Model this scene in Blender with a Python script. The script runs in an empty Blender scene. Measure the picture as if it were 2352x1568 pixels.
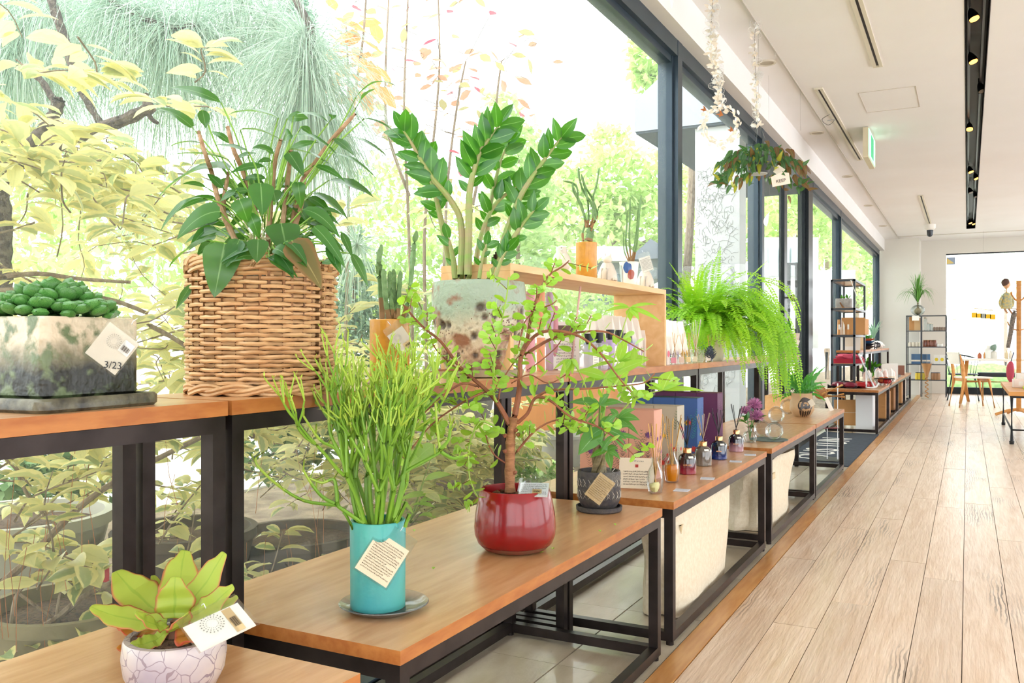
import bpy, bmesh, math, random
from mathutils import Vector, Matrix, noise
import numpy as np
random.seed(7)
SC = bpy.context.scene
C = SC.collection
R = random.uniform
# ---------------------------------------------------------------- camera, sky, exposure
TH = math.atan(1046/2000)
cam_d = bpy.data.cameras.new('camera'); cam = bpy.data.objects.new('camera', cam_d); C.objects.link(cam)
cam.location = (0, 0, 1.0); cam.rotation_euler = (math.pi/2, 0, TH)
cam_d.lens = 30.61; cam_d.sensor_width = 36; cam_d.clip_start = .05; cam_d.clip_end = 200
cam_d.shift_y = 1/2352
SC.camera = cam
W = bpy.data.worlds.new('overcast_sky'); SC.world = W; W.use_nodes = True
wn = W.node_tree.nodes; wb = wn['Background']
wb.inputs[0].default_value = (.94, .975, 1.0, 1); wb.inputs[1].default_value = 4.6
SC.view_settings.view_transform = 'Standard'; SC.view_settings.look = 'None'
SC.view_settings.gamma = 1; SC.view_settings.use_curve_mapping = False
SC.view_settings.exposure = 0.0
cy = SC.cycles
cy.use_denoising = True; cy.use_adaptive_sampling = True; cy.adaptive_threshold = .12; cy.adaptive_min_samples = 12; cy.max_bounces = 6; cy.diffuse_bounces = 3; cy.glossy_bounces = 3
cy.transmission_bounces = 6; cy.transparent_max_bounces = 24; cy.sample_clamp_indirect = 6
cy.caustics_reflective = False; cy.caustics_refractive = False
try: W.cycles.sampling_method = 'AUTOMATIC'
except Exception: pass

def area(name, loc, rot, sx, sy, power, col=(1, 1, 1), portal=False):
    l = bpy.data.lights.new(name, 'AREA'); l.shape = 'RECTANGLE'; l.size = sx; l.size_y = sy
    l.energy = power; l.color = col
    if portal: l.cycles.is_portal = True
    o = bpy.data.objects.new(name, l); o.location = loc; o.rotation_euler = rot; C.objects.link(o); return o
# portals guide the sky's light through the glazing (they give off no light themselves)
area('portal_left', (-1.62, 8, 1.4), (0, -math.pi/2, 0), 2.7, 20, 1, portal=True)
area('portal_end', (1.9, 18.95, 1.4), (-math.pi/2, 0, 0), 4.5, 2.7, 1, portal=True)

# ---------------------------------------------------------------- projection helpers (pixel -> point at a real distance)
FV = Vector((-math.sin(TH), math.cos(TH), 0)); RV = Vector((math.cos(TH), math.sin(TH), 0)); UP = Vector((0, 0, 1))
EYE = Vector((0, 0, 1.0))
def ray(u, v): return FV + RV*((u-1176)/2000) + UP*(-(v-785)/2000)
def P(u, v, t): return EYE + ray(u, v)*t
def PX(u, v, x): r = ray(u, v); return EYE + r*(x/r.x)
def PY(u, v, y): r = ray(u, v); return EYE + r*(y/r.y)
def PZ(u, v, z): r = ray(u, v); return EYE + r*((z-1.0)/r.z)

# ---------------------------------------------------------------- materials
MT = {}
def lin(c):
    if isinstance(c, str):
        c = [int(c[i:i+2], 16)/255 for i in (0, 2, 4)]
        c = [x/12.92 if x <= .04045 else ((x+.055)/1.055)**2.4 for x in c]
    return (c[0], c[1], c[2], 1)
def mat(name, col, rough=.5, metal=0, col2=None, ns=8, lo=.35, hi=.65, stretch=(1, 1, 1), bump=0, bs=None, trans=0, tcol=None,
        coat=0, glass=0, ior=1.45, emit=0, alpha=1, spec=.5, detail=5, rand=0, dist=0, cr=.03):
    if name in MT: return MT[name]
    m = bpy.data.materials.new(name); m.use_nodes = True; MT[name] = m
    nt = m.node_tree; N = nt.nodes; L = nt.links
    b = N['Principled BSDF']; out = N['Material Output']
    b.inputs['Base Color'].default_value = lin(col); b.inputs['Roughness'].default_value = rough
    b.inputs['Metallic'].default_value = metal; b.inputs['IOR'].default_value = ior
    b.inputs['Coat Weight'].default_value = coat; b.inputs['Coat Roughness'].default_value = cr; b.inputs['Transmission Weight'].default_value = glass
    b.inputs['Specular IOR Level'].default_value = spec
    b.inputs['Alpha'].default_value = alpha
    if emit:
        b.inputs['Emission Color'].default_value = lin(col); b.inputs['Emission Strength'].default_value = emit
    src = None
    if col2 or bump or rand:
        tc = N.new('ShaderNodeTexCoord'); mp = N.new('ShaderNodeMapping'); mp.inputs['Scale'].default_value = stretch
        L.new(tc.outputs['Object'], mp.inputs[0])
        if rand:
            oi = N.new('ShaderNodeObjectInfo'); cm = N.new('ShaderNodeCombineXYZ'); ml = N.new('ShaderNodeMath'); ml.operation = 'MULTIPLY'
            ml.inputs[1].default_value = 37; L.new(oi.outputs['Random'], ml.inputs[0])
            for i in range(3): L.new(ml.outputs[0], cm.inputs[i])
            L.new(cm.outputs[0], mp.inputs['Location'])
    if col2:
        n = N.new('ShaderNodeTexNoise'); n.inputs['Scale'].default_value = ns; n.inputs['Detail'].default_value = detail
        n.inputs['Distortion'].default_value = dist
        L.new(mp.outputs[0], n.inputs['Vector'])
        r = N.new('ShaderNodeValToRGB'); r.color_ramp.elements[0].position = lo; r.color_ramp.elements[1].position = hi
        r.color_ramp.elements[0].color = lin(col); r.color_ramp.elements[1].color = lin(col2)
        L.new(n.outputs['Fac'], r.inputs[0]); src = r.outputs[0]
    if rand:
        hs = N.new('ShaderNodeHueSaturation'); mr = N.new('ShaderNodeMapRange')
        mr.inputs['To Min'].default_value = 1-rand; mr.inputs['To Max'].default_value = 1+rand
        L.new(oi.outputs['Random'], mr.inputs[0]); L.new(mr.outputs[0], hs.inputs['Value'])
        if src: L.new(src, hs.inputs['Color'])
        else: hs.inputs['Color'].default_value = lin(col)
        src = hs.outputs[0]
    if src: L.new(src, b.inputs['Base Color'])
    if bump:
        n2 = N.new('ShaderNodeTexNoise'); n2.inputs['Scale'].default_value = bs or ns*3; n2.inputs['Detail'].default_value = 4
        L.new(mp.outputs[0], n2.inputs['Vector'])
        bp = N.new('ShaderNodeBump'); bp.inputs['Strength'].default_value = bump; bp.inputs['Distance'].default_value = .01
        L.new(n2.outputs['Fac'], bp.inputs['Height']); L.new(bp.outputs[0], b.inputs['Normal'])
    if trans:
        t = N.new('ShaderNodeBsdfTranslucent'); t.inputs[0].default_value = lin(tcol or col)
        mx = N.new('ShaderNodeMixShader'); mx.inputs[0].default_value = trans
        L.new(b.outputs[0], mx.inputs[1]); L.new(t.outputs[0], mx.inputs[2]); L.new(mx.outputs[0], out.inputs[0])
    return m
def leafmat(name, col, mid=None, edge=None, tcol=None, trans=.45, rough=.35, ew=.12, spec=.5, blot=0, rand=.12, mw=.02):
    """leaf colour across its own width: midrib, blade and margin, from the leaf's UV map"""
    m = bpy.data.materials.new(name); m.use_nodes = True; MT[name] = m
    nt = m.node_tree; N = nt.nodes; L = nt.links; b = N['Principled BSDF']; out = N['Material Output']
    b.inputs['Roughness'].default_value = rough; b.inputs['Specular IOR Level'].default_value = spec
    uv = N.new('ShaderNodeUVMap'); sp = N.new('ShaderNodeSeparateXYZ'); L.new(uv.outputs[0], sp.inputs[0])
    sb = N.new('ShaderNodeMath'); sb.operation = 'SUBTRACT'; sb.inputs[1].default_value = .5; L.new(sp.outputs[0], sb.inputs[0])
    ab = N.new('ShaderNodeMath'); ab.operation = 'ABSOLUTE'; L.new(sb.outputs[0], ab.inputs[0])
    f = ab.outputs[0]
    if blot:
        n = N.new('ShaderNodeTexNoise'); n.inputs['Scale'].default_value = 5; oi = N.new('ShaderNodeObjectInfo')
        va = N.new('ShaderNodeVectorMath'); cm = N.new('ShaderNodeCombineXYZ'); mm = N.new('ShaderNodeMath'); mm.operation = 'MULTIPLY'; mm.inputs[1].default_value = 50
        L.new(oi.outputs['Random'], mm.inputs[0]); L.new(mm.outputs[0], cm.inputs[0]); L.new(uv.outputs[0], va.inputs[0]); L.new(cm.outputs[0], va.inputs[1]); L.new(va.outputs[0], n.inputs['Vector'])
        m2 = N.new('ShaderNodeMath'); m2.operation = 'MULTIPLY_ADD'; m2.inputs[1].default_value = blot; L.new(n.outputs['Fac'], m2.inputs[0]); 
        s2 = N.new('ShaderNodeMath'); s2.operation = 'SUBTRACT'; s2.inputs[1].default_value = blot*.5
        L.new(f, m2.inputs[2]); L.new(m2.outputs[0], s2.inputs[0]); f = s2.outputs[0]
    r = N.new('ShaderNodeValToRGB'); e = r.color_ramp.elements
    e[0].position = mw; e[0].color = lin(mid or col); e[1].position = mw+.02; e[1].color = lin(col)
    if edge:
        a = e.new(.5-ew-.04); a.color = lin(col); c = e.new(.5-ew+.04); c.color = lin(edge)
    L.new(f, r.inputs[0])
    hs = N.new('ShaderNodeHueSaturation'); o2 = N.new('ShaderNodeObjectInfo'); mr = N.new('ShaderNodeMapRange')
    mr.inputs['To Min'].default_value = 1-rand; mr.inputs['To Max'].default_value = 1+rand
    L.new(o2.outputs['Random'], mr.inputs[0]); L.new(mr.outputs[0], hs.inputs['Value']); L.new(r.outputs[0], hs.inputs['Color'])
    L.new(hs.outputs[0], b.inputs['Base Color'])
    t = N.new('ShaderNodeBsdfTranslucent')
    if tcol: t.inputs[0].default_value = lin(tcol)
    else: L.new(hs.outputs[0], t.inputs[0])
    mx = N.new('ShaderNodeMixShader'); mx.inputs[0].default_value = trans
    L.new(b.outputs[0], mx.inputs[1]); L.new(t.outputs[0], mx.inputs[2]); L.new(mx.outputs[0], out.inputs[0])
    return m
def glassmat(name, tint=(1, 1, 1), veil=0, gloss=.06, streak=0):
    """thin glass: clear, with fresnel reflection; veil mixes in white, on windows a painted glare haze"""
    m = bpy.data.materials.new(name); m.use_nodes = True; MT[name] = m
    nt = m.node_tree; N = nt.nodes; L = nt.links; N.remove(N['Principled BSDF']); out = N['Material Output']
    t = N.new('ShaderNodeBsdfTransparent'); t.inputs[0].default_value = (*tint, 1)
    g = N.new('ShaderNodeBsdfGlossy'); g.inputs['Roughness'].default_value = .02
    fr = N.new('ShaderNodeFresnel'); fr.inputs[0].default_value = 1.35
    ml = N.new('ShaderNodeMath'); ml.operation = 'MULTIPLY'; ml.inputs[1].default_value = gloss/.02*.02*10; L.new(fr.outputs[0], ml.inputs[0])
    mx = N.new('ShaderNodeMixShader'); L.new(ml.outputs[0], mx.inputs[0]); L.new(t.outputs[0], mx.inputs[1]); L.new(g.outputs[0], mx.inputs[2])
    last = mx
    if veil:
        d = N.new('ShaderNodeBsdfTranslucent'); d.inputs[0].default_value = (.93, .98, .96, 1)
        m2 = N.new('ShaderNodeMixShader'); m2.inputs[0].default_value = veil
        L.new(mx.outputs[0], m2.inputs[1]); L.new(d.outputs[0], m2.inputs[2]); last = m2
    L.new(last.outputs[0], out.inputs[0]); return m

# ---------------------------------------------------------------- geometry builder
def basis(d):
    d = d.normalized(); a = Vector((0, 0, 1)) if abs(d.z) < .9 else Vector((1, 0, 0))
    x = d.cross(a).normalized(); return x, x.cross(d).normalized()
class G:
    def __init__(s): s.v = []; s.f = []; s.m = []; s.uv = {}
    def q(s, pts, mi=0, uv=None):
        n = len(s.v); s.v += [tuple(p) for p in pts]; s.f.append(tuple(range(n, n+len(pts)))); s.m.append(mi)
        if uv: s.uv[len(s.f)-1] = uv
    def box(s, c, d, rz=0, mi=0, taper=1, bev=0):
        cx, cy_, cz = c; hx, hy, hz = d[0]/2, d[1]/2, d[2]/2; n = len(s.v); co, si = math.cos(rz), math.sin(rz)
        for z in (-1, 1):
            k = taper if z > 0 else 1
            for x, y in ((-1, -1), (1, -1), (1, 1), (-1, 1)):
                a, b = x*hx*k, y*hy*k; s.v.append((cx+a*co-b*si, cy_+a*si+b*co, cz+z*hz))
        for f in ((3, 2, 1, 0), (4, 5, 6, 7), (0, 1, 5, 4), (1, 2, 6, 5), (2, 3, 7, 6), (3, 0, 4, 7)):
            s.f.append(tuple(n+i for i in f)); s.m.append(mi)
        return s
    def bb(s, x0, x1, y0, y1, z0, z1, mi=0): return s.box(((x0+x1)/2, (y0+y1)/2, (z0+z1)/2), (x1-x0, y1-y0, z1-z0), mi=mi)
    def tube(s, pts, r, n=6, mi=0, cap=True):
        pts = [Vector(p) for p in pts]; rs = r if isinstance(r, (list, tuple)) else [r]*len(pts)
        if len(rs) == 2 and len(pts) > 2: rs = [rs[0]+(rs[1]-rs[0])*i/(len(pts)-1) for i in range(len(pts))]
        st = len(s.v); px = None
        for i, p in enumerate(pts):
            d = (pts[min(i+1, len(pts)-1)]-pts[max(i-1, 0)])
            if d.length < 1e-9: d = Vector((0, 0, 1))
            d.normalize()
            if px is None: px, py = basis(d)
            else:
                px = (px - d*px.dot(d));
                if px.length < 1e-6: px = basis(d)[0]
                px.normalize(); py = d.cross(px)
            for k in range(n):
                a = 2*math.pi*k/n; s.v.append(tuple(p+(px*math.cos(a)+py*math.sin(a))*rs[i]))
        for i in range(len(pts)-1):
            for k in range(n):
                a = st+i*n+k; b = st+i*n+(k+1) % n; s.f.append((a, b, b+n, a+n)); s.m.append(mi)
        if cap:
            s.f.append(tuple(st+k for k in range(n-1, -1, -1))); s.m.append(mi)
            s.f.append(tuple(st+(len(pts)-1)*n+k for k in range(n))); s.m.append(mi)
        return s
    def lathe(s, c, prof, n=32, mi=0, sq=0, wob=0, sx=1, sy=1):
        c = Vector(c); st = len(s.v)
        for j, (r, z) in enumerate(prof):
            for k in range(n):
                a = 2*math.pi*k/n; rr = r
                if sq: rr = r/(abs(math.cos(a))**sq+abs(math.sin(a))**sq)**(1/sq)
                if wob: rr *= 1+wob*noise.noise(Vector((math.cos(a)*2, math.sin(a)*2, z*30)))
                s.v.append((c.x+rr*math.cos(a)*sx, c.y+rr*math.sin(a)*sy, c.z+z))
        for j in range(len(prof)-1):
            for k in range(n):
                a = st+j*n+k; b = st+j*n+(k+1) % n; s.f.append((a, b, b+n, a+n)); s.m.append(mi)
        if prof[0][0] > 1e-5: s.f.append(tuple(st+k for k in range(n-1, -1, -1))); s.m.append(mi)
        if prof[-1][0] > 1e-5: s.f.append(tuple(st+(len(prof)-1)*n+k for k in range(n))); s.m.append(mi)
        return s
    def blob(s, c, r, n=10, mi=0, wob=0, seed=0):
        rx, ry, rz = (r, r, r) if not isinstance(r, tuple) else r; c = Vector(c); st = len(s.v); m_ = n//2+1
        for j in range(m_+1):
            th = math.pi*j/m_
            for k in range(n):
                a = 2*math.pi*k/n; d = Vector((math.sin(th)*math.cos(a), math.sin(th)*math.sin(a), math.cos(th)))
                w = 1+wob*noise.noise(d*1.7+Vector((seed, seed, 0))); s.v.append((c.x+d.x*rx*w, c.y+d.y*ry*w, c.z+d.z*rz*w))
        for j in range(m_):
            for k in range(n):
                a = st+j*n+k; b = st+j*n+(k+1) % n; s.f.append((a, a+n, b+n, b)); s.m.append(mi)
        return s
    def leaf(s, p0, p1, w, ctrl=None, nrm=None, fold=.15, n=6, mi=0, shape='lance', roll=0, wave=0):
        """a curved, folded blade from p0 to p1 around a bent midrib"""
        p0, p1 = Vector(p0), Vector(p1); ctrl = Vector(ctrl) if ctrl is not None else (p0+p1)/2; nrm = Vector(nrm if nrm is not None else (0, 0, 1))
        st = len(s.v)
        for i in range(n+1):
            t = i/n; p = p0*(1-t)**2+ctrl*2*t*(1-t)+p1*t*t; d = (ctrl-p0)*(2*(1-t))+(p1-ctrl)*(2*t)
            if d.length < 1e-7: d = p1-p0
            d.normalize(); sd = d.cross(nrm)
            if sd.length < 1e-3: sd = basis(d)[0]
            sd.normalize(); up = sd.cross(d).normalized()
            if roll: sd, up = sd*math.cos(roll)+up*math.sin(roll), up*math.cos(roll)-sd*math.sin(roll)
            h = SH[shape](t)*w/2; e = up*(fold*h) + up*(wave*w*math.sin(t*17))
            s.v += [tuple(p-sd*h+e), tuple(p), tuple(p+sd*h+e)]
        for i in range(n):
            for c in (0, 1):
                a = st+i*3+c; s.f.append((a, a+1, a+4, a+3)); s.m.append(mi)
                s.uv[len(s.f)-1] = ((c*.5, i/n), (c*.5+.5, i/n), (c*.5+.5, (i+1)/n), (c*.5, (i+1)/n))
        return s
    def mesh(s, name, mats, off=(0, 0, 0), smooth=True):
        me = bpy.data.meshes.new(name); o = Vector(off)
        if o.length > 0:
            a = np.array(s.v, dtype=np.float64)-np.array(o); s.v = a.tolist()
        me.from_pydata(s.v, [], s.f)
        for m in (mats if isinstance(mats, (list, tuple)) else [mats]): me.materials.append(m)
        if any(s.m): me.polygons.foreach_set('material_index', s.m)
        if smooth: me.polygons.foreach_set('use_smooth', [True]*len(s.f))
        if s.uv:
            ul = me.uv_layers.new(name='UVMap'); flat = []
            for i, f in enumerate(s.f):
                u = s.uv.get(i)
                for k in range(len(f)): flat += (u[k] if u else (.5, .5))
            ul.data.foreach_set('uv', flat)
        if smooth is True:
            try: me.set_sharp_from_angle(angle=math.radians(38))
            except Exception: pass
        return me
SH = {'lance': lambda t: max(0, math.sin(math.pi*min(1, t**.75)))*1.0 if t < 1 else 0,
      'heart': lambda t: (min(1, (t+.03)*5.5)**.5)*(1-t**1.7)**.8 if t < 1 else 0,
      'oval': lambda t: math.sin(math.pi*t)**.6 if 0 < t < 1 else 0.02,
      'spoon': lambda t: (t**.9)*math.sin(math.pi*min(1, t*.93+.02))**.35*1.25 if 0 < t < 1 else 0.05,
      'round': lambda t: math.sqrt(max(0, 1-(2*t-1)**2)),
      'strap': lambda t: min(1, t*6+.3)*(1-t**4) if t < 1 else 0,
      'wide': lambda t: (.35+.65*math.sin(math.pi*min(1, t*1.05)**1.2)) if t < .97 else .25}

def setp(o, label=None, cat=None, group=None, kind=None):
    if label: o['label'] = label
    if cat: o['category'] = cat
    if group: o['group'] = group
    if kind: o['kind'] = kind
    return o
class T:
    """a thing: an Empty at its base and the parts that move with it"""
    def __init__(s, name, label, cat, loc, group=None, kind=None):
        s.o = bpy.data.objects.new(name, None); s.o.empty_display_size = .05; C.objects.link(s.o); s.loc = Vector(loc); s.o.location = s.loc
        setp(s.o, label, cat, group, kind)
    def part(s, name, g, mats, label=None, parent=None, smooth=True, kind=None):
        me = g.mesh(name, mats, s.loc, smooth) if isinstance(g, G) else g
        o = bpy.data.objects.new(name, me); C.objects.link(o); o.parent = parent or s.o; setp(o, label, kind=kind); return o
    def inst(s, name, me, M, parent=None):
        o = bpy.data.objects.new(name, me); C.objects.link(o); o.parent = parent or s.o
        o.matrix_local = Matrix.Translation(-s.loc) @ M; return o
def single(name, g, mats, label, cat, group=None, kind=None, smooth=True, base=None):
    v = g.v; b = Vector(base) if base else Vector((sum(p[0] for p in v)/len(v), sum(p[1] for p in v)/len(v), min(p[2] for p in v)))
    o = bpy.data.objects.new(name, g.mesh(name, mats, b, smooth)); o.location = b; C.objects.link(o); setp(o, label, cat, group, kind); return o
def struct(name, g, mats, smooth=False):
    o = bpy.data.objects.new(name, g.mesh(name, mats, (0, 0, 0), smooth)); C.objects.link(o); o['kind'] = 'structure'; return o
def child(name, g, mats, parent, smooth=False, label=None, kind=None):
    off = parent.location if parent.parent is None else parent.location+parent.parent.location
    o = bpy.data.objects.new(name, g.mesh(name, mats, off, smooth)); C.objects.link(o); o.parent = parent; setp(o, label, kind=kind); return o
def dup(root, loc, rz=None, label=None, group=None, scale=None):
    r = root.copy(); C.objects.link(r); r.location = loc
    if rz is not None: r.rotation_euler = (0, 0, rz)
    if scale: r.scale = (scale,)*3
    if label: r['label'] = label
    if group: r['group'] = group
    for ch in list(root.children):
        c = ch.copy(); C.objects.link(c); c.parent = r
        for g in list(ch.children): d = g.copy(); C.objects.link(d); d.parent = c
    return r
def frame(p, y, z, s=1, sx=None):
    """matrix: local Y along y, local Z towards z"""
    y = Vector(y).normalized(); x = y.cross(Vector(z))
    if x.length < 1e-4: x = basis(y)[0]
    x.normalize(); z = x.cross(y); sx = sx if sx is not None else s
    return Matrix(((x.x*sx, y.x*s, z.x*s, p[0]), (x.y*sx, y.y*s, z.y*s, p[1]), (x.z*sx, y.z*s, z.z*s, p[2]), (0, 0, 0, 1)))
def tri(a, b): return a+(b-a)*random.random()
def smooth_path(pts, k=4):
    pts = [Vector(p) for p in pts]; out = []
    for i in range(len(pts)-1):
        p0 = pts[max(i-1, 0)]; p1 = pts[i]; p2 = pts[i+1]; p3 = pts[min(i+2, len(pts)-1)]
        for j in range(k):
            t = j/k; out.append(.5*((2*p1)+(p2-p0)*t+(2*p0-5*p1+4*p2-p3)*t*t+(3*p1-p0-3*p2+p3)*t**3))
    out.append(pts[-1]); return out
def scatter(g, tmpl, mats):
    """many copies of one small triangle pattern joined into a mesh with numpy (kind 'stuff')"""
    pass
def text_geo(txt, size, ext=.0004, font=None):
    cu = bpy.data.curves.new('txt', 'FONT'); cu.body = txt; cu.size = size; cu.extrude = ext; cu.align_x = 'CENTER'; cu.align_y = 'CENTER'; cu.resolution_u = 2
    o = bpy.data.objects.new('txt', cu); C.objects.link(o); dg = bpy.context.evaluated_depsgraph_get()
    me = bpy.data.meshes.new_from_object(o.evaluated_get(dg)); bpy.data.objects.remove(o); return me
# ================================================================ materials in use
wood = mat('bench_wood', 'D6A678', .33, col2='BE8756', ns=5, stretch=(9, 1.1, 9), lo=.3, hi=.75, bump=.06, bs=60, coat=.35, rand=.04, cr=.22)
woode = mat('bench_wood_edge', 'B8763A', .45, col2='A4602A', ns=9, stretch=(6, 1.5, 6), rand=.03)
steel = mat('dark_steel', '3A3230', .38, .75, col2='2B2422', ns=14, lo=.4, hi=.7)
wframe = mat('window_frame_metal', '3E4C56', .32, .35, col2='364450', ns=3)
wframe2 = mat('window_frame_dark', '20262B', .35, .3)
white = mat('white_plaster', 'F3F0EE', .9, col2='F0ECE9', ns=1.2)
wallm = mat('wall_paint', 'E9E5DC', .9, col2='E6E1D7', ns=1.2)
glass = glassmat('window_glass', (.98, 1, .99), veil=.03, gloss=.006)  # white veil in the pane imitates glare washing out the view
cgl = glassmat('clear_glass', (.95, .97, .96), gloss=.16)
plankm = mat('oak_plank', 'E8CFB8', .42, col2='D0AE8E', ns=3.2, stretch=(7, .6, 5), lo=.35, hi=.8, bump=.35, bs=14, rand=.07, coat=.4, dist=1.4, cr=.22)
def whorls(m):
    nt = m.node_tree; N = nt.nodes; L = nt.links; b = N['Principled BSDF']; src = b.inputs['Base Color'].links[0].from_socket; mp = [n for n in N if n.type == 'MAPPING'][0]
    tc = N.new('ShaderNodeMapping'); tc.inputs['Scale'].default_value = (.45, .9, 1); L.new(mp.outputs[0], tc.inputs[0])
    w = N.new('ShaderNodeTexWave'); w.inputs['Scale'].default_value = 7; w.inputs['Distortion'].default_value = 9; w.inputs['Detail'].default_value = 3; w.inputs['Detail Scale'].default_value = 1.2; L.new(tc.outputs[0], w.inputs['Vector'])
    n = N.new('ShaderNodeTexNoise'); n.inputs['Scale'].default_value = 1.6; n.inputs['Detail'].default_value = 2; L.new(tc.outputs[0], n.inputs['Vector'])
    r = N.new('ShaderNodeValToRGB'); r.color_ramp.elements[0].position = .56; r.color_ramp.elements[1].position = .72; L.new(n.outputs['Fac'], r.inputs[0])
    r2 = N.new('ShaderNodeValToRGB'); r2.color_ramp.elements[0].position = .55; r2.color_ramp.elements[1].position = .8; L.new(w.outputs['Fac'], r2.inputs[0])
    ml = N.new('ShaderNodeMath'); ml.operation = 'MULTIPLY'; L.new(r.outputs[0], ml.inputs[0]); L.new(r2.outputs[0], ml.inputs[1])
    mx = N.new('ShaderNodeMixRGB'); mx.inputs[2].default_value = lin('7E6A5C'); L.new(ml.outputs[0], mx.inputs[0]); L.new(src, mx.inputs[1]); L.new(mx.outputs[0], b.inputs['Base Color'])
whorls(plankm)
trimw = mat('oak_border', 'D09A5C', .4, col2='BE8344', ns=5, stretch=(9, 1, 9), coat=.3, cr=.2)
stone = mat('travertine', 'C9BDA8', .3, col2='B3A48C', ns=4, stretch=(3, 1, 3), bump=.1, bs=50, coat=.2, rand=.03)
tan = mat('tan', 'C9A877', .6)
blackp = mat('black_paint', '121316', .45)
paper = mat('paper_white', 'F2EEE6', .7)
paperk = mat('paper_cream', 'E4CDA9', .7)
ink = mat('ink', '3A2A22', .7)
soil = mat('soil', '3A2B20', .95, col2='6B5240', ns=90, bump=.8, bs=120)
# ================================================================ floor
fb = struct('floor', G().bb(-1.62, 4.6, -2.6, 19.0, -.14, -.012), mat('floor_base', '4A3420', .8))
n_pl = 0
rest = G()
for r in range(24):
    x0 = -.765+r*.15; y = -2.5-R(0, 1.6)
    while y < 18.9:
        L_ = random.choice((1.2, 1.8, 1.8, 1.8)); y1 = min(y+L_, 18.9); ya = max(y, -2.5)
        if y1-ya > .03:
            vis = r < 13 and (x0 < .1+ya*.09)
            g = rest if not vis else G()
            zz = R(-.0012, .0); c = .0016
            g.bb(x0+.0012, x0+.1488, ya+.001, y1-.001, -.012, zz)
            if vis: child('plank', g, plankm, fb)
        y = y1
child('plank', rest, plankm, fb, kind='stuff')
child('trim_board', G().bb(-.84, -.767, -2.5, 18.9, -.012, .002), trimw, fb, label='orange oak border board along the stone strip')
for (xa, xb) in ((-1.49, -1.13), (-1.127, -.843)):
    y = -2.5
    while y < 18.8:
        y1 = min(y+.62, 18.8)
        child('tile', G().bb(xa+.0012, xb-.0012, y+.0012, y1-.0012, -.012, R(-.0008, 0)), stone, fb); y = y1
# ================================================================ ceiling with its lighting slot
cg = G()
TX0, TX1, TY0, TY1 = -.013, .118, 1.0, 17.1
for (a, b, c, d) in ((-1.62, TX0, -2.6, 19.0), (TX1, 4.6, -2.6, 19.0), (TX0, TX1, -2.6, TY0), (TX0, TX1, TY1, 19.0)): cg.bb(a, b, c, d, 2.97, 3.02)
ceil = struct('ceiling', cg, white)
tk = G(); tk.bb(TX0-.004, TX0, TY0, TY1, 2.968, 3.14).bb(TX1, TX1+.004, TY0, TY1, 2.968, 3.14).bb(TX0, TX1, TY0, TY1, 3.12, 3.14)
tk.bb(TX0, TX1, TY0-.004, TY0, 2.968, 3.14).bb(TX0, TX1, TY1, TY1+.004, 2.968, 3.14)
track = T('track_light_recess', 'long black recessed lighting slot running along the white ceiling', 'light fixture', (.05, 9, 2.968))
track.part('housing', tk, mat('slot_black', '1D1E22', .5), smooth=False)
track.part('rail', G().bb(.0, .018, TY0, TY1, 3.075, 3.12), mat('rail_grey', '5B6068', .4, .6), smooth=False)
track.part('rail', G().bb(.085, .1, TY0, TY1, 3.06, 3.12), MT['rail_grey'], smooth=False)
lampm = mat('lamp_glow', 'FFC46A', .4, emit=2.2)
spots = [(.012, 6.12, 1), (.012, 7.05, 1), (.08, 7.9, 0), (.015, 9.3, 2), (.075, 12.1, 1), (.012, 11.6, 1), (.08, 13.6, 0), (.018, 16.6, 1), (.07, 16.75, 1), (.015, 13.2, 0), (.08, 5.2, 0)]
where = ['nearest on its left rail', 'second from the near end', 'unlit on the right rail', 'brightest in mid slot', 'on the right rail past the bright one', 'on the left rail past the bright one', 'unlit further along', 'left one of the pair at the far end', 'right one of the pair at the far end', 'small unlit one on the left rail', 'closest unlit one']
for (sx, sy, on), wh in zip(spots, where):
    s = T('track_spotlight', 'black bell-shaped spotlight in the ceiling slot, '+wh, 'spotlight', (sx, sy, 3.04), group='spotlights in the ceiling slot')
    ax = Vector((.35, -.25, -1)).normalized() if on != 2 else Vector((.05, -.5, -1)).normalized(); p = Vector((sx, sy, 3.075))
    g = G(); pr = [(.004, 0), (.012, .01), (.022, .03), (.031, .06), (.034, .085)]
    pts = [p+ax*z for r_, z in pr]; g.tube(pts, [r_ for r_, z in pr], 12, cap=False); g.tube([p+Vector((0, 0, .03)), p], .006, 6)
    s.part('shade', g, mat('spot_black', '17181B', .35, .3))
    s.part('bulb', G().tube([p+ax*.08, p+ax*.086], .029, 12), lampm if on else mat('lamp_off', '8A857C', .3), label='glowing warm bulb' if on else None)
    if on:
        l = bpy.data.lights.new('spot_lamp', 'SPOT'); l.energy = 14; l.color = (1, .83, .62); l.spot_size = 1.1; l.spot_blend = .6; l.shadow_soft_size = .03
        lo = bpy.data.objects.new('spot_lamp', l); C.objects.link(lo); lo.location = p+ax*.1; lo.rotation_euler = ax.to_track_quat('-Z', 'Y').to_euler()
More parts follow.
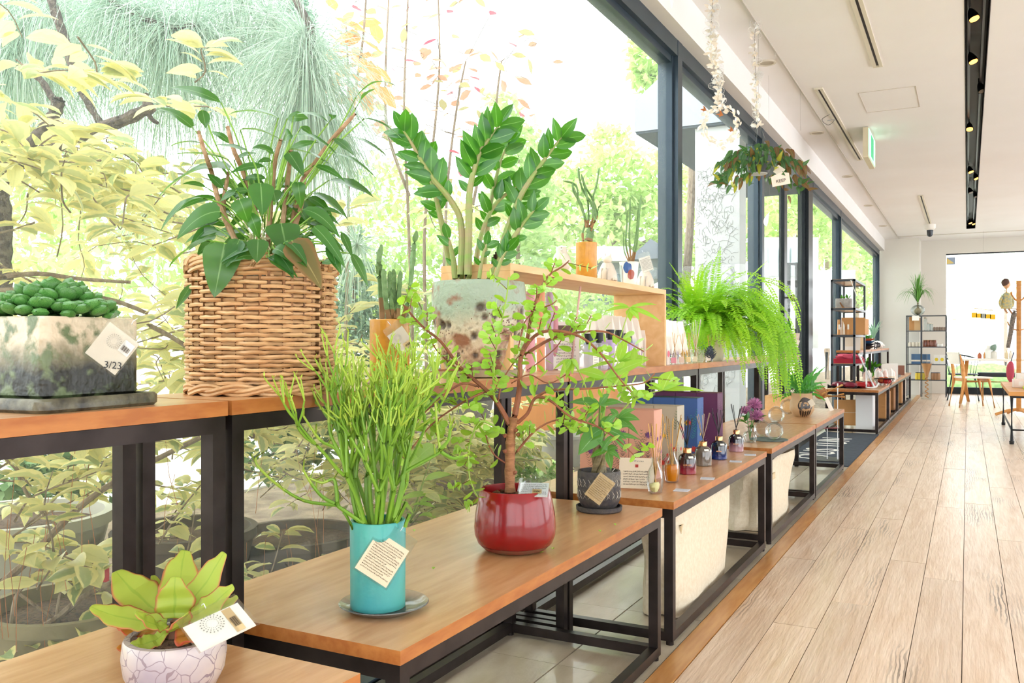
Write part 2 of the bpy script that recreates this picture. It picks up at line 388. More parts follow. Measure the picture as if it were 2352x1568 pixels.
# picture rail, slot diffusers, downlights, hatch, exit sign, dome camera
pr = single('picture_rail', G().bb(-1.158, -1.146, -2.5, 18.1, 2.958, 2.97), mat('rail_white', 'CFC8BC', .4, .3), 'thin white hanging rail along the ceiling beside the window', 'rail', smooth=False)
single('picture_rail', G().bb(-1.146, 3.5, 17.75, 17.762, 2.958, 2.97), MT['rail_white'], 'thin white hanging rail crossing the ceiling near the far wall', 'rail', smooth=False)
def diffuser(x, y0, y1, lab):
    s = T('slot_diffuser', lab, 'air vent', (x, (y0+y1)/2, 2.955), group='linear air vents in the ceiling')
    f = G(); w = .032
    f.bb(x-w, x-.009, y0, y1, 2.958, 2.971).bb(x+.009, x+w, y0, y1, 2.958, 2.971).bb(x-w, x+w, y0-.02, y0, 2.958, 2.971).bb(x-w, x+w, y1, y1+.02, 2.958, 2.971)
    s.part('frame', f, mat('vent_cream', 'DDD5C2', .5), smooth=False)
    s.part('slot', G().bb(x-.009, x+.009, y0, y1, 2.968, 2.972), blackp, smooth=False)
diffuser(-.565, 3.2, 6.7, 'long cream slot air vent nearest the camera, left of the lighting slot')
diffuser(-1.025, 7.1, 10.05, 'cream slot air vent beside the picture rail with a dark gap')
diffuser(-.555, 12.9, 16.0, 'short far slot air vent near the dome camera')
single('hook', G().tube(smooth_path([(-1.05, 7.9, 2.955), (-1.12, 7.95, 2.93), (-1.08, 8.05, 2.9), (-1.02, 7.98, 2.925), (-1.06, 7.85, 2.89)]), .003), mat('hook_grey', '8B8B88', .4, .5), 'bent wire hook dangling from the cream air vent', 'hook')
for i, (u, v) in enumerate(((1761, 143), (1876, 304), (1947, 404), (1995, 471), (2028, 518))):
    p = PZ(u, v, 2.97); s = T('downlight', ('largest, nearest', 'second nearest', 'middle', 'fourth', 'farthest smallest')[i]+' round white downlight between window and picture rail', 'ceiling light', (p.x, p.y, 2.955), group='round downlights over the window side')
    s.part('trim_ring', G().lathe((p.x, p.y, 2.96), [(.05, .01), (.05, 0), (.064, 0), (.066, .01)], 24), mat('ring_cream', 'D8CFBD', .5)); s.part('diffuser', G().lathe((p.x, p.y, 2.965), [(.0, 0), (.051, 0), (.051, .005)], 24), mat('ring_in', 'B8AD98', .6))
g = G(); x0, x1, y0, y1 = -.765, -.355, 7.375, 8.04
for a in ((x0, x1, y0, y0+.004), (x0, x1, y1, y1+.004), (x0, x0+.004, y0, y1), (x1, x1+.004, y0, y1)): g.bb(*a, 2.966, 2.9705)
single('access_hatch', g, mat('hatch_line', 'CFC6BA', .8), 'square access hatch outlined in the white ceiling', 'hatch', smooth=False)
p = PZ(1990, 290, 2.97)
s = T('exit_sign', 'cream box exit sign with a green lit face hanging from the ceiling', 'sign', (p.x, p.y, 2.75)); ex, ey = p.x, p.y
s.part('body', G().bb(ex-.03, ex+.015, ey, ey+.62, 2.69, 2.965), mat('exit_cream', 'D9CDAF', .5), smooth=False)
s.part('face', G().bb(ex+.0155, ex+.022, ey+.01, ey+.61, 2.705, 2.955), mat('exit_green', 'BFF2D8', .4, emit=.55), smooth=False, label='lit white and green face')
s.part('arrow_panel', G().bb(ex+.0222, ex+.024, ey+.2, ey+.42, 2.73, 2.93), mat('exit_green2', '2FB57C', .4, emit=.5), smooth=False)
p = PZ(2136, 516, 2.97); s = T('dome_camera', 'white ceiling dome camera with a dark lens near the far wall', 'camera', (p.x, p.y, 2.8))
s.part('mount', G().lathe((p.x, p.y, 2.88), [(.05, 0), (.085, .03), (.09, .09)], 20), paper); s.part('dome', G().lathe((p.x, p.y, 2.8), [(.0, -.035), (.03, -.025), (.045, .0), (.05, .08)], 20, 0), mat('dome_dark', '3A3D42', .15, .2))
# fascia, soffit
struct('trim_1', G().bb(-1.50, -1.408, -2.6, 18.12, 2.752, 2.97), white)
# ================================================================ walls
FY = 18.8
fw = G().bb(-1.62, -.365, FY, FY+.15, 0, 2.97).bb(-.365, 4.6, FY, FY+.15, 2.70, 2.97).bb(-1.62, -.80, 18.12, FY, 0, 2.97)
struct('wall_far', fw, wallm)
struct('wall_back', G().bb(-1.62, -1.2, -2.75, -2.6, 0, 2.97).bb(4.2, 4.6, -2.75, -2.6, 0, 2.97).bb(-1.2, 4.2, -2.75, -2.6, 0, .3).bb(-1.2, 4.2, -2.75, -2.6, 2.8, 2.97), wallm)
rw = G().bb(4.6, 4.75, 5.0, 5.8, 0, 2.97).bb(4.6, 4.75, 17.5, 18.95, 0, 2.97).bb(4.6, 4.75, 11.2, 12, 0, 2.8).bb(4.6, 4.75, 5.8, 17.5, 2.8, 2.97).bb(4.6, 4.75, -2.6, 5.0, 2.8, 2.97).bb(4.6, 4.75, -2.75, -2.3, 0, 2.8)
struct('wall_right', rw, wallm)
w = struct('window_8', G().bb(4.62, 4.68, -2.3, 5.0, 0, .06).bb(4.62, 4.68, -2.3, 5.0, 2.74, 2.8).bb(4.62, 4.68, .1, .17, .06, 2.74).bb(4.62, 4.68, 2.5, 2.57, .06, 2.74), wframe)  # unseen window, added so sky light fills the camera side
child('pane', G().bb(4.645, 4.651, -2.3, 5.0, .06, 2.74), MT.get('clear_pane') or glassmat('clear_pane', (1, 1, 1), gloss=.03), w)
w = struct('window_9', G().bb(-1.2, 4.2, -2.7, -2.64, .3, .36).bb(-1.2, 4.2, -2.7, -2.64, 2.74, 2.8).bb(1.4, 1.47, -2.7, -2.64, .36, 2.74), wframe)  # unseen window behind the camera, added as fill light
child('pane', G().bb(-1.2, 4.2, -2.672, -2.666, .36, 2.74), MT['clear_pane'], w)
w = struct('window_10', G().bb(4.62, 4.68, 5.8, 17.5, 0, .06).bb(4.62, 4.68, 5.8, 17.5, 2.74, 2.8), wframe)  # unseen window, added to brighten the far part of the room
child('pane', G().bb(4.645, 4.651, 5.8, 17.5, .06, 2.74), MT['clear_pane'], w)
area('portal_right', (4.8, 7.5, 1.4), (0, math.pi/2, 0), 2.6, 20, 1, portal=True)
area('portal_back', (1.5, -2.8, 1.55), (math.pi/2, 0, 0), 5.4, 2.4, 1, portal=True)
# far window
w = struct('window_7', G().bb(-.365, 4.6, FY+.03, FY+.1, 0, .13).bb(-.365, 4.6, FY+.03, FY+.1, 2.68, 2.7).bb(1.35, 1.42, FY+.03, FY+.1, .13, 2.68).bb(3.0, 3.07, FY+.03, FY+.1, .13, 2.68), wframe2)
child('pane', G().bb(-.365, 4.6, FY+.06, FY+.066, .13, 2.68), glassmat('far_glass', (1, 1, 1), veil=.05), w)  # veil whitens the far view like glare haze
# left glass wall: modules of 2.5 m
def post(g, y0, y1, x0=-1.60, x1=-1.488): g.bb(x0, x1, y0, y1, 0.0, 2.752)
def win(n, y0, y1):
    g = G(); g.bb(-1.60, -1.49, y0, y1, 2.66, 2.752).bb(-1.60, -1.52, y0, y1, 2.62, 2.66).bb(-1.60, -1.49, y0, y1, 0, .045)
    w = struct('window_%d' % n, g, wframe)
    m = G(); post(m, y1-.055, y1+.03); m.bb(-1.60, -1.515, y1-.085, y1-.055, .045, 2.66); child('mullion', m, wframe, w)
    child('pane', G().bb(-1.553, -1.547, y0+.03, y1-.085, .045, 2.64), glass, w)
win(1, -2.55, .0); win(2, .03, 4.98); win(3, 5.01, 7.32)
win(4, 9.95, 12.35); win(5, 12.38, 18.0)
d = struct('door_1', G().bb(-1.60, -1.49, 7.35, 9.92, 2.66, 2.752), wframe)
m = G(); post(m, 9.62, 9.9); child('door_post', m, wframe2, d)
lf = G(); lf.bb(-1.57, -1.52, 8.42, 8.50, 0, 2.66).bb(-1.57, -1.52, 7.36, 7.42, 0, 2.66).bb(-1.57, -1.52, 8.5, 8.56, 0, 2.66).bb(-1.57, -1.52, 9.56, 9.62, 0, 2.66).bb(-1.57, -1.52, 7.42, 8.42, 0, .1).bb(-1.57, -1.52, 8.56, 9.56, 0, .1)
child('door_leaf', lf, wframe2, d)
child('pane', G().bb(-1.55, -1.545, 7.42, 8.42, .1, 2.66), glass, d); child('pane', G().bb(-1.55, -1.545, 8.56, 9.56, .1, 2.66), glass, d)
child('door_knob', G().blob((-1.47, 8.54, 1.42), .03, 12).tube([(-1.52, 8.54, 1.42), (-1.47, 8.54, 1.42)], .01), mat('knob', 'A89C86', .25, .9), d, smooth=True)
child('door_handle', G().tube([(-1.50, 8.62, .55), (-1.45, 8.62, .55), (-1.45, 8.62, 1.12), (-1.50, 8.62, 1.12)], .012), wframe2, d, smooth=True)
child('threshold', G().bb(-1.62, -1.40, 7.36, 9.6, 0, .006), steel, d)
# ================================================================ mat in front of the door
g = G(); g.bb(-1.40, -.845, 7.42, 10.13, .0, .008)
dm = T('door_mat', 'dark grey entrance mat with white lettering in front of the glass door', 'mat', (-1.1, 8.8, 0))
dm.part('mat_body', g, mat('mat_grey', '3C4450', .95, col2='333A44', ns=20), smooth=False)
me = text_geo('OUS TUN', .42, .0006)
me.materials.append(paper); o = dm.inst('lettering', me, Matrix.Translation((-1.17, 8.62, .0092)) @ Matrix.Rotation(math.pi/2, 4, 'Z')); o['label'] = 'white block lettering on the mat'
# ================================================================ low benches
S_ = .03
def frame_box(g, x0, x1, y0, y1, zt, zb=.0, low=True):
    for x in (x0, x1-S_):
        for y in (y0, y1-S_): pass
def bench(y0, y1, lab, x0=-1.405, x1=-.853, z=.475, th=.025, grp='low wooden display benches', feet=True):
    t = T('low_bench', lab, 'bench', ((x0+x1)/2, (y0+y1)/2, 0), group=grp)
    top = G(); top.bb(x0, x1, y0, y1, z-th, z)
    for i in (2, 3, 4, 5): top.m[i] = 1
    t.part('tabletop', top, [wood, woode], smooth=False)
    zt = z-th-.001; f = G(); i = .004; a0, a1, b0, b1 = x0+i, x1-i, y0+i, y1-i
    for x in (a0, a1-S_): f.bb(x, x+S_, b0+S_, b1-S_, zt-S_, zt)
    for y in (b0, b1-S_): f.bb(a0, a1, y, y+S_, zt-S_, zt)
    t.part('top_frame', f, steel, smooth=False)
    for x in (a0, a1-S_):
        for y in (b0, b1-S_): t.part('leg', G().bb(x, x+S_, y, y+S_, .014+S_, zt-S_).lathe((x+S_/2, y+S_/2, .0), [(.013, 0), (.013, .014)], 10), steel, smooth=False)
    for x in (a0, a1-S_): t.part('bottom_rail', G().bb(x, x+S_, b0, b1, .014, .014+S_), steel, smooth=False)
    for y in (b0, b1-S_): t.part('bottom_rail', G().bb(a0+S_, a1-S_, y, y+S_, .014, .014+S_), steel, smooth=False)
    return t
bench(-.40, 1.112, 'low wooden bench in the near left corner under the pale crackle pot')
bench(1.222, 2.655, 'low wooden bench carrying the teal, red and grey patterned pots')
bench(2.775, 4.268, 'low wooden bench carrying the row of reed diffuser bottles')
bench(4.392, 5.795, 'low wooden bench carrying the chrysanthemum vase and glass globes')
bench(5.82, 7.25, 'low wooden bench carrying the dark handprint planter')
ys = (10.2, 11.75, 13.3, 14.85, 16.4)
for k in range(4): bench(ys[k], ys[k+1]-.03, ('nearest low bench beyond the door mat, under the tall shelf tower', 'second low bench beyond the door mat', 'third low bench beyond the door mat', 'farthest low bench by the wire rack')[k], grp='low wooden benches beyond the door')
# ================================================================ raised shelves along the glass
def rshelf(y0, y1, lab, x0=-1.475, x1=-1.2, z=.892, th=.027, grp='raised window shelves', name='raised_shelf'):
    t = T(name, lab, 'shelf', ((x0+x1)/2, (y0+y1)/2, 0), group=grp)
    top = G(); top.bb(x0, x1, y0, y1, z-th, z)
    for i in (2, 3, 4, 5): top.m[i] = 1
    t.part('tabletop', top, [wood, woode], smooth=False)
    zt = z-th-.001; f = G(); a0, a1, b0, b1 = x0+.003, x1-.003, y0+.003, y1-.003
    for x in (a0, a1-S_): f.bb(x, x+S_, b0+S_, b1-S_, zt-S_, zt)
    for y in (b0, b1-S_): f.bb(a0, a1, y, y+S_, zt-S_, zt)
    t.part('top_frame', f, steel, smooth=False)
    for x in (a0, a1-S_):
        for y in (b0, b1-S_): t.part('leg', G().bb(x, x+S_, y, y+S_, .0, zt-S_), steel, smooth=False)
    for y in (b0, b1-S_): t.part('bottom_rail', G().bb(a0+S_, a1-S_, y, y+S_, .014, .014+S_), steel, smooth=False)
    for x in (a0,): t.part('bottom_rail', G().bb(x, x+S_, b0+S_, b1-S_, .014, .014+S_), steel, smooth=False)
    return t
rshelf(-.36, 1.172, 'raised window shelf carrying the square succulent pot')
rshelf(1.182, 2.71, 'raised window shelf carrying the rattan basket and crater pot')
rshelf(2.72, 4.325, 'raised window shelf with the pine riser and scent boxes')
rshelf(4.335, 5.80, 'raised window shelf behind the hanging fern')
rshelf(5.81, 7.3, 'raised window shelf ending at the glass door with the grey pot')
for k, (a, b) in enumerate(((11.7, 13.2), (13.23, 14.8), (14.83, 16.35))): rshelf(a, b, ('near', 'middle', 'far')[k]+' raised shelf beyond the glass door', grp='raised shelves beyond the door')
# ================================================================ OUTDOORS
def scat(name, g, Ms, mats, off=(0, 0, 0)):
    V = np.array(g.v); F = [list(f) for f in g.f]; nv = len(V); M = np.array([np.array(m) for m in Ms]); n = len(M)
    VV = np.einsum('nij,vj->nvi', M[:, :3, :3], V)+M[:, None, :3, 3]-np.array(off)
    lt = np.array([len(f) for f in F]); fl = np.concatenate([np.array(f) for f in F])
    me = bpy.data.meshes.new(name); me.vertices.add(n*nv); me.vertices.foreach_set('co', VV.reshape(-1))
    L_ = (fl[None, :]+(np.arange(n)*nv)[:, None]).reshape(-1); me.loops.add(len(L_)); me.loops.foreach_set('vertex_index', L_.astype(np.int32))
    tot = np.tile(lt, n); st = np.concatenate([[0], np.cumsum(tot)[:-1]]); me.polygons.add(len(tot))
    me.polygons.foreach_set('loop_start', st.astype(np.int32)); me.polygons.foreach_set('loop_total', tot.astype(np.int32))
    for m in (mats if isinstance(mats, (list, tuple)) else [mats]): me.materials.append(m)
    if len(me.materials) > 1: me.polygons.foreach_set('material_index', np.repeat(np.random.randint(0, len(me.materials), n), len(F)).astype(np.int32))
    if g.uv:
        ul = me.uv_layers.new(name='UVMap'); one = []
        for i, f in enumerate(g.f):
            u = g.uv.get(i)
            for k in range(len(f)): one += (u[k] if u else (.5, .5))
        ul.data.foreach_set('uv', np.tile(np.array(one), n))
    me.polygons.foreach_set('use_smooth', [True]*len(tot)); me.update(); me.validate(); return me
def rdir(): 
    v = Vector((random.gauss(0, 1), random.gauss(0, 1), random.gauss(0, 1))); return v.normalized()
def litter():
    return mat('ground_litter', '8D7A60', .95, col2='5F4D38', ns=6, bump=.7, bs=60)
g = G(); g.bb(-40, -1.60, -8, 60, -.25, -.03); struct('ground_outside', g, litter())
g = G(); g.bb(-40, -4.4, -8, 60, -.03, -.015); struct('paving_outside', g, mat('paving_pale', 'D8D4CA', .8, col2='C9C4B8', ns=2))
g = G(); g.bb(-1.6, 12, 18.96, 60, -.25, -.02); struct('terrace_outside', g, mat('terrace_pale', 'D9D6CE', .8))
# variegated shrub close to the glass
vleaf = leafmat('variegated_leaf', '7FA36B', mid='93B07A', edge='F0E59A', tcol='F3EBA6', trans=.42, ew=.24, blot=.42, rough=.4, rand=.14)
vleaf2 = leafmat('yellow_leaf', 'DDDC9A', mid='C9CB86', edge='F4EAA0', tcol='F6F0AE', trans=.45, ew=.16, blot=.3, rough=.4, rand=.12)
bark = mat('shrub_bark', '7B6652', .85, col2='A08D78', ns=20, stretch=(3, 3, 1), bump=.5, bs=90)
barkd = mat('pine_bark', '6F625A', .9, col2='4A413D', ns=60, bump=1.0, bs=120, lo=.4, hi=.6)
lt = G().leaf((0, 0, 0), (0, 1, -.08), .5, ctrl=(0, .5, .14), fold=.3, n=5, shape='oval')
lt2 = G().leaf((0, 0, 0), (0, 1, -.2), .42, ctrl=(0, .55, .18), fold=-.25, n=5, shape='lance')
lm = [lt.mesh('leaf', vleaf), lt2.mesh('leaf', vleaf), lt.mesh('leaf', vleaf2), lt2.mesh('leaf', vleaf2)]
def ztop(y, x):
    k = 1.62 if y < 2.15 else max(.80, 1.62-(y-2.15)*1.3) if y < 2.9 else .78
    return k+(-2.3-x)*.32
shrub = T('variegated_shrub', 'large cream-yellow variegated shrub pressing against the outside of the window', 'shrub', (-2.6, 1.9, -.02))
leaves = []; tw = G(); random.seed(11)
for i in range(375):
    y = R(.55, 3.9); x = R(-3.1, -1.86); zt = ztop(y, x); z = R(.34, zt-.04)
    if i >= 300: z = R(.2, .82); y = R(.6, 3.2); x = R(-2.3, -1.82)
    if i % 3 == 0: z = zt-R(0, .25)
    if y > 2.9 and z < .35: z += .2
    p = Vector((x, y, z)); d = Vector((R(-.5, .7), R(-.8, .8), R(-.25, .6))).normalized(); L_ = R(.25, .5)
    if p.x+d.x*L_ > -1.68: d.x = -abs(d.x)*.3
    if p.z+d.z*L_ > zt: d.z = -abs(d.z)*.3
    pts = [p, p+d*L_*.35+rdir()*.03, p+d*L_*.7+rdir()*.03, p+d*L_]
    sp = smooth_path(pts, 3); tw.tube(sp, [.0032, .0012], 4)
    for j in range(1, len(sp)):
        for s in (-1, 1):
            if random.random() < .12: continue
            sd = d.cross(Vector((0, 0, 1))).normalized()*s; dd = (sd+d*.6+Vector((0, 0, R(-.35, .15)))+rdir()*.35).normalized()
            up = (Vector((0, 0, 1))+rdir()*.55).normalized(); q = sp[j]+dd*.008
            l = R(.06, .115)
            if (q+dd*l).x > -1.64: continue
            leaves.append((q, dd, up, l))
# leaves shown largest first
leaves.sort(key=lambda a: -(a[3]/max(.8, (a[0]-EYE).dot(FV)))*(1 if abs((a[0]-EYE).dot(RV)/(a[0]-EYE).dot(FV)) < .59 else .1))
mi = [0, 0, 0, 1, 1, 2, 2, 3]
for k, (q, dd, up, l) in enumerate(leaves[:295]):
    shrub.inst('leaf', lm[random.choice(mi)], frame(q, dd, up, l))
for (gt, ms, sl) in ((lt, vleaf, 0), (lt2, vleaf2, 1), (lt, vleaf2, 2), (lt2, vleaf, 3)):
    Ms = [frame(q, dd, up, l) for (q, dd, up, l) in leaves[295+sl::4]]
    me = scat('foliage', gt, Ms, ms, shrub.loc); o = bpy.data.objects.new('foliage', me); C.objects.link(o); o.parent = shrub.o; o['kind'] = 'stuff'
shrub.part('twigs', tw, bark, kind='stuff')
for pts, r in (([(-40, 1530), (60, 1465), (130, 1420), (190, 1372), (262, 1335)], .012), ([(-30, 1370), (60, 1290), (130, 1215), (200, 1150), (300, 1085), (460, 1005)], .011), ([(28, 1478), (28, 1420), (45, 1355), (110, 1295), (155, 1270)], .007),
               ([(150, 1460), (132, 1430), (135, 1380), (150, 1330), (172, 1290)], .005), ([(0, 1330), (60, 1375), (130, 1425), (170, 1455)], .005), ([(20, 1000), (50, 1110), (90, 1170), (135, 1210)], .006),
               ([(-20, 670), (60, 665), (130, 668), (260, 690), (340, 720)], .009), ([(0, 636), (90, 628), (180, 640), (300, 648)], .007), ([(330, 740), (420, 790), (500, 860), (560, 900)], .007)):
    pp = [P(u, v, 2.2+.0003*u) for u, v in pts]
    for q in pp: q.x = min(q.x, -1.68)
    shrub.part('branch', G().tube(smooth_path(pp), [r, r*.6], 7), bark)
# dead pine needles hanging in it
g = G()
for i in range(46):
    p = PX(R(-20, 800), R(1000, 1300), R(-2.1, -1.8)); q = p+Vector((R(-.05, .05), R(-.05, .05), -R(.15, .32))); g.tube([p, (p+q)/2+rdir()*.015, q], .0009, 3)
single('dead_pine_needles', g, mat('needle_orange', 'B9754A', .7), 'thin orange dead pine needles hanging in the shrub below the shelf', 'needles', kind='stuff')
# pine: branches traced where they hang, needles in drooping tufts
pine = T('weeping_pine', 'pine tree with long drooping blue-green needles at the top left outside', 'tree', (-3.1, 1.4, -.03))
def pbranch(pts, t, r0, r1):
    pp = smooth_path([P(u, v, t if not isinstance(t, tuple) else t[0]+(t[1]-t[0])*i/(len(pts)-1)) for i, (u, v) in enumerate(pts)]); g = G(); n = len(pp)
    rr = [(r0+(r1-r0)*i/(n-1))*(1+.12*math.sin(i*2.7)) for i in range(n)]
    g.tube(pp, rr, 9); pine.part('branch', g, barkd)
pbranch([(105, -60), (122, 10), (152, 100), (171, 171), (200, 232), (232, 285)], 2.9, .017, .011)
pbranch([(-60, 420), (0, 392), (60, 368), (178, 314), (286, 275), (352, 243)], 2.55, .022, .017)
pbranch([(334, 262), (334, 230), (337, 214)], 2.55, .009, .006)
pbranch([(340, 260), (350, 275), (363, 283)], 2.55, .008, .005)
pbranch([(55, 152), (95, 185), (121, 225), (140, 232)], 2.9, .010, .013)
pbranch([(135, 228), (125, 262), (104, 292), (70, 330), (45, 350)], 2.9, .022, .018)
pbranch([(10, 720), (6, 600), (8, 520), (2, 440), (0, 390), (-20, 300)], 2.7, .028, .022)
pbranch([(225, -40), (262, 5), (310, 32), (350, 50), (400, 62), (450, 56)], 3.1, .013, .007)
pbranch([(665, -20), (690, 20), (715, 70), (712, 130), (709, 205)], 3.1, .012, .016)
nm = [mat('needle_green', 'B9CDB9', .5, trans=.4), mat('needle_pale', 'DDE9DE', .5, trans=.45), mat('needle_deep', '9CB9A2', .5, trans=.35)]
def needles(c, axis, n, L_, spread, droop, thick=.0011):
    g = G()
    for i in range(n):
        c0 = tri(c[0], c[1]) if isinstance(c, tuple) else c
        d = (axis+rdir()*spread).normalized(); l = L_*R(.65, 1.1); sd = rdir().cross(d).normalized()*thick
        p1 = c0+d*l*.4; p2 = c0+d*l*.72+Vector((0, 0, -droop*l*.35)); p3 = c0+d*l*.9+Vector((0, 0, -droop*l))
        pts = [c0, p1, p2, p3]; b = len(g.v)
        for k, q in enumerate(pts): w = 1 if k < 3 else .3; g.v += [tuple(q-sd*w), tuple(q+sd*w)]
        m_ = random.randrange(3)
        for k in range(3): g.f.append((b+2*k, b+2*k+1, b+2*k+3, b+2*k+2)); g.m.append(m_)
    pine.part('needle_tuft', g, nm, kind='stuff')
random.seed(5)
for u, v, n, l in ((300, 20, 420, .42), (350, 45, 520, .44), (400, 60, 520, .44), (450, 60, 420, .42), (250, 0, 320, .4)): needles(P(u, v, 3.15), Vector((0, 0, -.45)), n, l, .85, .55)
needles((P(700, 60, 3.1), P(709, 190, 3.1)), Vector((0, 0, -.5)), 1300, .42, .8, .45)
needles(P(709, 205, 3.1), Vector((0, 0, -1)), 700, .46, .7, .3)
for u, v in ((500, -60), (560, 10), (620, 40), (180, -60), (520, 80)): needles(P(u, v, 3.3), Vector((0, 0, -.35)), 330, .40, .95, .45)
for u, v in ((20, -30), (-30, 60), (70, 60), (120, -20), (40, 130)): needles(P(u, v, 3.2), Vector((.1, 0, -.6)), 420, .42, .7, .5)
for u, v in ((330, 470), (820, 560)): needles(P(u, v, 3.6), Vector((0, 0, -.2)), 200, .3, .9, .4)
# sapling with bronze leaves
rl = [leafmat('bronze_leaf', 'B98F70', edge='C98D80', tcol='E0A98C', trans=.4), leafmat('olive_leaf', 'A3A070', tcol='CFC48C', trans=.4), leafmat('crimson_leaf', 'B54A5E', tcol='E0647C', trans=.4)]
ol = leafmat('orange_leaf', 'D99A55', mid='B9C07A', tcol='F0B06A', trans=.45)
small = G().leaf((0, 0, 0), (0, 1, -.05), .52, fold=.2, n=3, shape='oval'); sm = [small.mesh('leaf', m) for m in rl]+[small.mesh('leaf', ol)]
sap = T('bronze_leaved_sapling', 'slender sapling with sparse bronze and crimson leaves against the white sky', 'tree', tuple(PZ(985, 1250, -.02))); st = 4.6; sap.o.location = sap.loc = Vector((P(985, 0, st).x, P(985, 0, st).y, -.02))
random.seed(9)
for pts in ([(955, 1050), (945, 700), (935, 430), (928, 250), (934, 70), (940, -60)], [(985, 1050), (975, 650), (978, 480), (1000, 280), (1010, 130), (1005, -40)], [(1010, 1050), (1020, 600), (1030, 400), (1052, 230), (1070, 140)],
            [(1000, 1050), (1080, 500), (1130, 300), (1145, 190), (1152, 140)], [(940, 450), (890, 300), (886, 150), (895, -40)]):
    pp = smooth_path([P(u, v, st) for u, v in pts]); sap.part('trunk', G().tube(pp, [.010, .004], 6), bark)
    cand = [q for q in pp if q.z > 1.9]
    for k in range(34):
        b = random.choice(cand); dd = Vector((R(-1, 1), R(-1, 1), R(-.5, .3))).normalized(); e = b+Vector((R(-.28, .28), R(-.2, .2), R(-.16, .16)))
        if k % 3 == 0: sap.part('twig', G().tube([b, e], .0018, 4), bark)
        mm = random.choices(sm[:3], (5, 4, 1))[0]; sap.inst('leaf', mm, frame(e, dd, (Vector((0, 0, 1))+rdir()*.7), R(.06, .1)))
orl = T('orange_leaved_shrub', 'branches with large orange-green leaves beside the pine branch', 'shrub', (P(800, 0, 4).x, P(800, 0, 4).y, -.02))
for pts in ([(790, 900), (800, 500), (800, 200), (795, 60)], [(800, 300), (830, 120), (842, -20)]): orl.part('branch', G().tube(smooth_path([P(u, v, 4.0) for u, v in pts]), [.009, .004], 5), bark)
for k in range(38):
    p = P(R(765, 865), R(20, 230), R(3.8, 4.2)); orl.inst('leaf', sm[3], frame(p, Vector((R(-1, 1), R(-1, 1), R(-.9, .2))), (Vector((0, 0, 1))+rdir()*.8), R(.09, .16)))
# distant and middle-distance greenery
def crowns(name, lab, balls, n, size, mats, trunk=None, tr=.08, flat=.5, cat='tree', base=None):
    c0 = balls[0][0]; t = T(name, lab, cat, (c0.x, c0.y, -.02) if base is None else base); Ms = []
    tot = sum(b[1]**2 for b in balls)
    for c, r in balls:
        for i in range(int(n*r*r/tot)):
            d = rdir(); p = c+Vector((d.x, d.y, d.z*.8))*r*R(.35, 1)**.5*(1+.25*noise.noise(d*3+c)); Ms.append(frame(p, rdir(), (Vector((0, 0, 1))+rdir()*flat), size*R(.6, 1.3)))
    q = G().leaf((0, 0, 0), (0, 1, 0), .62, n=2, fold=.2, shape='oval')
    t.part('foliage', scat('foliage', q, Ms, mats, t.loc), None, kind='stuff')
    if trunk:
        for pts in trunk: t.part('trunk', G().tube(smooth_path(pts), [tr, tr*.4], 7), bark)
    return t
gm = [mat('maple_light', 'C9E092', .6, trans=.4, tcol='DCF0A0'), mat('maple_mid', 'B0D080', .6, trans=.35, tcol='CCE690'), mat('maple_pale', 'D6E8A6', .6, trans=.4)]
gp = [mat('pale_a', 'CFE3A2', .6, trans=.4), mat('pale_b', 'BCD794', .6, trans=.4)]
gb = [mat('blue_a', '7E9E86', .6, trans=.2), mat('blue_b', '93AF92', .6, trans=.2)]
random.seed(21)
def PB(u, v, t, r): return (P(u, v, t), r)
crowns('maple_tree', 'bright green maple tree seen between the crater pot and the thick window mullion', [PB(1420, 420, 14, .75), PB(1330, 500, 13.5, .8), PB(1480, 520, 14, .7), PB(1270, 420, 14, .45), PB(1400, 330, 15, .4), PB(1230, 530, 13, .5)], 7000, .14, gm, [[P(1430, 1000, 14), P(1420, 700, 14), P(1400, 420, 14)], [P(1425, 600, 14), P(1480, 560, 14), P(1520, 545, 14)]])
crowns('maple_tree', 'pale maple boughs hanging at the top just left of the thick window mullion', [PB(1500, 130, 10, .32), PB(1530, 60, 10.5, .25), PB(1520, 200, 10, .25), PB(1480, 170, 10, .15)], 1500, .11, gm, [[P(1560, 900, 10.6), P(1590, 400, 10.5), P(1570, 230, 10.2), P(1500, 160, 10)]], tr=.06)
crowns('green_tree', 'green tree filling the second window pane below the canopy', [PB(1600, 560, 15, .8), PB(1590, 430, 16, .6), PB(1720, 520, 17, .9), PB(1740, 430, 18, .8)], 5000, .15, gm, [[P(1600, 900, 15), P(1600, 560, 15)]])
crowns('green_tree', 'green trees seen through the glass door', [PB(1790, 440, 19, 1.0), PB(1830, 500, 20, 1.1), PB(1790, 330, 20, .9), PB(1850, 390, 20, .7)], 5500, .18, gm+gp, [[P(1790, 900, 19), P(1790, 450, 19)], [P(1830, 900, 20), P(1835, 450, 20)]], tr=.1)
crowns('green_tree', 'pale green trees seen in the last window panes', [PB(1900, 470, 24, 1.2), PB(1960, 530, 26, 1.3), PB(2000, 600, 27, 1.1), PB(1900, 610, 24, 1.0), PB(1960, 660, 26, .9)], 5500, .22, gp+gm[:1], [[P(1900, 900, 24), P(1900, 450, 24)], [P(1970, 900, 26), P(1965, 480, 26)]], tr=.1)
crowns('willow_bush', 'wispy pale green willow behind the zamioculcas plant', [PB(1180, 330, 8, .30), PB(1200, 430, 8, .36), PB(1170, 540, 8, .4), PB(1230, 600, 8.4, .4), PB(1150, 250, 8, .2), PB(1290, 640, 9, .4)], 3200, .09, gp, [[P(1190, 900, 8), P(1190, 300, 8)]], tr=.03)
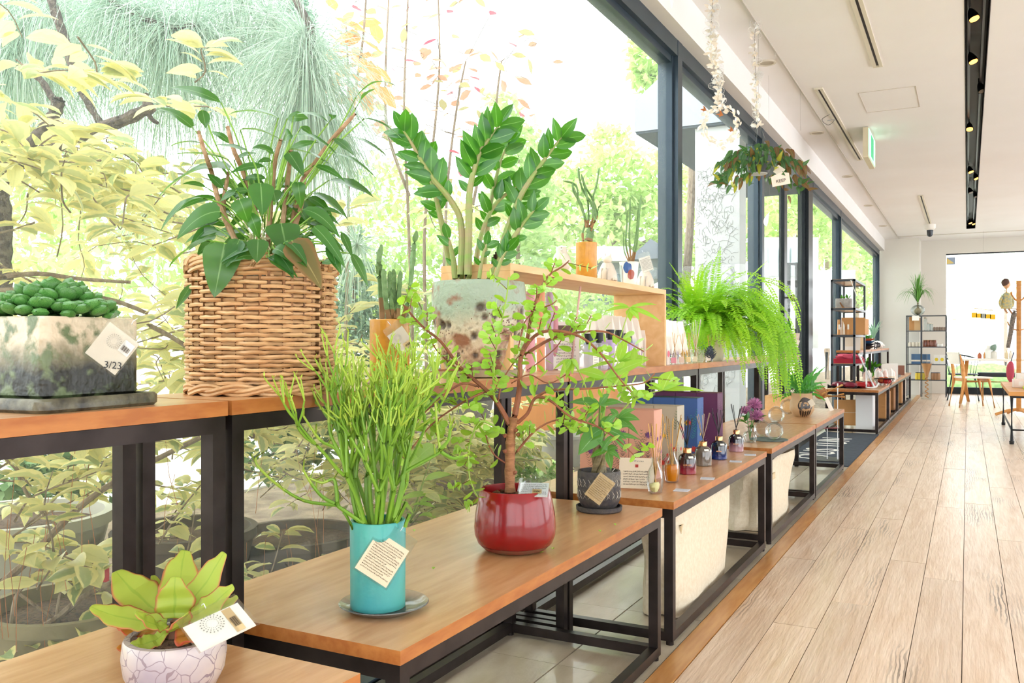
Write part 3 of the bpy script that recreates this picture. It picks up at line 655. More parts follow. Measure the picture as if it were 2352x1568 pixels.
crowns('bamboo_bush', 'soft lime green bush behind the yellow cylinder pot', [PB(900, 560, 6.4, .42), PB(960, 640, 6.4, .45), PB(880, 720, 6.2, .4), PB(1000, 760, 6.5, .4), PB(900, 430, 6.6, .3), PB(1020, 520, 6.8, .35)], 5200, .06, gp+[mat('lime', 'C9E27E', .6, trans=.4)], [[P(930, 1050, 6.4), P(940, 500, 6.4)]], tr=.02, cat='shrub')
crowns('conifer', 'blue-green columnar conifer behind the rattan basket', [PB(812, 560+60*i, 5.2, .1+.035*i) for i in range(6)], 3200, .05, gb, [[P(815, 1100, 5.2), P(812, 520, 5.2)]], tr=.02)
crowns('conifer', 'dark green conifer tip beside the hanging pine branch at the top', [PB(668, -10+45*i, 6.5, .12+.06*i) for i in range(4)], 2600, .05, [mat('conifer_dark', '5F9077', .6, trans=.2), gb[0]], [[P(668, 1000, 6.5), P(668, 0, 6.5)]], tr=.03)
crowns('green_bush', 'dense pale green bushes behind the yellow shrub on the left', [PB(60, 500, 6, .5), PB(250, 460, 6.5, .5), PB(420, 560, 6, .45), PB(560, 640, 6.4, .5), PB(120, 700, 5.5, .5), PB(-80, 300, 6, .5), PB(700, 700, 6.2, .5)], 6500, .08, gp+gm[:2], cat='shrub')
crowns('dark_shrub', 'dark green narrow-leaved shrub beyond the planters at lower left', [PB(60, 1080, 4.2, .22), PB(160, 1080, 4.4, .25), PB(620, 1030, 4.4, .2), PB(690, 1000, 4.4, .2)], 1500, .07, [mat('dk1', '5E7F4C', .6, trans=.2), mat('dk2', '7D9A62', .6, trans=.2)], cat='shrub')
crowns('garden_bush', 'green garden bushes behind the pine riser', [PB(1250, 700, 7.5, .4), PB(1350, 740, 8, .4), PB(1440, 760, 9, .5), PB(1520, 790, 10, .5), PB(1180, 760, 7, .35)], 3600, .08, gp+gm, cat='shrub')
crowns('jade_shrub', 'bright green upright succulent shrub beyond the gap between two bench tops', [PB(1235, 1085, 4.3, .1), PB(1190, 1070, 4.3, .09), PB(1270, 1095, 4.5, .09)], 420, .045, [mat('jade_bright', '9AC95A', .4, trans=.2), mat('jade_bright2', 'C2DE7A', .4, trans=.2)], cat='shrub')
# outdoor planters
def planter(u, v, x, r, h, m, lab, name='planter', zb=-.03, sq=0, lip=True):
    p = PX(u, v, x); c = (p.x, p.y, zb); g = G(); pr = [(r*.72, 0), (r*.93, h*.7), (r, h*.9), (r*1.04, h*.9), (r*1.05, h), (r*.95, h), (r*.93, h*.88), (0, h*.88)]
    t = T(name, lab, 'planter', c); t.part('pot', g.lathe(c, pr, 28), m); 
    t.part('soil', G().lathe((c[0], c[1], zb+h*.885), [(0, .0), (r*.92, 0), (0, .02)], 16), soil); return t
pt = mat('planter_tan', '8F8262', .8, col2='74684C', ns=5, bump=.3, bs=30); pb = mat('planter_brown', '5E5042', .85, col2='443A30', ns=5); pw = mat('planter_white', 'A9A698', .7)
planter(165, 1420, -2.12, .21, .34, pt, 'large tan planter outside at the lower left under the variegated leaves')
planter(40, 1330, -3.0, .3, .42, pw, 'white planter outside behind the tan one')
planter(258, 1400, -2.25, .10, .30, mat('bucket_black', '2E3236', .6), 'black bucket with a red tag outside beside the tan planter', 'bucket')
p = PX(236, 1318, -2.15); single('red_tag', G().box((p.x, p.y, p.z), (.035, .003, .045), .5), mat('red_tag', 'D0343F', .5), 'small red tag on the black bucket outside', 'tag', smooth=False)
planter(425, 1250, -2.5, .24, .36, pb, 'brown planter outside between the shelf legs')
planter(680, 1230, -2.35, .25, .28, pb, 'dark brown planter outside behind the pencil cactus')
planter(600, 1300, -2.2, .17, .22, pb, 'low brown planter outside beside the thick shelf leg')
planter(1045, 1150, -2.30, .36, .34, mat('planter_sand', 'A08E68', .8, col2='85764F', ns=3, bump=.2, bs=30), 'wide sand-coloured bowl planter outside behind the red pot')
planter(1010, 1000, -3.4, .4, .72, mat('planter_grey', '8E8B86', .9, col2='787570', ns=30), 'tall grey stone planter outside left of the tree trunk')
planter(1290, 1090, -3.0, .2, .26, pw, 'pale planter outside near the jade shrub')
crowns('variegated_groundcover', 'white-edged groundcover leaves in the sand-coloured bowl planter', [(Vector((PX(1045, 1150, -2.30).x, PX(1045, 1150, -2.30).y, .36)), .26)], 170, .07, [vleaf, vleaf2], cat='plant', base=(PX(1045, 1150, -2.30).x, PX(1045, 1150, -2.30).y, .28))
big = leafmat('broad_leaf', 'A6CF4E', mid='C4E070', tcol='BEE85A', trans=.5)
bl = T('broad_leaved_plant', 'bright green broad-leaved seedling outside right of the teal pot', 'plant', tuple(PX(950, 1230, -1.72)))
for (a, b, w) in (((1010, 1030), (920, 1080), .07), ((945, 1070), (1000, 1020), .05), ((1040, 1090), (975, 1103), .03), ((915, 1150), (985, 1135), .025), ((1035, 1145), (965, 1150), .03), ((945, 1160), (1000, 1165), .02), ((915, 1150), (950, 1180), .02), ((960, 1185), (1005, 1190), .02)):
    p, q = PX(*a, -1.72), PX(*b, -1.72); bl.part('leaf', G().leaf(q, p, w, ctrl=(p+q)/2+Vector((0, 0, .02)), nrm=(.6, -.5, .6), n=5), big)
    bl.part('stalk', G().tube([q, PX(940, 1200, -1.74)], .0022, 4), mat('stalk_green', '9DB65A', .6))
# canopy over the entrance, pillar with line drawing
can = T('entrance_canopy', 'white entrance canopy with a dark underside outside the second window', 'canopy', (-2.2, 9.5, 2.9))
g = G(); X0, X1, Y0, Y1, Z0, Z1, Z2 = -2.67, -1.66, 7.5, 11.5, 2.9, 3.18, 3.95
v = [(X0, Y0, Z0), (X1, Y0, Z0), (X1, Y0, Z2), (X0, Y0, Z1), (X0, Y1, Z0), (X1, Y1, Z0), (X1, Y1, Z2), (X0, Y1, Z1)]
for f in ((0, 1, 2, 3), (5, 4, 7, 6), (3, 2, 6, 7), (0, 3, 7, 4), (1, 5, 6, 2)): g.q([v[i] for i in f])
can.part('shell', g, mat('canopy_white', '9AA2AE', .6), smooth=False)
can.part('soffit', G().bb(X0+.01, X1, Y0+.01, Y1, Z0-.02, Z0-.001), mat('canopy_under', '39444D', .8), smooth=False)
pil = T('painted_pillar', 'white pillar covered in grey line drawings outside by the entrance', 'pillar', (-1.93, 7.62, 0))
px0, px1, py0, py1 = -2.13, -1.74, 7.56, 7.80
pil.part('shaft', G().bb(px0, px1, py0, py1, 0, 2.879), mat('pillar_white', 'CACACB', .7), smooth=False)
g = G(); random.seed(3); yy = py0-.003
for i in range(430):
    x = R(px0+.03, px1-.05); z = R(.6, 2.5); a = R(0, 6.28); L_ = R(.02, .11)
    if i % 3: q = [(x+math.cos(a)*L_*k/3, yy, z+math.sin(a)*L_*k/3+math.sin(k*2)*.006) for k in range(4)]
    else: rr = R(.012, .035); q = [(x+rr*math.cos(a+k*.8), yy, z+rr*1.3*math.sin(a+k*.8)) for k in range(7)]
    q = [(min(max(p_[0], px0+.01), px1-.01), p_[1], p_[2]) for p_ in q]; g.tube(q, .0015, 4)
pil.part('drawing', g, mat('pencil_grey', '9C9C9A', .8), label='grey doodle line drawing', kind='stuff')
# buildings beyond
def house(name, lab, u0, u1, v0, v1, t, m, dep=3.0, extra=None, cat='building'):
    a, b = P(u0, v0, t), P(u1, v1, t); c = (a+b)/2+FV*dep/2; w = (b-a).dot(RV)
    h = T(name, lab, cat, (c.x, c.y, 0)); g = G().box((c.x, c.y, (a.z+b.z)/2), (w, dep, abs(a.z-b.z)), TH); h.part('walls', g, m, smooth=False); return h, c, w, a.z, b.z
hw = mat('far_white', 'E8E9E8', .8); hg = mat('far_grey', '8D939A', .8); hd = mat('far_dark', '60676E', .8)
h, c, w, zt, zb = house('pavilion', 'low white-roofed pavilion outside behind the pine riser', 1195, 1440, 603, 700, 10, mat('far_mid', 'A5A9AE', .8), 1.2)
g = G().box((c.x, c.y, zt+.09), (w+.3, 1.7, .18), TH, taper=.8); h.part('roof', g, hw, smooth=False)
for k in range(4):
    q = P(1215+k*60, 660, 9.97); h.part('window', G().box((q.x, q.y, q.z), (.3, .04, .3), TH), mat('far_pane', '70808C', .3), smooth=False)
h, c, w, zt, zb = house('tent', 'dark grey hip-roofed stall outside left of the thick mullion', 1452, 1532, 592, 640, 9.5, hg, 1.2)
r = P(1495, 548, 9.8); g = G(); e = [P(1440, 596, 9.3), P(1546, 592, 9.3), P(1560, 590, 11), P(1452, 592, 11)]
for k in range(4): g.q([e[k], e[(k+1) % 4], r])
h.part('roof', g, hd, smooth=False)
h, c, w, zt, zb = house('white_house', 'white building seen through the glass door', 1755, 1880, 545, 800, 15, hw, 1)
for k in range(4):
    q = P(1775+k*26, 600, 14.97); h.part('window', G().box((q.x, q.y, q.z), (.16, .06, .5), TH), mat('far_pane2', 'BFD3D6', .3), smooth=False)
h, c, w, zt, zb = house('pale_wall', 'pale garden wall with planting behind the shelf tower', 1880, 1965, 620, 800, 21, hw, 2)
h, c, w, zt, zb = house('orange_glow_board', 'orange board on legs, its lit glow put into the colour, outside beyond the red pot', 1175, 1420, 893, 988, 5.2, mat('orange_glow_board', 'F2A858', .7, trans=.3, tcol='FFC070'), .03, cat='board')  # glow of a lit panel painted as plain orange board colour
for u in (1182, 1412): a, b = P(u, 985, 5.23), P(u, 985, 5.23); b.z = -.03; h.part('leg', G().tube([a, b], .015, 5), bark)
for u, v0, v1, t in ((1812, 605, 830, 9.0), (1834, 630, 832, 9.0)):
    pass
rk = T('garden_rack', 'black metal garden rack outside beyond the glass door', 'rack', tuple(P(1815, 835, 10)))
for u in (1796, 1812, 1830): a, b = P(u, 603, 10), P(u, 985, 10); rk.part('post', G().tube([a, b], .022, 4), blackp, smooth=False)
for v in (606, 690, 780): rk.part('rail', G().tube([P(1796, v, 10), P(1830, v, 10)], .02, 4), blackp, smooth=False)
# beyond the end window
random.seed(2)
h, c, w, zt, zb = house('white_cottage', 'white cottage with a grey roof far beyond the end window', 2215, 2330, 690, 820, 34, hw, 4)
a = P(2205, 692, 33.8); b = P(2340, 692, 33.8); r = P(2262, 655, 34.5); g = G(); g.q([a, b, r]); g.q([a+FV*5, r+FV*4, b+FV*5][::-1]); g.q([a, r, r+FV*4, a+FV*5]); g.q([b, b+FV*5, r+FV*4, r]); h.part('roof', g, mat('roof_pale', 'C8CCD0', .7), smooth=False)
for k in range(3): q = P(2235+k*30, 740, 33.9); h.part('window', G().box((q.x, q.y, q.z), (.35, .06, .6), TH), MT['far_pane2'], smooth=False)
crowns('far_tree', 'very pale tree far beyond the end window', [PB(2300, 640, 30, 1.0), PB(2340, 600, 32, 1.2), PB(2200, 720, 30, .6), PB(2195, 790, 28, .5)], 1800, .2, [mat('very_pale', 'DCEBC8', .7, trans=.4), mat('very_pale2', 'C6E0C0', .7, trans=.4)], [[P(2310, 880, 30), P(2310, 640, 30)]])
hb = T('round_hedge', 'rounded green hedge just outside the end window behind the chairs', 'hedge', tuple(PY(2230, 890, 22.0)))
for u in (2195, 2235, 2280): p = PY(u, 885, 21.5); hb.part('mound', G().blob((p.x, p.y, .1), (.55, .5, .38), 14, wob=.4, seed=u), mat('hedge_green', '6FA24C', .8, col2='9CC46A', ns=12, bump=1, bs=20))
# ================================================================ PLANTS AND POTS ON THE RAISED SHELF
ZS = .892
def tagprint(t, c, ux, uy, w, h, rows, n, m, parent, name='print', x0=.08, x1=.92, y0=.1, y1=.9, hgt=.45, seed=1):
    """rows of small printed characters on a card: ux, uy unit vectors of the card's plane, n its normal"""
    rnd = random.Random(seed); g = G(); dy = (y1-y0)/rows
    for r in range(rows):
        y = y1-(r+.5)*dy; x = x0; e = x1-(rnd.random()*.3*(x1-x0) if r % 4 == 3 else 0)
        while x < e:
            cw = dy*hgt*h/w*rnd.uniform(.5, 1.1)
            for k in range(2):
                a = x+rnd.uniform(0, cw*.3); b = x+cw*rnd.uniform(.6, 1); yy = y+dy*hgt*rnd.uniform(-.5, .5); th = dy*hgt*.16
                pts = [c+ux*((a-.5)*w)+uy*((yy-.5-th)*h), c+ux*((b-.5)*w)+uy*((yy-.5-th)*h), c+ux*((b-.5)*w)+uy*((yy-.5+th)*h), c+ux*((a-.5)*w)+uy*((yy-.5+th)*h)]
                g.q([q+n*.0012 for q in pts])
            xx = c+ux*((x+cw*.5-.5)*w)+uy*((y-.5)*h); v_ = dy*hgt*.5*h; tt = dy*hgt*.10*h
            g.q([xx-ux*tt-uy*v_+n*.0012, xx+ux*tt-uy*v_+n*.0012, xx+ux*tt+uy*v_+n*.0012, xx-ux*tt+uy*v_+n*.0012])
            x += cw*1.3
    t.part(name, g, m, parent=parent, smooth=False)
def plate(g, c, ux, uy, n, w, h, th=.001):
    a = [c+ux*(sx*w/2)+uy*(sy*h/2) for sx, sy in ((-1, -1), (1, -1), (1, 1), (-1, 1))]; b = [q-n*th for q in a]
    g.q(a); g.q(b[::-1])
    for k in range(4): g.q([b[k], b[(k+1) % 4], a[(k+1) % 4], a[k]])
sleeve = glassmat('plastic_sleeve', (.97, .97, .96), veil=.10, gloss=.02)
def rosette(g, c, ux, uy, n, r):
    for k in range(20):
        a = 2*math.pi*k/20; d = ux*math.cos(a)+uy*math.sin(a); e = ux*-math.sin(a)+uy*math.cos(a)
        for rr, ww in ((.5, .05), (.72, .07), (.95, .09)): 
            q = c+d*r*rr+n*.0014; g.q([q-d*ww*r, q+e*ww*r*.8, q+d*ww*r, q-e*ww*r*.8])
def hangtag(name, lab, u, v, t, w, h, ang, tilt=(0, 0), col=None, rows=10, logo=False, strip=None, sleeve_=True, yaw=0, txt=True, printed_at=None, grp='plastic-sleeved plant tags'):
    """plant tag: printed card in a clear sleeve; ang rotates it in its own plane"""
    c = P(u, v, t); n = (EYE-c).normalized(); n = (n+RV*tilt[0]+UP*tilt[1]).normalized(); ux0 = UP.cross(n).normalized(); uy0 = n.cross(ux0)
    ux = ux0*math.cos(ang)+uy0*math.sin(ang); uy = n.cross(ux)
    s = T(name, lab, 'tag', tuple(c-UP*.0), group=grp)
    card = G(); plate(card, c, ux, uy, n, w, h, .0012); cd = s.part('card', card, col or paper, smooth=False)
    if sleeve_: g = G(); plate(g, c+ux*w*.0+uy*h*.13+n*.0022, ux, uy, n, w*1.1, h*1.36, .0006); s.part('sleeve', g, sleeve, smooth=False)
    if txt: tagprint(s, c, ux, uy, w, h, rows, n, ink, cd, seed=int(u))
    if logo: g = G(); rosette(g, c+uy*h*.18-ux*w*.08, ux, uy, n, w*.2); s.part('emblem', g, mat('tag_grey', '8F8B84', .7), parent=cd, smooth=False, label='grey rosette emblem')
    if strip:
        g = G(); sc_ = c+ux*strip[0]*w+uy*strip[1]*h+n*.0016; plate(g, sc_, ux, uy, n, strip[2]*w, strip[3]*h, .0005); st = s.part('price_sticker', g, paper if len(strip) < 5 else mat('sticker_tan', 'EBCB9A', .6), parent=cd, smooth=False)
        g = G()
        bw_ = strip[2]*w*.018
        for k in range(11): g.q([sc_+ux*(strip[2]*w*(-.38+.07*k)+o)+uy*(strip[3]*h*q)+n*.0008 for o, q in ((0, -.3), (bw_*(1+k % 3), -.3), (bw_*(1+k % 3), .1), (0, .1))])
        s.part('barcode', g, ink, parent=cd, smooth=False)
    g = G(); top = c+uy*h*.78; g.tube(smooth_path([top, top+uy*.006+n*.004, top+uy*.012-n*.004]), .0008, 4); s.part('loop', g, mat('clear_loop', 'D8DDE0', .3))
    return s, c, ux, uy, n
# --- square mossy pot with a green succulent
cx_, cy_ = -1.345, .93
gl1 = mat('raku_glaze', 'C9C0AC', .28, col2='4A4A3A', ns=16, coat=.6, bump=.3, bs=40)
def height_mat(name, top, mid, bot, z0, z1, ns=18, amp=.35, rough=.3, coat=.5, bump=.3, bs=60, extra=None):
    m = bpy.data.materials.new(name); m.use_nodes = True; nt = m.node_tree; N = nt.nodes; L = nt.links; b = N['Principled BSDF']
    b.inputs['Roughness'].default_value = rough; b.inputs['Coat Weight'].default_value = coat
    tc = N.new('ShaderNodeTexCoord'); sp = N.new('ShaderNodeSeparateXYZ'); L.new(tc.outputs['Object'], sp.inputs[0])
    mr = N.new('ShaderNodeMapRange'); mr.inputs['From Min'].default_value = z0; mr.inputs['From Max'].default_value = z1; L.new(sp.outputs[2], mr.inputs[0])
    n = N.new('ShaderNodeTexNoise'); n.inputs['Scale'].default_value = ns; n.inputs['Detail'].default_value = 6; L.new(tc.outputs['Object'], n.inputs['Vector'])
    ma = N.new('ShaderNodeMath'); ma.operation = 'MULTIPLY_ADD'; ma.inputs[1].default_value = amp; L.new(n.outputs['Fac'], ma.inputs[0]); L.new(mr.outputs[0], ma.inputs[2])
    sb = N.new('ShaderNodeMath'); sb.operation = 'SUBTRACT'; sb.inputs[1].default_value = amp/2; L.new(ma.outputs[0], sb.inputs[0])
    r = N.new('ShaderNodeValToRGB'); e = r.color_ramp.elements; e[0].position = .3; e[0].color = lin(bot); e[1].position = .7; e[1].color = lin(top); k = e.new(.5); k.color = lin(mid)
    L.new(sb.outputs[0], r.inputs[0]); src = r.outputs[0]
    if extra:
        n2 = N.new('ShaderNodeTexNoise'); n2.inputs['Scale'].default_value = extra[1]; n2.inputs['Detail'].default_value = 5; L.new(tc.outputs['Object'], n2.inputs['Vector'])
        r2 = N.new('ShaderNodeValToRGB'); r2.color_ramp.elements[0].position = .5; r2.color_ramp.elements[1].position = .62; L.new(n2.outputs['Fac'], r2.inputs[0])
        mx = N.new('ShaderNodeMixRGB'); mx.inputs[2].default_value = lin(extra[0]); L.new(r2.outputs[0], mx.inputs[0]); L.new(src, mx.inputs[1]); src = mx.outputs[0]
    L.new(src, b.inputs['Base Color'])
    if bump:
        n3 = N.new('ShaderNodeTexNoise'); n3.inputs['Scale'].default_value = bs; L.new(tc.outputs['Object'], n3.inputs['Vector'])
        bp = N.new('ShaderNodeBump'); bp.inputs['Strength'].default_value = bump; bp.inputs['Distance'].default_value = .01; L.new(n3.outputs['Fac'], bp.inputs['Height']); L.new(bp.outputs[0], b.inputs['Normal'])
    MT[name] = m; return m
sqm = height_mat('mossy_square_glaze', 'C9B99E', '6F6A52', '17180F', .02, .15, ns=22, amp=.45, bump=.5, coat=.12, rough=.45, extra=('5C6A45', 30))
sq = T('square_succulent_pot', 'square raku-glazed pot, cream above and mossy black below, with a succulent', 'potted plant', (cx_, cy_, ZS))
RZ = .08
def rbox(c, hx, hy, z0, z1, rz, rr=.012, inner=None, n=5, topr=None):
    """rounded square ring profile as a lofted box"""
    g = G(); 
    def ring(hx, hy, z, r):
        out = []
        for qx, qy, a0 in ((1, 1, 0), (-1, 1, 90), (-1, -1, 180), (1, -1, 270)):
            for k in range(n+1):
                a = math.radians(a0+90*k/n); x = qx*(hx-r)+r*math.cos(a); y = qy*(hy-r)+r*math.sin(a); out.append((c[0]+x*math.cos(rz)-y*math.sin(rz), c[1]+x*math.sin(rz)+y*math.cos(rz), z))
        return out
    rings = [ring(hx-.004, hy-.004, z0, rr), ring(hx, hy, z0+.005, rr), ring(hx, hy, z1-.004, rr), ring(hx-.003, hy-.003, z1, rr)]
    if inner: rings += [ring(hx-inner, hy-inner, z1, rr*.7), ring(hx-inner-.001, hy-inner-.001, z1-.03, rr*.7)]
    m_ = len(rings[0]); b = len(g.v)
    for r in rings: g.v += r
    for j in range(len(rings)-1):
        for k in range(m_): a = b+j*m_+k; d = b+j*m_+(k+1) % m_; g.f.append((a, d, d+m_, a+m_)); g.m.append(0)
    g.f.append(tuple(range(b+m_-1, b-1, -1))); g.m.append(0); g.f.append(tuple(range(b+(len(rings)-1)*m_, b+len(rings)*m_))); g.m.append(0); return g
sq.part('saucer', rbox((cx_, cy_), .118, .118, ZS, ZS+.022, RZ, .02, inner=.012), mat('saucer_glaze', '2F2B22', .35, col2='6E6A54', ns=30, coat=.2, bump=.3, bs=50))
sq.part('pot', rbox((cx_, cy_), .093, .093, ZS+.02, ZS+.148, RZ, .014, inner=.012), sqm)
sq.part('soil', G().box((cx_, cy_, ZS+.13), (.15, .15, .02), RZ), soil, smooth=False)
succ = mat('succulent_green', '35702B', .35, col2='62984A', ns=30, trans=.12, rand=.15)
cl = G(); nn = 8; prof = [(.0, 0), (.18, .08), (.34, .3), (.42, .58), (.3, .84), (.03, 1.0)]
for j, (r, z) in enumerate(prof):
    for k in range(nn): a = 2*math.pi*k/nn; cl.v.append((r*math.cos(a)*1.1, z, r*math.sin(a)*.62))
for j in range(5):
    for k in range(nn): a = j*nn+k; b = j*nn+(k+1) % nn; cl.f.append((a, b, b+nn, a+nn)); cl.m.append(0)
clm = cl.mesh('leaf', succ); random.seed(4)
for i in range(120):
    a = i*2.4; rr = .078*math.sqrt(i/120); hgt = .058*(1-(rr/.085)**2)
    ctr = Vector((cx_+rr*math.cos(a)*1.1, cy_+rr*math.sin(a), ZS+.142+hgt*.75)); dd = Vector((math.cos(a)*rr*14, math.sin(a)*rr*14, .75-rr*6))+rdir()*.35
    sq.inst('leaf', clm, frame(ctr, dd, UP, R(.022, .036)))
hangtag('plant_tag', 'clear-sleeved tag with rosette emblem, barcode and handwritten 3/23 on the square succulent pot', 258, 800, 1.38, .058, .062, -.66, tilt=(-.35, 0), col=mat('tag_card', 'D9CFBF', .7), logo=True, strip=(.30, .22, .32, .34), txt=False)
s, c, ux, uy, n = None, P(258, 800, 1.38), None, None, None
n = ((EYE-c).normalized()+RV*-.35).normalized(); ux0 = UP.cross(n).normalized(); uy0 = n.cross(ux0)
me = text_geo('3/23', .016, .0002); me.materials.append(blackp); pt_ = [o for o in bpy.data.objects if o.name.startswith('plant_tag')][0]
X = (ux0*math.cos(-.1)+uy0*math.sin(-.1)); Y = n.cross(X); q = c-uy0*.027+ux0*.002+n*.003
o = bpy.data.objects.new('handwriting', me); C.objects.link(o); o.parent = pt_; o.matrix_local = Matrix.Translation(-Vector(pt_.location)) @ Matrix(((X.x, Y.x, n.x, q.x), (X.y, Y.y, n.y, q.y), (X.z, Y.z, n.z, q.z), (0, 0, 0, 1)))
# --- rattan basket with the big plant
bx, by = -1.338, 1.405; BR = .148
bk = T('basket_plant', 'tall leafy plant with arching glossy leaves in a round rattan basket', 'potted plant', (bx, by, ZS))
rat = mat('rattan', 'D6AE7E', .5, col2='BC8C5C', ns=16, bump=.15, bs=120, coat=.15, rand=.12); ratd = mat('rattan_dark', 'A87848', .55, col2='7E542F', ns=16, rand=.1)
random.seed(6); H0 = .268; NS = 20
for k in range(NS):
    a = 2*math.pi*(k+.5)/NS; g = G()
    for s_ in (-.017, .017): 
        aa = a+s_/BR*.5; g.tube([(bx+BR*math.cos(aa)*.97, by+BR*math.sin(aa)*.97, ZS+.008), (bx+BR*math.cos(aa), by+BR*math.sin(aa), ZS+H0-.01)], .0035, 6)
    bk.part('stake', g, ratd)
rows = 26
for j in range(rows):
    z = ZS+.026+j*(H0-.05)/(rows-1)*1.0; g = G(); pts = []; M_ = NS*4; ph = (j % 2)*math.pi
    for k in range(M_):
        a = 2*math.pi*k/M_; r = BR+.0075*math.cos(NS/2*a+ph)+R(-.0006, .0006); pts.append((bx+r*math.cos(a), by+r*math.sin(a), z+R(-.0009, .0009)))
    pts.append(pts[0]); g.tube(pts, .0041+R(-.0004, .0004), 6, cap=False); bk.part('weave', g, rat)
for zz, amp in ((ZS+.008, .006), (ZS+.016, .006), (ZS+H0-.012, .004), (ZS+H0-.002, .004), (ZS+H0+.006, .003)):
    for ph in (0, math.pi):
        g = G(); pts = [(bx+(BR+.004+.004*math.cos(7*a_+ph))*math.cos(a_), by+(BR+.004+.004*math.cos(7*a_+ph))*math.sin(a_), zz+amp*math.sin(7*a_+ph)) for a_ in [2*math.pi*k/84 for k in range(85)]]
        g.tube(pts, .0042, 6, cap=False); bk.part('border_cane', g, rat)
for k in range(11):
    a = 2*math.pi*k/11+.2; g = G()
    for d_ in (0, .028, .056):
        pts = []
        for q in range(13):
            b_ = q/12*1.6*math.pi-.3; aa = a+d_+.10*math.sin(b_*.5)+q*.011; rr = BR+.011*math.cos(b_); pts.append((bx+rr*math.cos(aa), by+rr*math.sin(aa), ZS+H0-.006+.022*math.sin(b_)))
        g.tube(pts, .0036, 6)
    bk.part('rim_wrap', g, rat, label='canes wrapped over the rim')
bk.part('liner', G().lathe((bx, by, ZS), [(BR*.9, .004), (BR*.93, H0-.03), (0, H0-.03)], 28), ratd); bk.part('soil', G().lathe((bx, by, ZS+H0-.032), [(0, .004), (BR*.9, .004), (0, .02)], 24), soil)
TB = (Vector((bx, by, 1))-EYE).dot(FV)
blf = leafmat('basket_leaf', '35652F', mid='7FA566', tcol='7CBE30', trans=.30, rough=.26, spec=.6, mw=.012, rand=.16)
blb = leafmat('basket_leaf_brown', '6E6A3E', mid='A39A62', edge='8A6A42', tcol='A08038', trans=.3, rough=.35)
stemm = mat('woody_stem', 'B59474', .75, col2='94704E', ns=40, bump=.5, bs=120); petm = mat('petiole', '8AB74C', .45, trans=.15)
LV = [(508,236,388,202,25,-14),(441,292,358,250,28,-16),(465,252,473,295,22,0),(639,271,526,262,19,-16),(552,298,653,327,14,-16),(530,331,482,302,14,-8),(464,331,390,337,11,-12),(523,366,398,354,15,-10),(570,348,492,333,11,-6),(629,352,579,341,22,-8),(538,368,590,352,17,-6),(624,369,590,375,13,-6),(608,382,528,398,17,-10),
(817,224,915,203,10,-38),(827,232,862,203,22,-4),(674,266,755,281,8,-18),(660,272,709,272,24,-4),(762,272,767,257,14,0),(672,310,775,356,10,-24),(664,345,732,327,17,-8),(692,290,721,315,17,-4),(790,313,891,361,10,-16),(767,318,814,358,18,-6),(758,351,863,408,9,-18),(664,351,697,405,32,-4),(837,272,931,328,8,-18),(721,380,793,417,16,-10),(670,308,650,325,26,-8),(664,343,773,393,13,-18),
(527,389,365,450,28,-40),(473,430,418,423,11,-8),(513,433,475,398,18,-2),(611,410,551,415,15,-8),(599,421,603,493,50,0),(628,437,634,466,30,0),(542,437,502,466,15,-4),(570,438,525,449,15,-6),(498,456,406,487,18,-18),(467,455,368,531,11,-34),(505,486,406,550,42,-26),(504,507,427,531,20,-10),(550,458,570,512,42,-4),(573,487,596,550,26,-4),(508,527,423,560,20,-12),(473,553,386,616,17,-16),(492,553,452,588,20,-6),(516,560,492,683,74,0),(550,551,519,614,36,-2),(593,550,590,603,42,0),(646,513,661,587,68,0),
(641,463,693,518,26,-6),(684,418,692,481,27,-2),(695,481,782,548,26,-24),(755,414,859,453,17,-14),(718,443,800,505,16,-14),(722,521,793,616,30,-14),(738,481,790,496,11,-8),(683,531,695,587,23,-4),(698,542,725,594,19,-6),(671,553,739,664,62,-8),(755,561,776,617,23,-4),(698,542,759,539,12,-6),(742,600,773,605,23,0),(784,533,810,594,15,-6),(807,582,846,660,18,-10),(698,504,771,538,22,-10),(748,493,784,522,12,-4),(440,652,404,710,16,0),(750,561,785,632,21,-4)]
random.seed(12)
for i in range(62):
    a = R(0, 6.28); u0 = 612+math.cos(a)*R(20, 130); v0 = 505+math.sin(a)*85; sgn = 1 if u0 > 612 else -1
    LV.append((u0, v0, u0+sgn*R(30, 80), v0+R(-10, 60), R(16, 34), -12, .1))
ctrp = Vector((bx, by, ZS+H0))
for i, L_ in enumerate(LV):
    u0, v0, u1, v1, w, bl_ = L_[:6]
    bigface = w > 38; dt = (-.10 if bigface else R(-.09, .09)) if len(L_) == 6 else R(.02, .12)
    t0 = TB+dt; hang = v1 > 600 and v0 < 610 and 480 < (u0+u1)/2 < 790
    if hang: t0 = TB-.165
    p0 = P(u0, v0, t0); p1 = P(u1, v1, t0+(R(-.06, .03) if not hang else -.02)); mid = P((u0+u1)/2, (v0+v1)/2+bl_*1.3, t0-.01)
    thin = w/max(1, math.hypot(u1-u0, v1-v0)) < .17
    nr = (UP+(EYE-p0).normalized()*R(.15, .5)+RV*R(-.3, .3)) if thin else ((EYE-p0).normalized()*(1.6 if bigface else .8)+UP*.7+rdir()*.2)
    ww = w*t0/2000*(2.5 if thin else 1.25)
    g = G().leaf(p0, p1, ww, ctrl=mid, nrm=nr, fold=.22 if not bigface else .12, n=9, shape='heart' if w > 26 else 'lance', wave=.02)
    lf_ = bk.part('leaf', g, blb if i == 59 else blf, label='large brown-tinged leaf hanging over the rim' if i == 59 else None)
    bq = P(612+(u0-612)*.30, min(max(v0+70, 470), 596), TB+dt*.3); cq = (p0+bq)/2+(p0-bq).cross(FV).normalized()*R(-.012, .012)+UP*.012
    bk.part('petiole', G().tube(smooth_path([p0, cq, bq], 4), .0018, 5), petm)
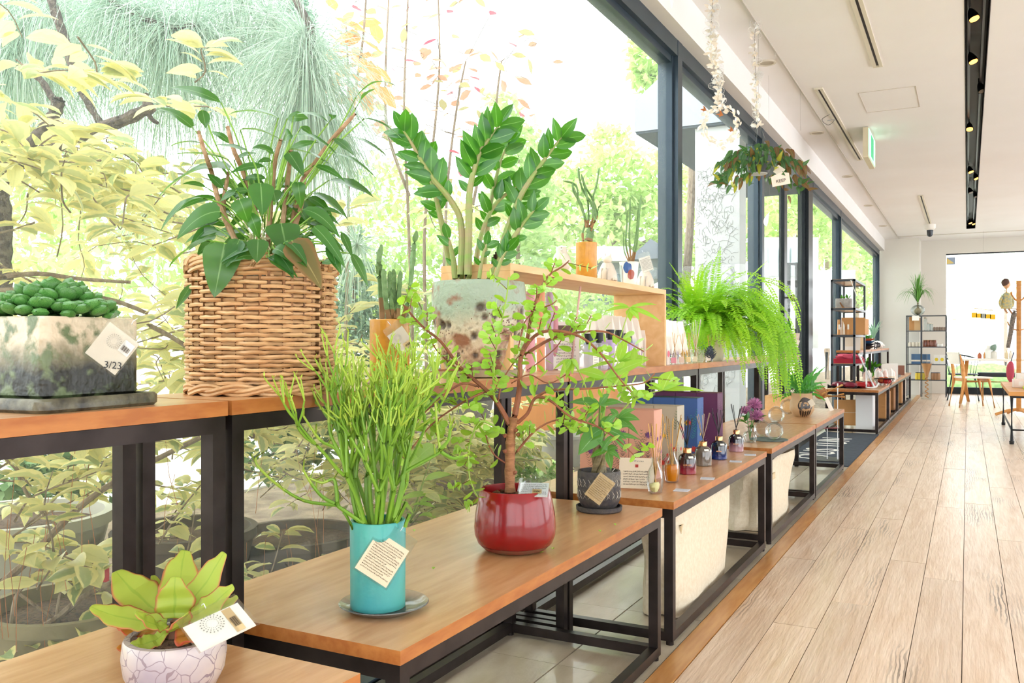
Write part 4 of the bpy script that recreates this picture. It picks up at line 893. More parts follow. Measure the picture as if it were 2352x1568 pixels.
for st in ([(523,292),(535,340),(560,400),(585,480),(600,596)], [(456,302),(470,350),(487,400),(505,470),(560,596)], [(645,320),(632,370),(625,440),(612,596)], [(815,262),(780,300),(755,330),(720,380),(690,430),(655,596)], [(525,395),(515,500),(575,596)], [(668,345),(660,420),(640,596)], [(700,400),(690,480),(650,596)]):
    pp = smooth_path([P(u, v, TB+R(-.02, .02)) for u, v in st]); bk.part('stem', G().tube(pp, [.0042, .0062], 7), stemm)
g = G()
for i in range(26): a, b = P(R(560, 680), 597, TB+R(-.05, .05)), P(R(540, 700), R(500, 560), TB+R(-.05, .05)); g.tube(smooth_path([a, (a+b)/2+rdir()*.02, b]), .0014, 4)
bk.part('aerial_roots', g, mat('root_pale', 'C9C19A', .6), kind='stuff')
# --- yellow cylinder pots
ylw = mat('mustard_glaze', 'CF922E', .42, col2='C28524', ns=50, coat=.35)
def ypot(name, lab, c, r, h, tiers=True):
    t = T(name, lab, 'potted plant', c); x, y, z = c
    t.part('pot', G().lathe(c, [(r-.002, 0), (r, .003), (r, h-.002), (r-.002, h), (r-.007, h), (r-.008, h-.02), (0, h-.02)], 40), ylw); t.part('soil', G().lathe((x, y, z+h-.022), [(0, .003), (r-.009, .003), (0, .009)], 20), soil); return t
cac = mat('cactus_green', '7E9F68', .5, col2='678A54', ns=60, bump=.4, bs=150, trans=.05); cacb = mat('cactus_brown', '9A7650', .7)
def cactus_stem(pts, r, t, spiny=True, ridges=4):
    pp = smooth_path(pts, 5); g = G(); st = len(g.v); n = ridges*2
    for i, p in enumerate(pp):
        d = (pp[min(i+1, len(pp)-1)]-pp[max(i-1, 0)]).normalized(); x, y = basis(d); k_ = r*(1+.12*math.sin(i*2.2))*(1 if i < len(pp)-2 else .75 if i < len(pp)-1 else .35)
        for k in range(n): a = 2*math.pi*k/n; rr = k_*(1.12 if k % 2 == 0 else .72); g.v.append(tuple(p+(x*math.cos(a)+y*math.sin(a))*rr))
    for i in range(len(pp)-1):
        for k in range(n): a = i*n+k; b = i*n+(k+1) % n; g.f.append((a, b, b+n, a+n)); g.m.append(0 if i > len(pp)*.16 else 1)
    g.f.append(tuple((len(pp)-1)*n+k for k in range(n))); g.m.append(0)
    return t.part('cactus_stem', g, [cac, cacb])
y1c = PX(895, 856, -1.34); y1 = ypot('cactus_pot', 'mustard yellow cylinder pot with finger cactus between the rattan basket and crater pot', (y1c.x, y1c.y, ZS+.008), .052, .159); ty = (y1c-EYE).dot(FV)
y1.part('saucer', G().lathe((y1c.x, y1c.y, ZS), [(.04, 0), (.066, .004), (.072, .014), (.068, .014), (.06, .007), (0, .007)], 32), mat('pale_saucer', 'E8E2D8', .25, coat=.5))
for st, r in (([(878, 733), (873, 650), (870, 600), (876, 562)], .0078), ([(893, 733), (886, 690), (882, 640), (880, 618)], .0075), ([(903, 733), (898, 690), (895, 660), (896, 622)], .0068), ([(909, 733), (906, 680), (905, 645), (904, 618)], .0068), ([(914, 733), (915, 690), (918, 650), (920, 622)], .0068), ([(924, 733), (938, 690), (946, 620), (950, 570), (957, 530)], .0066), ([(872, 588), (868, 582), (867, 578)], .004), ([(890, 733), (902, 715), (918, 690)], .004)):
    cactus_stem([P(u, v, ty+R(-.02, .02)) for u, v in st], r, y1)
hangtag('plant_tag', 'clear-sleeved tag with rosette emblem hanging on the front yellow cylinder pot', 922, 782, ty-.075, .046, .06, .62, tilt=(.15, 0), col=MT['tag_card'], logo=True, strip=(.18, -.26, .5, .22, 1), txt=False)
# --- crater pot with zamioculcas
cp = PX(1100, 850, -1.345); cx2, cy2 = cp.x, cp.y; tcp = (cp-EYE).dot(FV)
zz = T('zamioculcas', 'upright zamioculcas with glossy leaflets in a large crater-glazed pot', 'potted plant', (cx2, cy2, ZS))
zz.part('saucer', G().lathe((cx2, cy2, ZS), [(.115, 0), (.135, .004), (.142, .022), (.136, .024), (.128, .012), (0, .01)], 44), mat('saucer_cream', 'B8AC90', .5, col2='A0917A', ns=20))
prof = [(0, .0), (.090, .0), (.104, .012), (.122, .06), (.138, .13), (.145, .19), (.147, .235), (.1445, .268), (.141, .28), (.132, .282), (.129, .262), (0, .262)]
def dense(prof, k=5):
    out = []
    for (a, b), (c, d) in zip(prof[:-1], prof[1:]):
        for i in range(k): out.append((a+(c-a)*i/k, b+(d-b)*i/k))
    return out+[prof[-1]]
g = G(); NN = 150; pr = dense(prof[1:10], 9); random.seed(31)
crat = [(R(0, 2*math.pi), R(.02, .2), R(.003, .006)) for _ in range(330)]+[(R(0, 2*math.pi), R(.03, .2), R(.011, .02)) for _ in range(30)]
ca = np.array(crat); g.lathe((0, 0, 0), pr, NN); V = np.array(g.v); ang = np.arctan2(V[:, 1], V[:, 0]); rad = np.hypot(V[:, 0], V[:, 1]); dep = np.zeros(len(V))
for a, z, r in crat:
    da = np.abs((ang-a+math.pi) % (2*math.pi)-math.pi)*.14; dd = np.hypot(da, V[:, 2]-z)/r; dep += np.where(dd < 1, -(1-dd**2)*min(r*.55, .006), 0)+np.where((dd >= 1) & (dd < 1.5), (1.5-dd)*.0016, 0)
rad2 = rad+np.where(V[:, 2] < .275, dep, 0)*(rad > .12); V[:, 0] = rad2*np.cos(ang)+cx2; V[:, 1] = rad2*np.sin(ang)+cy2; V[:, 2] += ZS+.012; g.v = V.tolist()
crm = height_mat('crater_glaze', '98A792', 'C6BCA2', 'CDB79C', .02, .30, ns=10, amp=.5, rough=.5, coat=.15, bump=.4, bs=60, extra=('8D5F45', 14))
# dark glaze lies in the craters: driven by how deep the surface is
po = zz.part('pot', g, crm); po.data.color_attributes.new('crater', 'FLOAT_COLOR', 'POINT'); dv = np.clip(-dep/.0045, 0, 1); cc = np.zeros((len(V), 4)); cc[:, 0] = dv; cc[:, 1] = dv; cc[:, 2] = dv; cc[:, 3] = 1
po.data.color_attributes['crater'].data.foreach_set('color', cc.reshape(-1))
nt = crm.node_tree; at = nt.nodes.new('ShaderNodeAttribute'); at.attribute_name = 'crater'; bs_ = nt.nodes['Principled BSDF']; src = bs_.inputs['Base Color'].links[0].from_socket
mx = nt.nodes.new('ShaderNodeMixRGB'); mx.inputs[2].default_value = lin('4A3A2C'); nt.links.new(at.outputs['Fac'], mx.inputs[0]); nt.links.new(src, mx.inputs[1]); nt.links.new(mx.outputs[0], bs_.inputs['Base Color'])
vo = nt.nodes.new('ShaderNodeTexVoronoi'); vo.inputs['Scale'].default_value = 95; tcn = nt.nodes.new('ShaderNodeTexCoord'); nt.links.new(tcn.outputs['Object'], vo.inputs['Vector'])
nn3 = nt.nodes.new('ShaderNodeTexNoise'); nn3.inputs['Scale'].default_value = 9; nt.links.new(tcn.outputs['Object'], nn3.inputs['Vector'])
th_ = nt.nodes.new('ShaderNodeMath'); th_.operation = 'MULTIPLY_ADD'; th_.inputs[1].default_value = -.9; nt.links.new(nn3.outputs['Fac'], th_.inputs[0]); th_.inputs[2].default_value = .62
lt_ = nt.nodes.new('ShaderNodeMath'); lt_.operation = 'LESS_THAN'; nt.links.new(vo.outputs['Distance'], lt_.inputs[0]); nt.links.new(th_.outputs[0], lt_.inputs[1])
sz_ = nt.nodes.new('ShaderNodeSeparateXYZ'); nt.links.new(tcn.outputs['Object'], sz_.inputs[0]); lz_ = nt.nodes.new('ShaderNodeMath'); lz_.operation = 'LESS_THAN'; lz_.inputs[1].default_value = .24; nt.links.new(sz_.outputs[2], lz_.inputs[0])
ml_ = nt.nodes.new('ShaderNodeMath'); ml_.operation = 'MULTIPLY'; nt.links.new(lt_.outputs[0], ml_.inputs[0]); nt.links.new(lz_.outputs[0], ml_.inputs[1])
m4 = nt.nodes.new('ShaderNodeMixRGB'); m4.inputs[2].default_value = lin('6B4A38'); nt.links.new(ml_.outputs[0], m4.inputs[0]); nt.links.new(mx.outputs[0], m4.inputs[1]); nt.links.new(m4.outputs[0], bs_.inputs['Base Color'])
zz.part('rim_inside', G().lathe((cx2, cy2, ZS+.012), [(.141, .2795), (.132, .281), (.129, .262), (0, .262)], 40), mat('rim_brown', '7A6450', .3, coat=.5)); zz.part('soil', G().lathe((cx2, cy2, ZS+.27), [(0, .004), (.127, .006), (0, .016)], 24), soil)
zl = leafmat('zz_leaf', '22601F', mid='8CBC68', tcol='74C42A', trans=.34, rough=.22, spec=.6, mw=.01, rand=.14)
zstem = mat('zz_stem', '86A04E', .4, col2='A3966A', ns=9, stretch=(1, 1, 4)); zt = [G().leaf((0, 0, 0), (0, 1, -.06), .46, ctrl=(0, .5, .07), fold=.22, n=6, shape='lance').mesh('leaf', zl), G().leaf((0, 0, 0), (0, 1, .05), .5, ctrl=(0, .5, -.05), fold=.15, n=6, shape='oval').mesh('leaf', zl)]
random.seed(8)
for pts, n_, l_, dz_, r0 in (([(1058, 645), (1060, 520), (1036, 461), (1000, 418), (971, 375), (943, 325), (925, 298)], 15, .072, -.03, .010), ([(1075, 645), (1077, 520), (1079, 440), (1090, 385), (1105, 345), (1128, 312), (1152, 280)], 17, .074, -.05, .011), ([(1108, 645), (1118, 540), (1130, 450), (1150, 370), (1168, 328)], 13, .066, .06, .008),
        ([(1132, 645), (1165, 530), (1200, 442), (1250, 367), (1292, 312)], 17, .066, -.02, .011), ([(1118, 645), (1170, 560), (1202, 512), (1228, 482)], 8, .06, -.06, .008), ([(1040, 645), (1012, 500), (988, 410), (950, 330)], 14, .066, .05, .010), ([(1092, 645), (1100, 560), (1130, 480), (1170, 440), (1200, 425)], 11, .062, .03, .008), ([(1100, 645), (1108, 590), (1118, 560)], 5, .04, -.09, .005), ([(1135, 645), (1150, 600), (1165, 575)], 6, .046, -.11, .006), ([(1048, 645), (1040, 590), (1030, 545)], 4, .05, .0, .011)):
    pp = smooth_path([P(u, v, tcp+dz_+.012*i*(1 if dz_ > 0 else -.3)) for i, (u, v) in enumerate(pts)], 6); n2 = len(pp)
    zz.part('stem', G().tube(pp, [r0*(1-i/(n2-1))**.7+.0018 for i in range(n2)], 9), zstem)
    for k in range(n_):
        f = .34+.66*k/(n_-1); i = min(int(f*(n2-1)), n2-2); p = pp[i]; d = (pp[i+1]-pp[i]).normalized(); sd = d.cross((EYE-p).normalized()).normalized()*(1 if k % 2 else -1)
        dd = (sd*(.75 if k < n_-1 else 0)+d*.8+rdir()*.16+(EYE-p).normalized()*R(-.35, .45)).normalized(); nn_ = ((EYE-p).normalized()*.9+UP*.25+sd*.1+rdir()*.35)
        zz.inst('leaf', zt[k % 2], frame(p, dd, nn_, l_*1.18*R(.85, 1.12)*(1.0 if k > 1 else .7)))
for k in range(3): a, b = P(1128+5*k, 645, tcp-.05), P(1132+4*k, 590-6*k, tcp-.06); zz.part('dry_stub', G().tube([a, b], [.007, .004], 7), mat('dry_brown', '5F4030', .8), label='dry brown cut stem')
# --- pine riser
rz0, rz1, rx0, rx1 = 2.86, 4.225, -1.46, -1.215
# the riser's left end stands behind the crater pot
ra, rb = PX(1172, 612, -1.215), PX(1530, 672, -1.215); rz0, rz1 = ra.y, rb.y; HR = .345
pine_w = mat('pine_wood', 'E8BE8A', .5, col2='DDAE76', ns=4, stretch=(6, 1, 6), dist=.5)
rs = T('pine_riser', 'long light pine riser standing on the raised shelf over the scent boxes', 'riser', (-1.34, (rz0+rz1)/2, ZS))
rs.part('top_board', G().bb(rx0, rx1, rz0, rz1, ZS+HR-.022, ZS+HR), pine_w, smooth=False)
for y in (rz0, rz1-.022): rs.part('side_board', G().bb(rx0, rx1, y, y+.022, ZS, ZS+HR-.0225), pine_w, smooth=False)
rs.part('knot', G().lathe((-1.2148, 3.95, ZS+HR-.011), [(0, 0), (.004, .0)], 8), MT['rattan_dark'])
ZR = ZS+HR
yc = PX(1347, 640, -1.30); yc.z = ZR; y2 = ypot('cactus_pot', 'mustard yellow cylinder pot with a wavy-stemmed succulent on the pine riser', (yc.x, yc.y, ZR+.0005), .041, .145); t2 = (yc-EYE).dot(FV)
for st, r in (([(1352, 553), (1356, 535), (1354, 522)], .014), ([(1340, 553), (1338, 535), (1344, 510), (1335, 470), (1318, 440), (1315, 420)], .0045), ([(1352, 520), (1345, 500), (1330, 460), (1322, 425), (1293, 415)], .0035), ([(1354, 522), (1362, 500), (1360, 470), (1340, 440), (1330, 405), (1329, 385)], .0042), ([(1356, 522), (1368, 500), (1362, 460), (1345, 430), (1335, 400)], .004), ([(1358, 522), (1372, 495), (1366, 470), (1362, 455), (1371, 420), (1376, 385)], .0036), ([(1350, 522), (1352, 490), (1348, 450), (1338, 415)], .0038), ([(1346, 522), (1340, 490), (1326, 455), (1318, 430)], .0038), ([(1358, 530), (1374, 480), (1378, 472)], .003)):
    cactus_stem([P(u, v, t2+R(-.02, .02)) for u, v in st], r, y2)
cream = mat('cream_ceramic', 'DDD4C6', .35, col2='CFC3B0', ns=12, coat=.5, bump=.1, bs=40)
def figurine(u, v, x, kind, lab, h):
    p = PX(u, v, x); p.z = ZR+.0005; t = T('ceramic_figurine', lab, 'figurine', tuple(p), group='white ceramic animals on the pine riser'); 
    if kind == 'bird':
        t.part('body', G().lathe(tuple(p), [(0, 0), (.028, 0), (.034, .01), (.040, .03), (.038, .055), (.03, .075), (.022, .085), (.0215, .095), (.018, .105), (.0, .112)], 24, sx=.9), cream)
        t.part('beak', G().tube([p+Vector((.008, -.018, .095)), p+Vector((.012, -.03, .09))], [.005, .0012], 8), cream); t.part('wing', G().blob(p+Vector((.02, -.014, .048)), (.02, .026, .035), 12), cream); t.part('eye', G().blob(p+Vector((.008, -.019, .1)), .0018, 6), blackp)
    else:
        t.part('body', G().lathe(tuple(p), [(0, 0), (.038, 0), (.041, .01), (.037, .04), (.026, .068), (.018, .08), (.0, .084)], 24), cream); hd_ = p+Vector((.004, -.008, .092))
        t.part('head', G().blob(hd_, (.019, .02, .017), 14), cream)
        for s_ in (-1, 1): t.part('ear', G().tube([hd_+Vector((s_*.009, .004, .01)), hd_+Vector((s_*.012, .006, .027))], [.0065, .001], 8), cream)
        t.part('tail', G().tube(smooth_path([p+Vector((.03, -.01, .008)), p+Vector((.045, -.02, .01)), p+Vector((.04, -.035, .012))]), .006, 8), cream)
        for s_ in (-1, 1): t.part('front_leg', G().tube([p+Vector((s_*.011, -.024, .055)), p+Vector((s_*.012, -.034, .004))], [.009, .008], 8), cream)
figurine(1290, 626, -1.30, 'bird', 'white ceramic owl-like bird left of the yellow pot on the riser', .11)
figurine(1395, 645, -1.28, 'cat', 'white ceramic cat between the yellow pot and patterned cup on the riser', .11)
figurine(1482, 660, -1.28, 'cat', 'white ceramic cat at the right end of the riser, behind a tag', .1)
pc = PX(1445, 656, -1.285); pc.z = ZR+.0005; cu = T('cup_cactus', 'small white cup with blue and rust splashes holding a slim cactus', 'potted plant', tuple(pc)); tc_ = (pc-EYE).dot(FV)
cu.part('cup', G().lathe(tuple(pc), [(0, 0), (.031, 0), (.033, .004), (.036, .05), (.041, .098), (.043, .104), (.040, .104), (.036, .094), (0, .09)], 36), mat('cup_white', 'EDE6DC', .3, coat=.5)); cu.part('soil', G().lathe((pc.x, pc.y, pc.z+.09), [(0, .002), (.035, .002), (0, .006)], 16), soil)
def splash(t, c, rfun, a0, z0, ra_, rz_, m, name='glaze_patch', wob=.2, lab=None, squ=1, e=.0008):
    g = G(); N_ = 22; ctr = len(g.v); rr = rfun(z0)+e; g.v.append((c.x+rr*math.cos(a0), c.y+rr*math.sin(a0), c.z+z0))
    for ring in (.5, 1):
        for k in range(N_):
            th = 2*math.pi*k/N_; w_ = 1+wob*noise.noise(Vector((math.cos(th)*1.4, math.sin(th)*1.4, a0*5))); a = a0+ra_*math.cos(th)*w_*ring; z = z0+rz_*math.sin(th)*w_*ring; rr = rfun(z)+e; g.v.append((c.x+rr*math.cos(a), c.y+rr*math.sin(a), c.z+z))
    for k in range(N_): g.f.append((ctr, 1+k, 1+(k+1) % N_)); g.m.append(0); g.f.append((1+k, 1+N_+k, 1+N_+(k+1) % N_, 1+(k+1) % N_)); g.m.append(0)
    t.part(name, g, m, label=lab)
cf = lambda z: .033+.1*max(0, z)*.1+(.010*min(1, max(0, z)/.104))
cam_a = math.atan2(-pc.y, -pc.x)
splash(cu, pc, cf, cam_a-.18, .078, .42, .024, mat('cobalt_glaze', '1E4F94', .25, coat=.6), lab='cobalt blue splash'); splash(cu, pc, cf, cam_a+.22, .048, .38, .022, mat('rust_glaze', '9A3F22', .3, coat=.5), lab='rust red splash', e=.0012); splash(cu, pc, cf, cam_a-1.1, .05, .3, .04, mat('grey_glaze', 'A9B3B8', .3, coat=.5), lab='grey splash')
for st, r in (([(1447, 600), (1438, 560), (1440, 520), (1441, 482)], .0042), ([(1450, 600), (1446, 550), (1447, 500), (1448, 453)], .0044), ([(1455, 600), (1463, 560), (1468, 500), (1473, 447)], .0044), ([(1452, 600), (1458, 560), (1464, 520), (1466, 477)], .0042), ([(1444, 600), (1434, 575), (1433, 540), (1432, 533)], .003), ([(1447, 600), (1460, 575), (1466, 540)], .004)):
    cactus_stem([P(u, v, tc_+R(-.012, .012)) for u, v in st], r, cu, ridges=3)
hangtag('plant_tag', 'small tilted text tag in front of the right-hand white cat figurine', 1484, 606, tc_-.02, .05, .062, .32, tilt=(.3, .0), rows=9)
# ================================================================ PLANTS AND GOODS ON THE LOW BENCHES
ZB = .475
# --- pale crackle pot with echeveria
p = PZ(398, 1600, ZB); ec = (p.x-.02, p.y+.02, ZB+.0005); te = (Vector(ec)-EYE).dot(FV)
e_ = T('echeveria_pot', 'frilly red-edged echeveria in a pale lilac crackle-glazed pot', 'potted plant', ec)
crk = mat('crackle_glaze', 'CBBFB6', .35, col2='A9A0AC', ns=9, coat=.4, lo=.35, hi=.65)
nt = crk.node_tree; bs_ = nt.nodes['Principled BSDF']; src = bs_.inputs['Base Color'].links[0].from_socket
vo = nt.nodes.new('ShaderNodeTexVoronoi'); vo.feature = 'DISTANCE_TO_EDGE'; vo.inputs['Scale'].default_value = 42; tcn = nt.nodes.new('ShaderNodeTexCoord'); nz = nt.nodes.new('ShaderNodeTexNoise'); nz.inputs['Scale'].default_value = 20
vm = nt.nodes.new('ShaderNodeVectorMath'); vm.operation = 'MULTIPLY_ADD'; vm.inputs[1].default_value = (.03, .03, .03); nt.links.new(tcn.outputs['Object'], nz.inputs['Vector']); nt.links.new(nz.outputs['Color'], vm.inputs[0]); nt.links.new(tcn.outputs['Object'], vm.inputs[2]); nt.links.new(vm.outputs[0], vo.inputs['Vector'])
lt_ = nt.nodes.new('ShaderNodeMath'); lt_.operation = 'LESS_THAN'; lt_.inputs[1].default_value = .022; nt.links.new(vo.outputs['Distance'], lt_.inputs[0])
m4 = nt.nodes.new('ShaderNodeMixRGB'); m4.inputs[2].default_value = lin('8F8088'); nt.links.new(lt_.outputs[0], m4.inputs[0]); nt.links.new(src, m4.inputs[1]); nt.links.new(m4.outputs[0], bs_.inputs['Base Color'])
eh = .082
e_.part('pot', G().lathe(ec, [(0, 0), (.05, 0), (.06, .006), (.072, .03), (.0755, .055), (.073, eh-.004), (.071, eh), (.062, eh), (.06, eh-.012), (0, eh-.012)], 44), crk)
e_.part('soil', G().lathe((ec[0], ec[1], ec[2]+eh-.013), [(0, .002), (.06, .002), (0, .012)], 20), soil)
el = leafmat('echeveria_leaf', 'B9CC52', mid='A7C24A', edge='DB8A5E', tcol=None, trans=.38, ew=.06, blot=.10, rough=.4, rand=.06); el2 = leafmat('echeveria_leaf_old', 'C98A3C', mid='B9A040', edge='C4583C', tcol='E09030', trans=.35, ew=.1, blot=.2, rough=.4)
cE = Vector((ec[0], ec[1], ec[2]+eh)); te2 = (cE-EYE).dot(FV)
for (b, tip, w, dt, old, wv, cu_) in (((385, 1415), (265, 1310), 92, .06, 0, .05, .02), ((395, 1405), (425, 1262), 84, .10, 0, .05, .01), ((410, 1410), (515, 1268), 62, .05, 0, .05, .01), ((400, 1420), (402, 1325), 82, -.01, 0, .07, -.02), ((385, 1425), (207, 1392), 60, -.02, 0, .06, .03), ((420, 1420), (535, 1345), 62, .0, 0, .07, .015), ((430, 1425), (545, 1368), 40, .06, 0, .06, .01), ((385, 1435), (312, 1405), 46, -.05, 0, .08, .01), ((390, 1440), (268, 1435), 40, .03, 1, .05, .01), ((400, 1440), (425, 1408), 60, -.05, 0, .08, -.01), ((385, 1448), (300, 1478), 50, -.04, 0, .07, .012), ((375, 1455), (268, 1485), 40, -.02, 1, .05, .012), ((420, 1435), (455, 1468), 66, -.06, 1, .1, .01), ((410, 1400), (350, 1320), 40, .10, 0, .04, .01), ((430, 1410), (470, 1325), 44, .09, 0, .04, .01)):
    p0 = P(*b, te2+dt*.25); p1 = P(*tip, te2+dt); md = P((b[0]+tip[0])/2, (b[1]+tip[1])/2+28, te2+dt*.6)
    up_ = (EYE-p0).normalized()*(.75 if tip[1] < 1400 else .45)+UP*.8
    st = G().leaf(p0, p1, w*te2/2000*1.12, ctrl=md, nrm=up_, fold=.22, n=12, shape='wide', wave=wv)
    for i in range(0, len(st.v), 3):
        for k, sg in ((0, 1), (2, -1)):
            q = Vector(st.v[i+k]); st.v[i+k] = tuple(q+UP*(.0035*math.sin(i*.9+k))+(q-Vector(st.v[i+1]))*(.09*math.sin(i*1.7+k*2)))
    o = e_.part('leaf', st, el2 if old else el, label='orange-tinged old lower leaf' if old else None)
    sm_ = o.modifiers.new('thick', 'SOLIDIFY'); sm_.thickness = .0028; sb_ = o.modifiers.new('sub', 'SUBSURF'); sb_.levels = 1; sb_.render_levels = 1
e_.part('stem', G().tube([cE-UP*.01, P(405, 1425, te2)], [.014, .009], 8), mat('ech_stem', '6F4A34', .8))
s, c, ux, uy, n = hangtag('plant_tag', 'out-of-focus sleeved tag leaning from the crackle-glazed pot', 505, 1438, te-.07, .085, .052, .42, tilt=(.1, 1.4), logo=True, strip=(.25, .0, .16, .9, 1), txt=False)
# --- teal pot with pencil cactus
tp = PZ(868, 1398, ZB); tp.z = ZB+.0005; tt = (tp-EYE).dot(FV)
tl = T('pencil_cactus_pot', 'pencil cactus in a tall turquoise cylinder pot standing on a glass dish', 'potted plant', tuple(tp))
dish = T('glass_dish', 'shallow clear glass dish under the turquoise pot', 'dish', tuple(tp))
dg_ = mat('dish_glass', 'F4F6F4', .06, glass=.85, ior=1.3, col2=None)
dish.part('plate', G().lathe(tuple(tp+RV*.012), [(0, 0), (.062, 0), (.07, .004), (.088, .014), (.0865, .0155), (.069, .0065), (0, .003)], 48), dg_)
th = .172; teal = mat('teal_glaze', '4BA396', .45, col2='3F989A', ns=7, coat=.15, bump=.08, bs=60); tb = Vector((tp.x, tp.y, tp.z+.0035))
tl.part('pot', G().lathe(tuple(tb), [(0, 0), (.050, 0), (.0535, .003), (.0545, th-.003), (.0525, th), (.048, th), (.047, th-.02), (0, th-.02)], 48), teal); tl.part('soil', G().lathe((tb.x, tb.y, tb.z+th-.021), [(0, .002), (.0465, .002), (0, .008)], 20), soil)
pk = mat('pencil_green', '8DB83C', .4, col2='6F9C33', ns=9, trans=.2, tcol='B5E03A', spec=.5); pk2 = mat('pencil_yellow', 'ABC84C', .4, trans=.22, tcol='D2E84A')
random.seed(14); PC = {'n': 0}
def pencil(p, d, L_, r, lev, par=None):
    n_ = 4; pts = [p]; q = p.copy(); dd = d.copy()
    for k in range(n_): dd = (dd+rdir()*.10+UP*.07*(1 if lev else .4)).normalized(); q = q+dd*L_/n_; pts.append(q)
    g.tube(smooth_path(pts, 2), [r, r*.78], 6, mi=0 if lev < 4 else 1)
    if lev >= 4 or L_ < .018:
        for k in range(2): e = (dd+rdir()*.8).normalized(); g.leaf(q, q+e*.012, .0035, n=2, mi=1)
        return
    nb = 2 if random.random() < .8 else 3
    for k in range(nb):
        e = (dd+rdir()*.62+UP*.2).normalized(); pencil(q, e, L_*R(.62, .88), r*.78, lev+1)
ttop = tb+UP*(th-.02)
for i in range(21):
    a = i*2.4; rr = .036*math.sqrt((i+.5)/25); p0 = ttop+Vector((math.cos(a)*rr, math.sin(a)*rr, 0)); sp = (P(868+(0), 1210, tt)-ttop)
    side = (p0-ttop).dot(RV)/.036; d = (UP+RV*side*R(.25, .62)+FV*((p0-ttop).dot(FV)/.036)*.35+rdir()*.08).normalized()
    g = G(); pencil(p0, d, R(.085, .125), .0047, 0 if i % 4 else 1); tl.part('stem', g, [pk, pk2])
for pts in (([(850, 1212), (780, 1165), (775, 1160), (700, 1150), (640, 1115), (592, 1070), (588, 1050)]), ([(775, 1160), (740, 1140), (715, 1110), (697, 1080)]), ([(775, 1158), (772, 1120), (765, 1100), (740, 1108), (712, 1098)]), ([(905, 1212), (925, 1120), (930, 1085), (1000, 1045), (1010, 1032), (1005, 990), (1000, 925)]), ([(1008, 1034), (1030, 1010), (1035, 975), (1038, 972)]), ([(1008, 1034), (1040, 1052), (1070, 1046), (1078, 1040)]), ([(835, 1212), (800, 1080), (760, 1000), (755, 940), (748, 860)]), ([(800, 1080), (770, 1030), (735, 1010), (697, 955)]), ([(870, 1212), (862, 1090), (848, 980), (830, 900), (800, 850)]), ([(900, 1212), (930, 1080), (955, 960), (965, 885)])):
    g = G(); pp = smooth_path([P(u, v, tt-.03+.0*i) for i, (u, v) in enumerate(pts)], 4); g.tube(pp, [.0042, .0022], 6)
    k_ = len(pp)*2//3; g.m = [1 if i > len(g.m)*.62 else 0 for i in range(len(g.m))]
    for q in pp[len(pp)//2::3]: e = (rdir()+UP).normalized(); g.tube([q, q+e*.022], [.002, .0013], 5, mi=1)
    tl.part('stem', g, [pk, pk2])
for (u0, v0, u1, v1) in ((812, 1215, 790, 1175), (845, 1225, 842, 1205), (905, 1215, 933, 1152), (895, 1215, 920, 1170), (868, 1222, 872, 1185), (930, 1210, 940, 1180)): tl.part('stem', G().tube([P(u0, v0, tt-.03), P(u1, v1, tt-.03)], .0042, 7), pk)
s, c, ux, uy, n = hangtag('plant_tag', 'sleeved tag densely printed in small text hanging on the turquoise pot', 878, 1284, tt-.062, .070, .080, -.62, tilt=(.1, .1), col=mat('tag_beige', 'EBD9BD', .7), rows=13, grp=None)
# --- red pot with elephant bush
rp = PZ(1183, 1262, ZB); rp.z = ZB+.0005; tr_ = (rp-EYE).dot(FV)
rd = T('elephant_bush_pot', 'elephant bush bonsai with a thick trunk in a glossy crimson pot', 'potted plant', tuple(rp)); rh = .155
redm = mat('crimson_glaze', '8E0E14', .22, col2='7A0A10', ns=9, coat=.35, bump=.04, bs=12); redd = mat('crimson_foot', '8A2A22', .35, col2='7A5A48', ns=12)
rd.part('pot', G().lathe(tuple(rp), [(0, .012), (.082, .012), (.094, .02), (.102, .04), (.1035, .06), (.101, .09), (.095, .125), (.0885, rh-.003), (.086, rh), (.082, rh-.002), (.080, rh-.025), (0, rh-.025)], 56), redm)
rd.part('foot', G().lathe(tuple(rp), [(0, 0), (.062, 0), (.078, .005), (.0905, .0165), (.088, .0168), (0, .014)], 48), redd)
rd.part('soil', G().lathe((rp.x, rp.y, rp.z+rh-.026), [(0, .004), (.0795, .003), (0, .012)], 28, wob=.1), soil)
g = G(); random.seed(77)
for i in range(90): a = R(0, 6.28); r = .075*math.sqrt(random.random()); g.blob((rp.x+r*math.cos(a), rp.y+r*math.sin(a), rp.z+rh-.018), R(.003, .006), 5, wob=.5, seed=i)
rd.part('bark_chips', g, mat('chips', '7A5238', .9, col2='4A3020', ns=60), kind='stuff')
tru = mat('bonsai_bark', 'B07C55', .7, col2='8F6040', ns=30, stretch=(1, 1, 4), bump=.5, bs=90); brn = mat('bonsai_branch', '9A5F42', .6, col2='7A4630', ns=30); bgr = mat('bonsai_green_shoot', '9DBB4E', .5)
tq = tr_-.01
pp = smooth_path([P(1172, 1140, tq), P(1171, 1080, tq), P(1172, 1030, tq), P(1173, 1005, tq), P(1176, 985, tq), P(1180, 958, tq)], 4); nn = len(pp)
rd.part('trunk', G().tube(pp, [.0135+.001*math.sin(i*2.1)-.003*(i/nn) for i in range(nn)], 12), tru)
for (u, v) in ((1160, 1036), (1183, 1085), (1190, 998), (1160, 1000), (1185, 988)): rd.part('knot', G().blob(P(u, v, tq-.008), (.006, .006, .005), 8, wob=.4), brn)
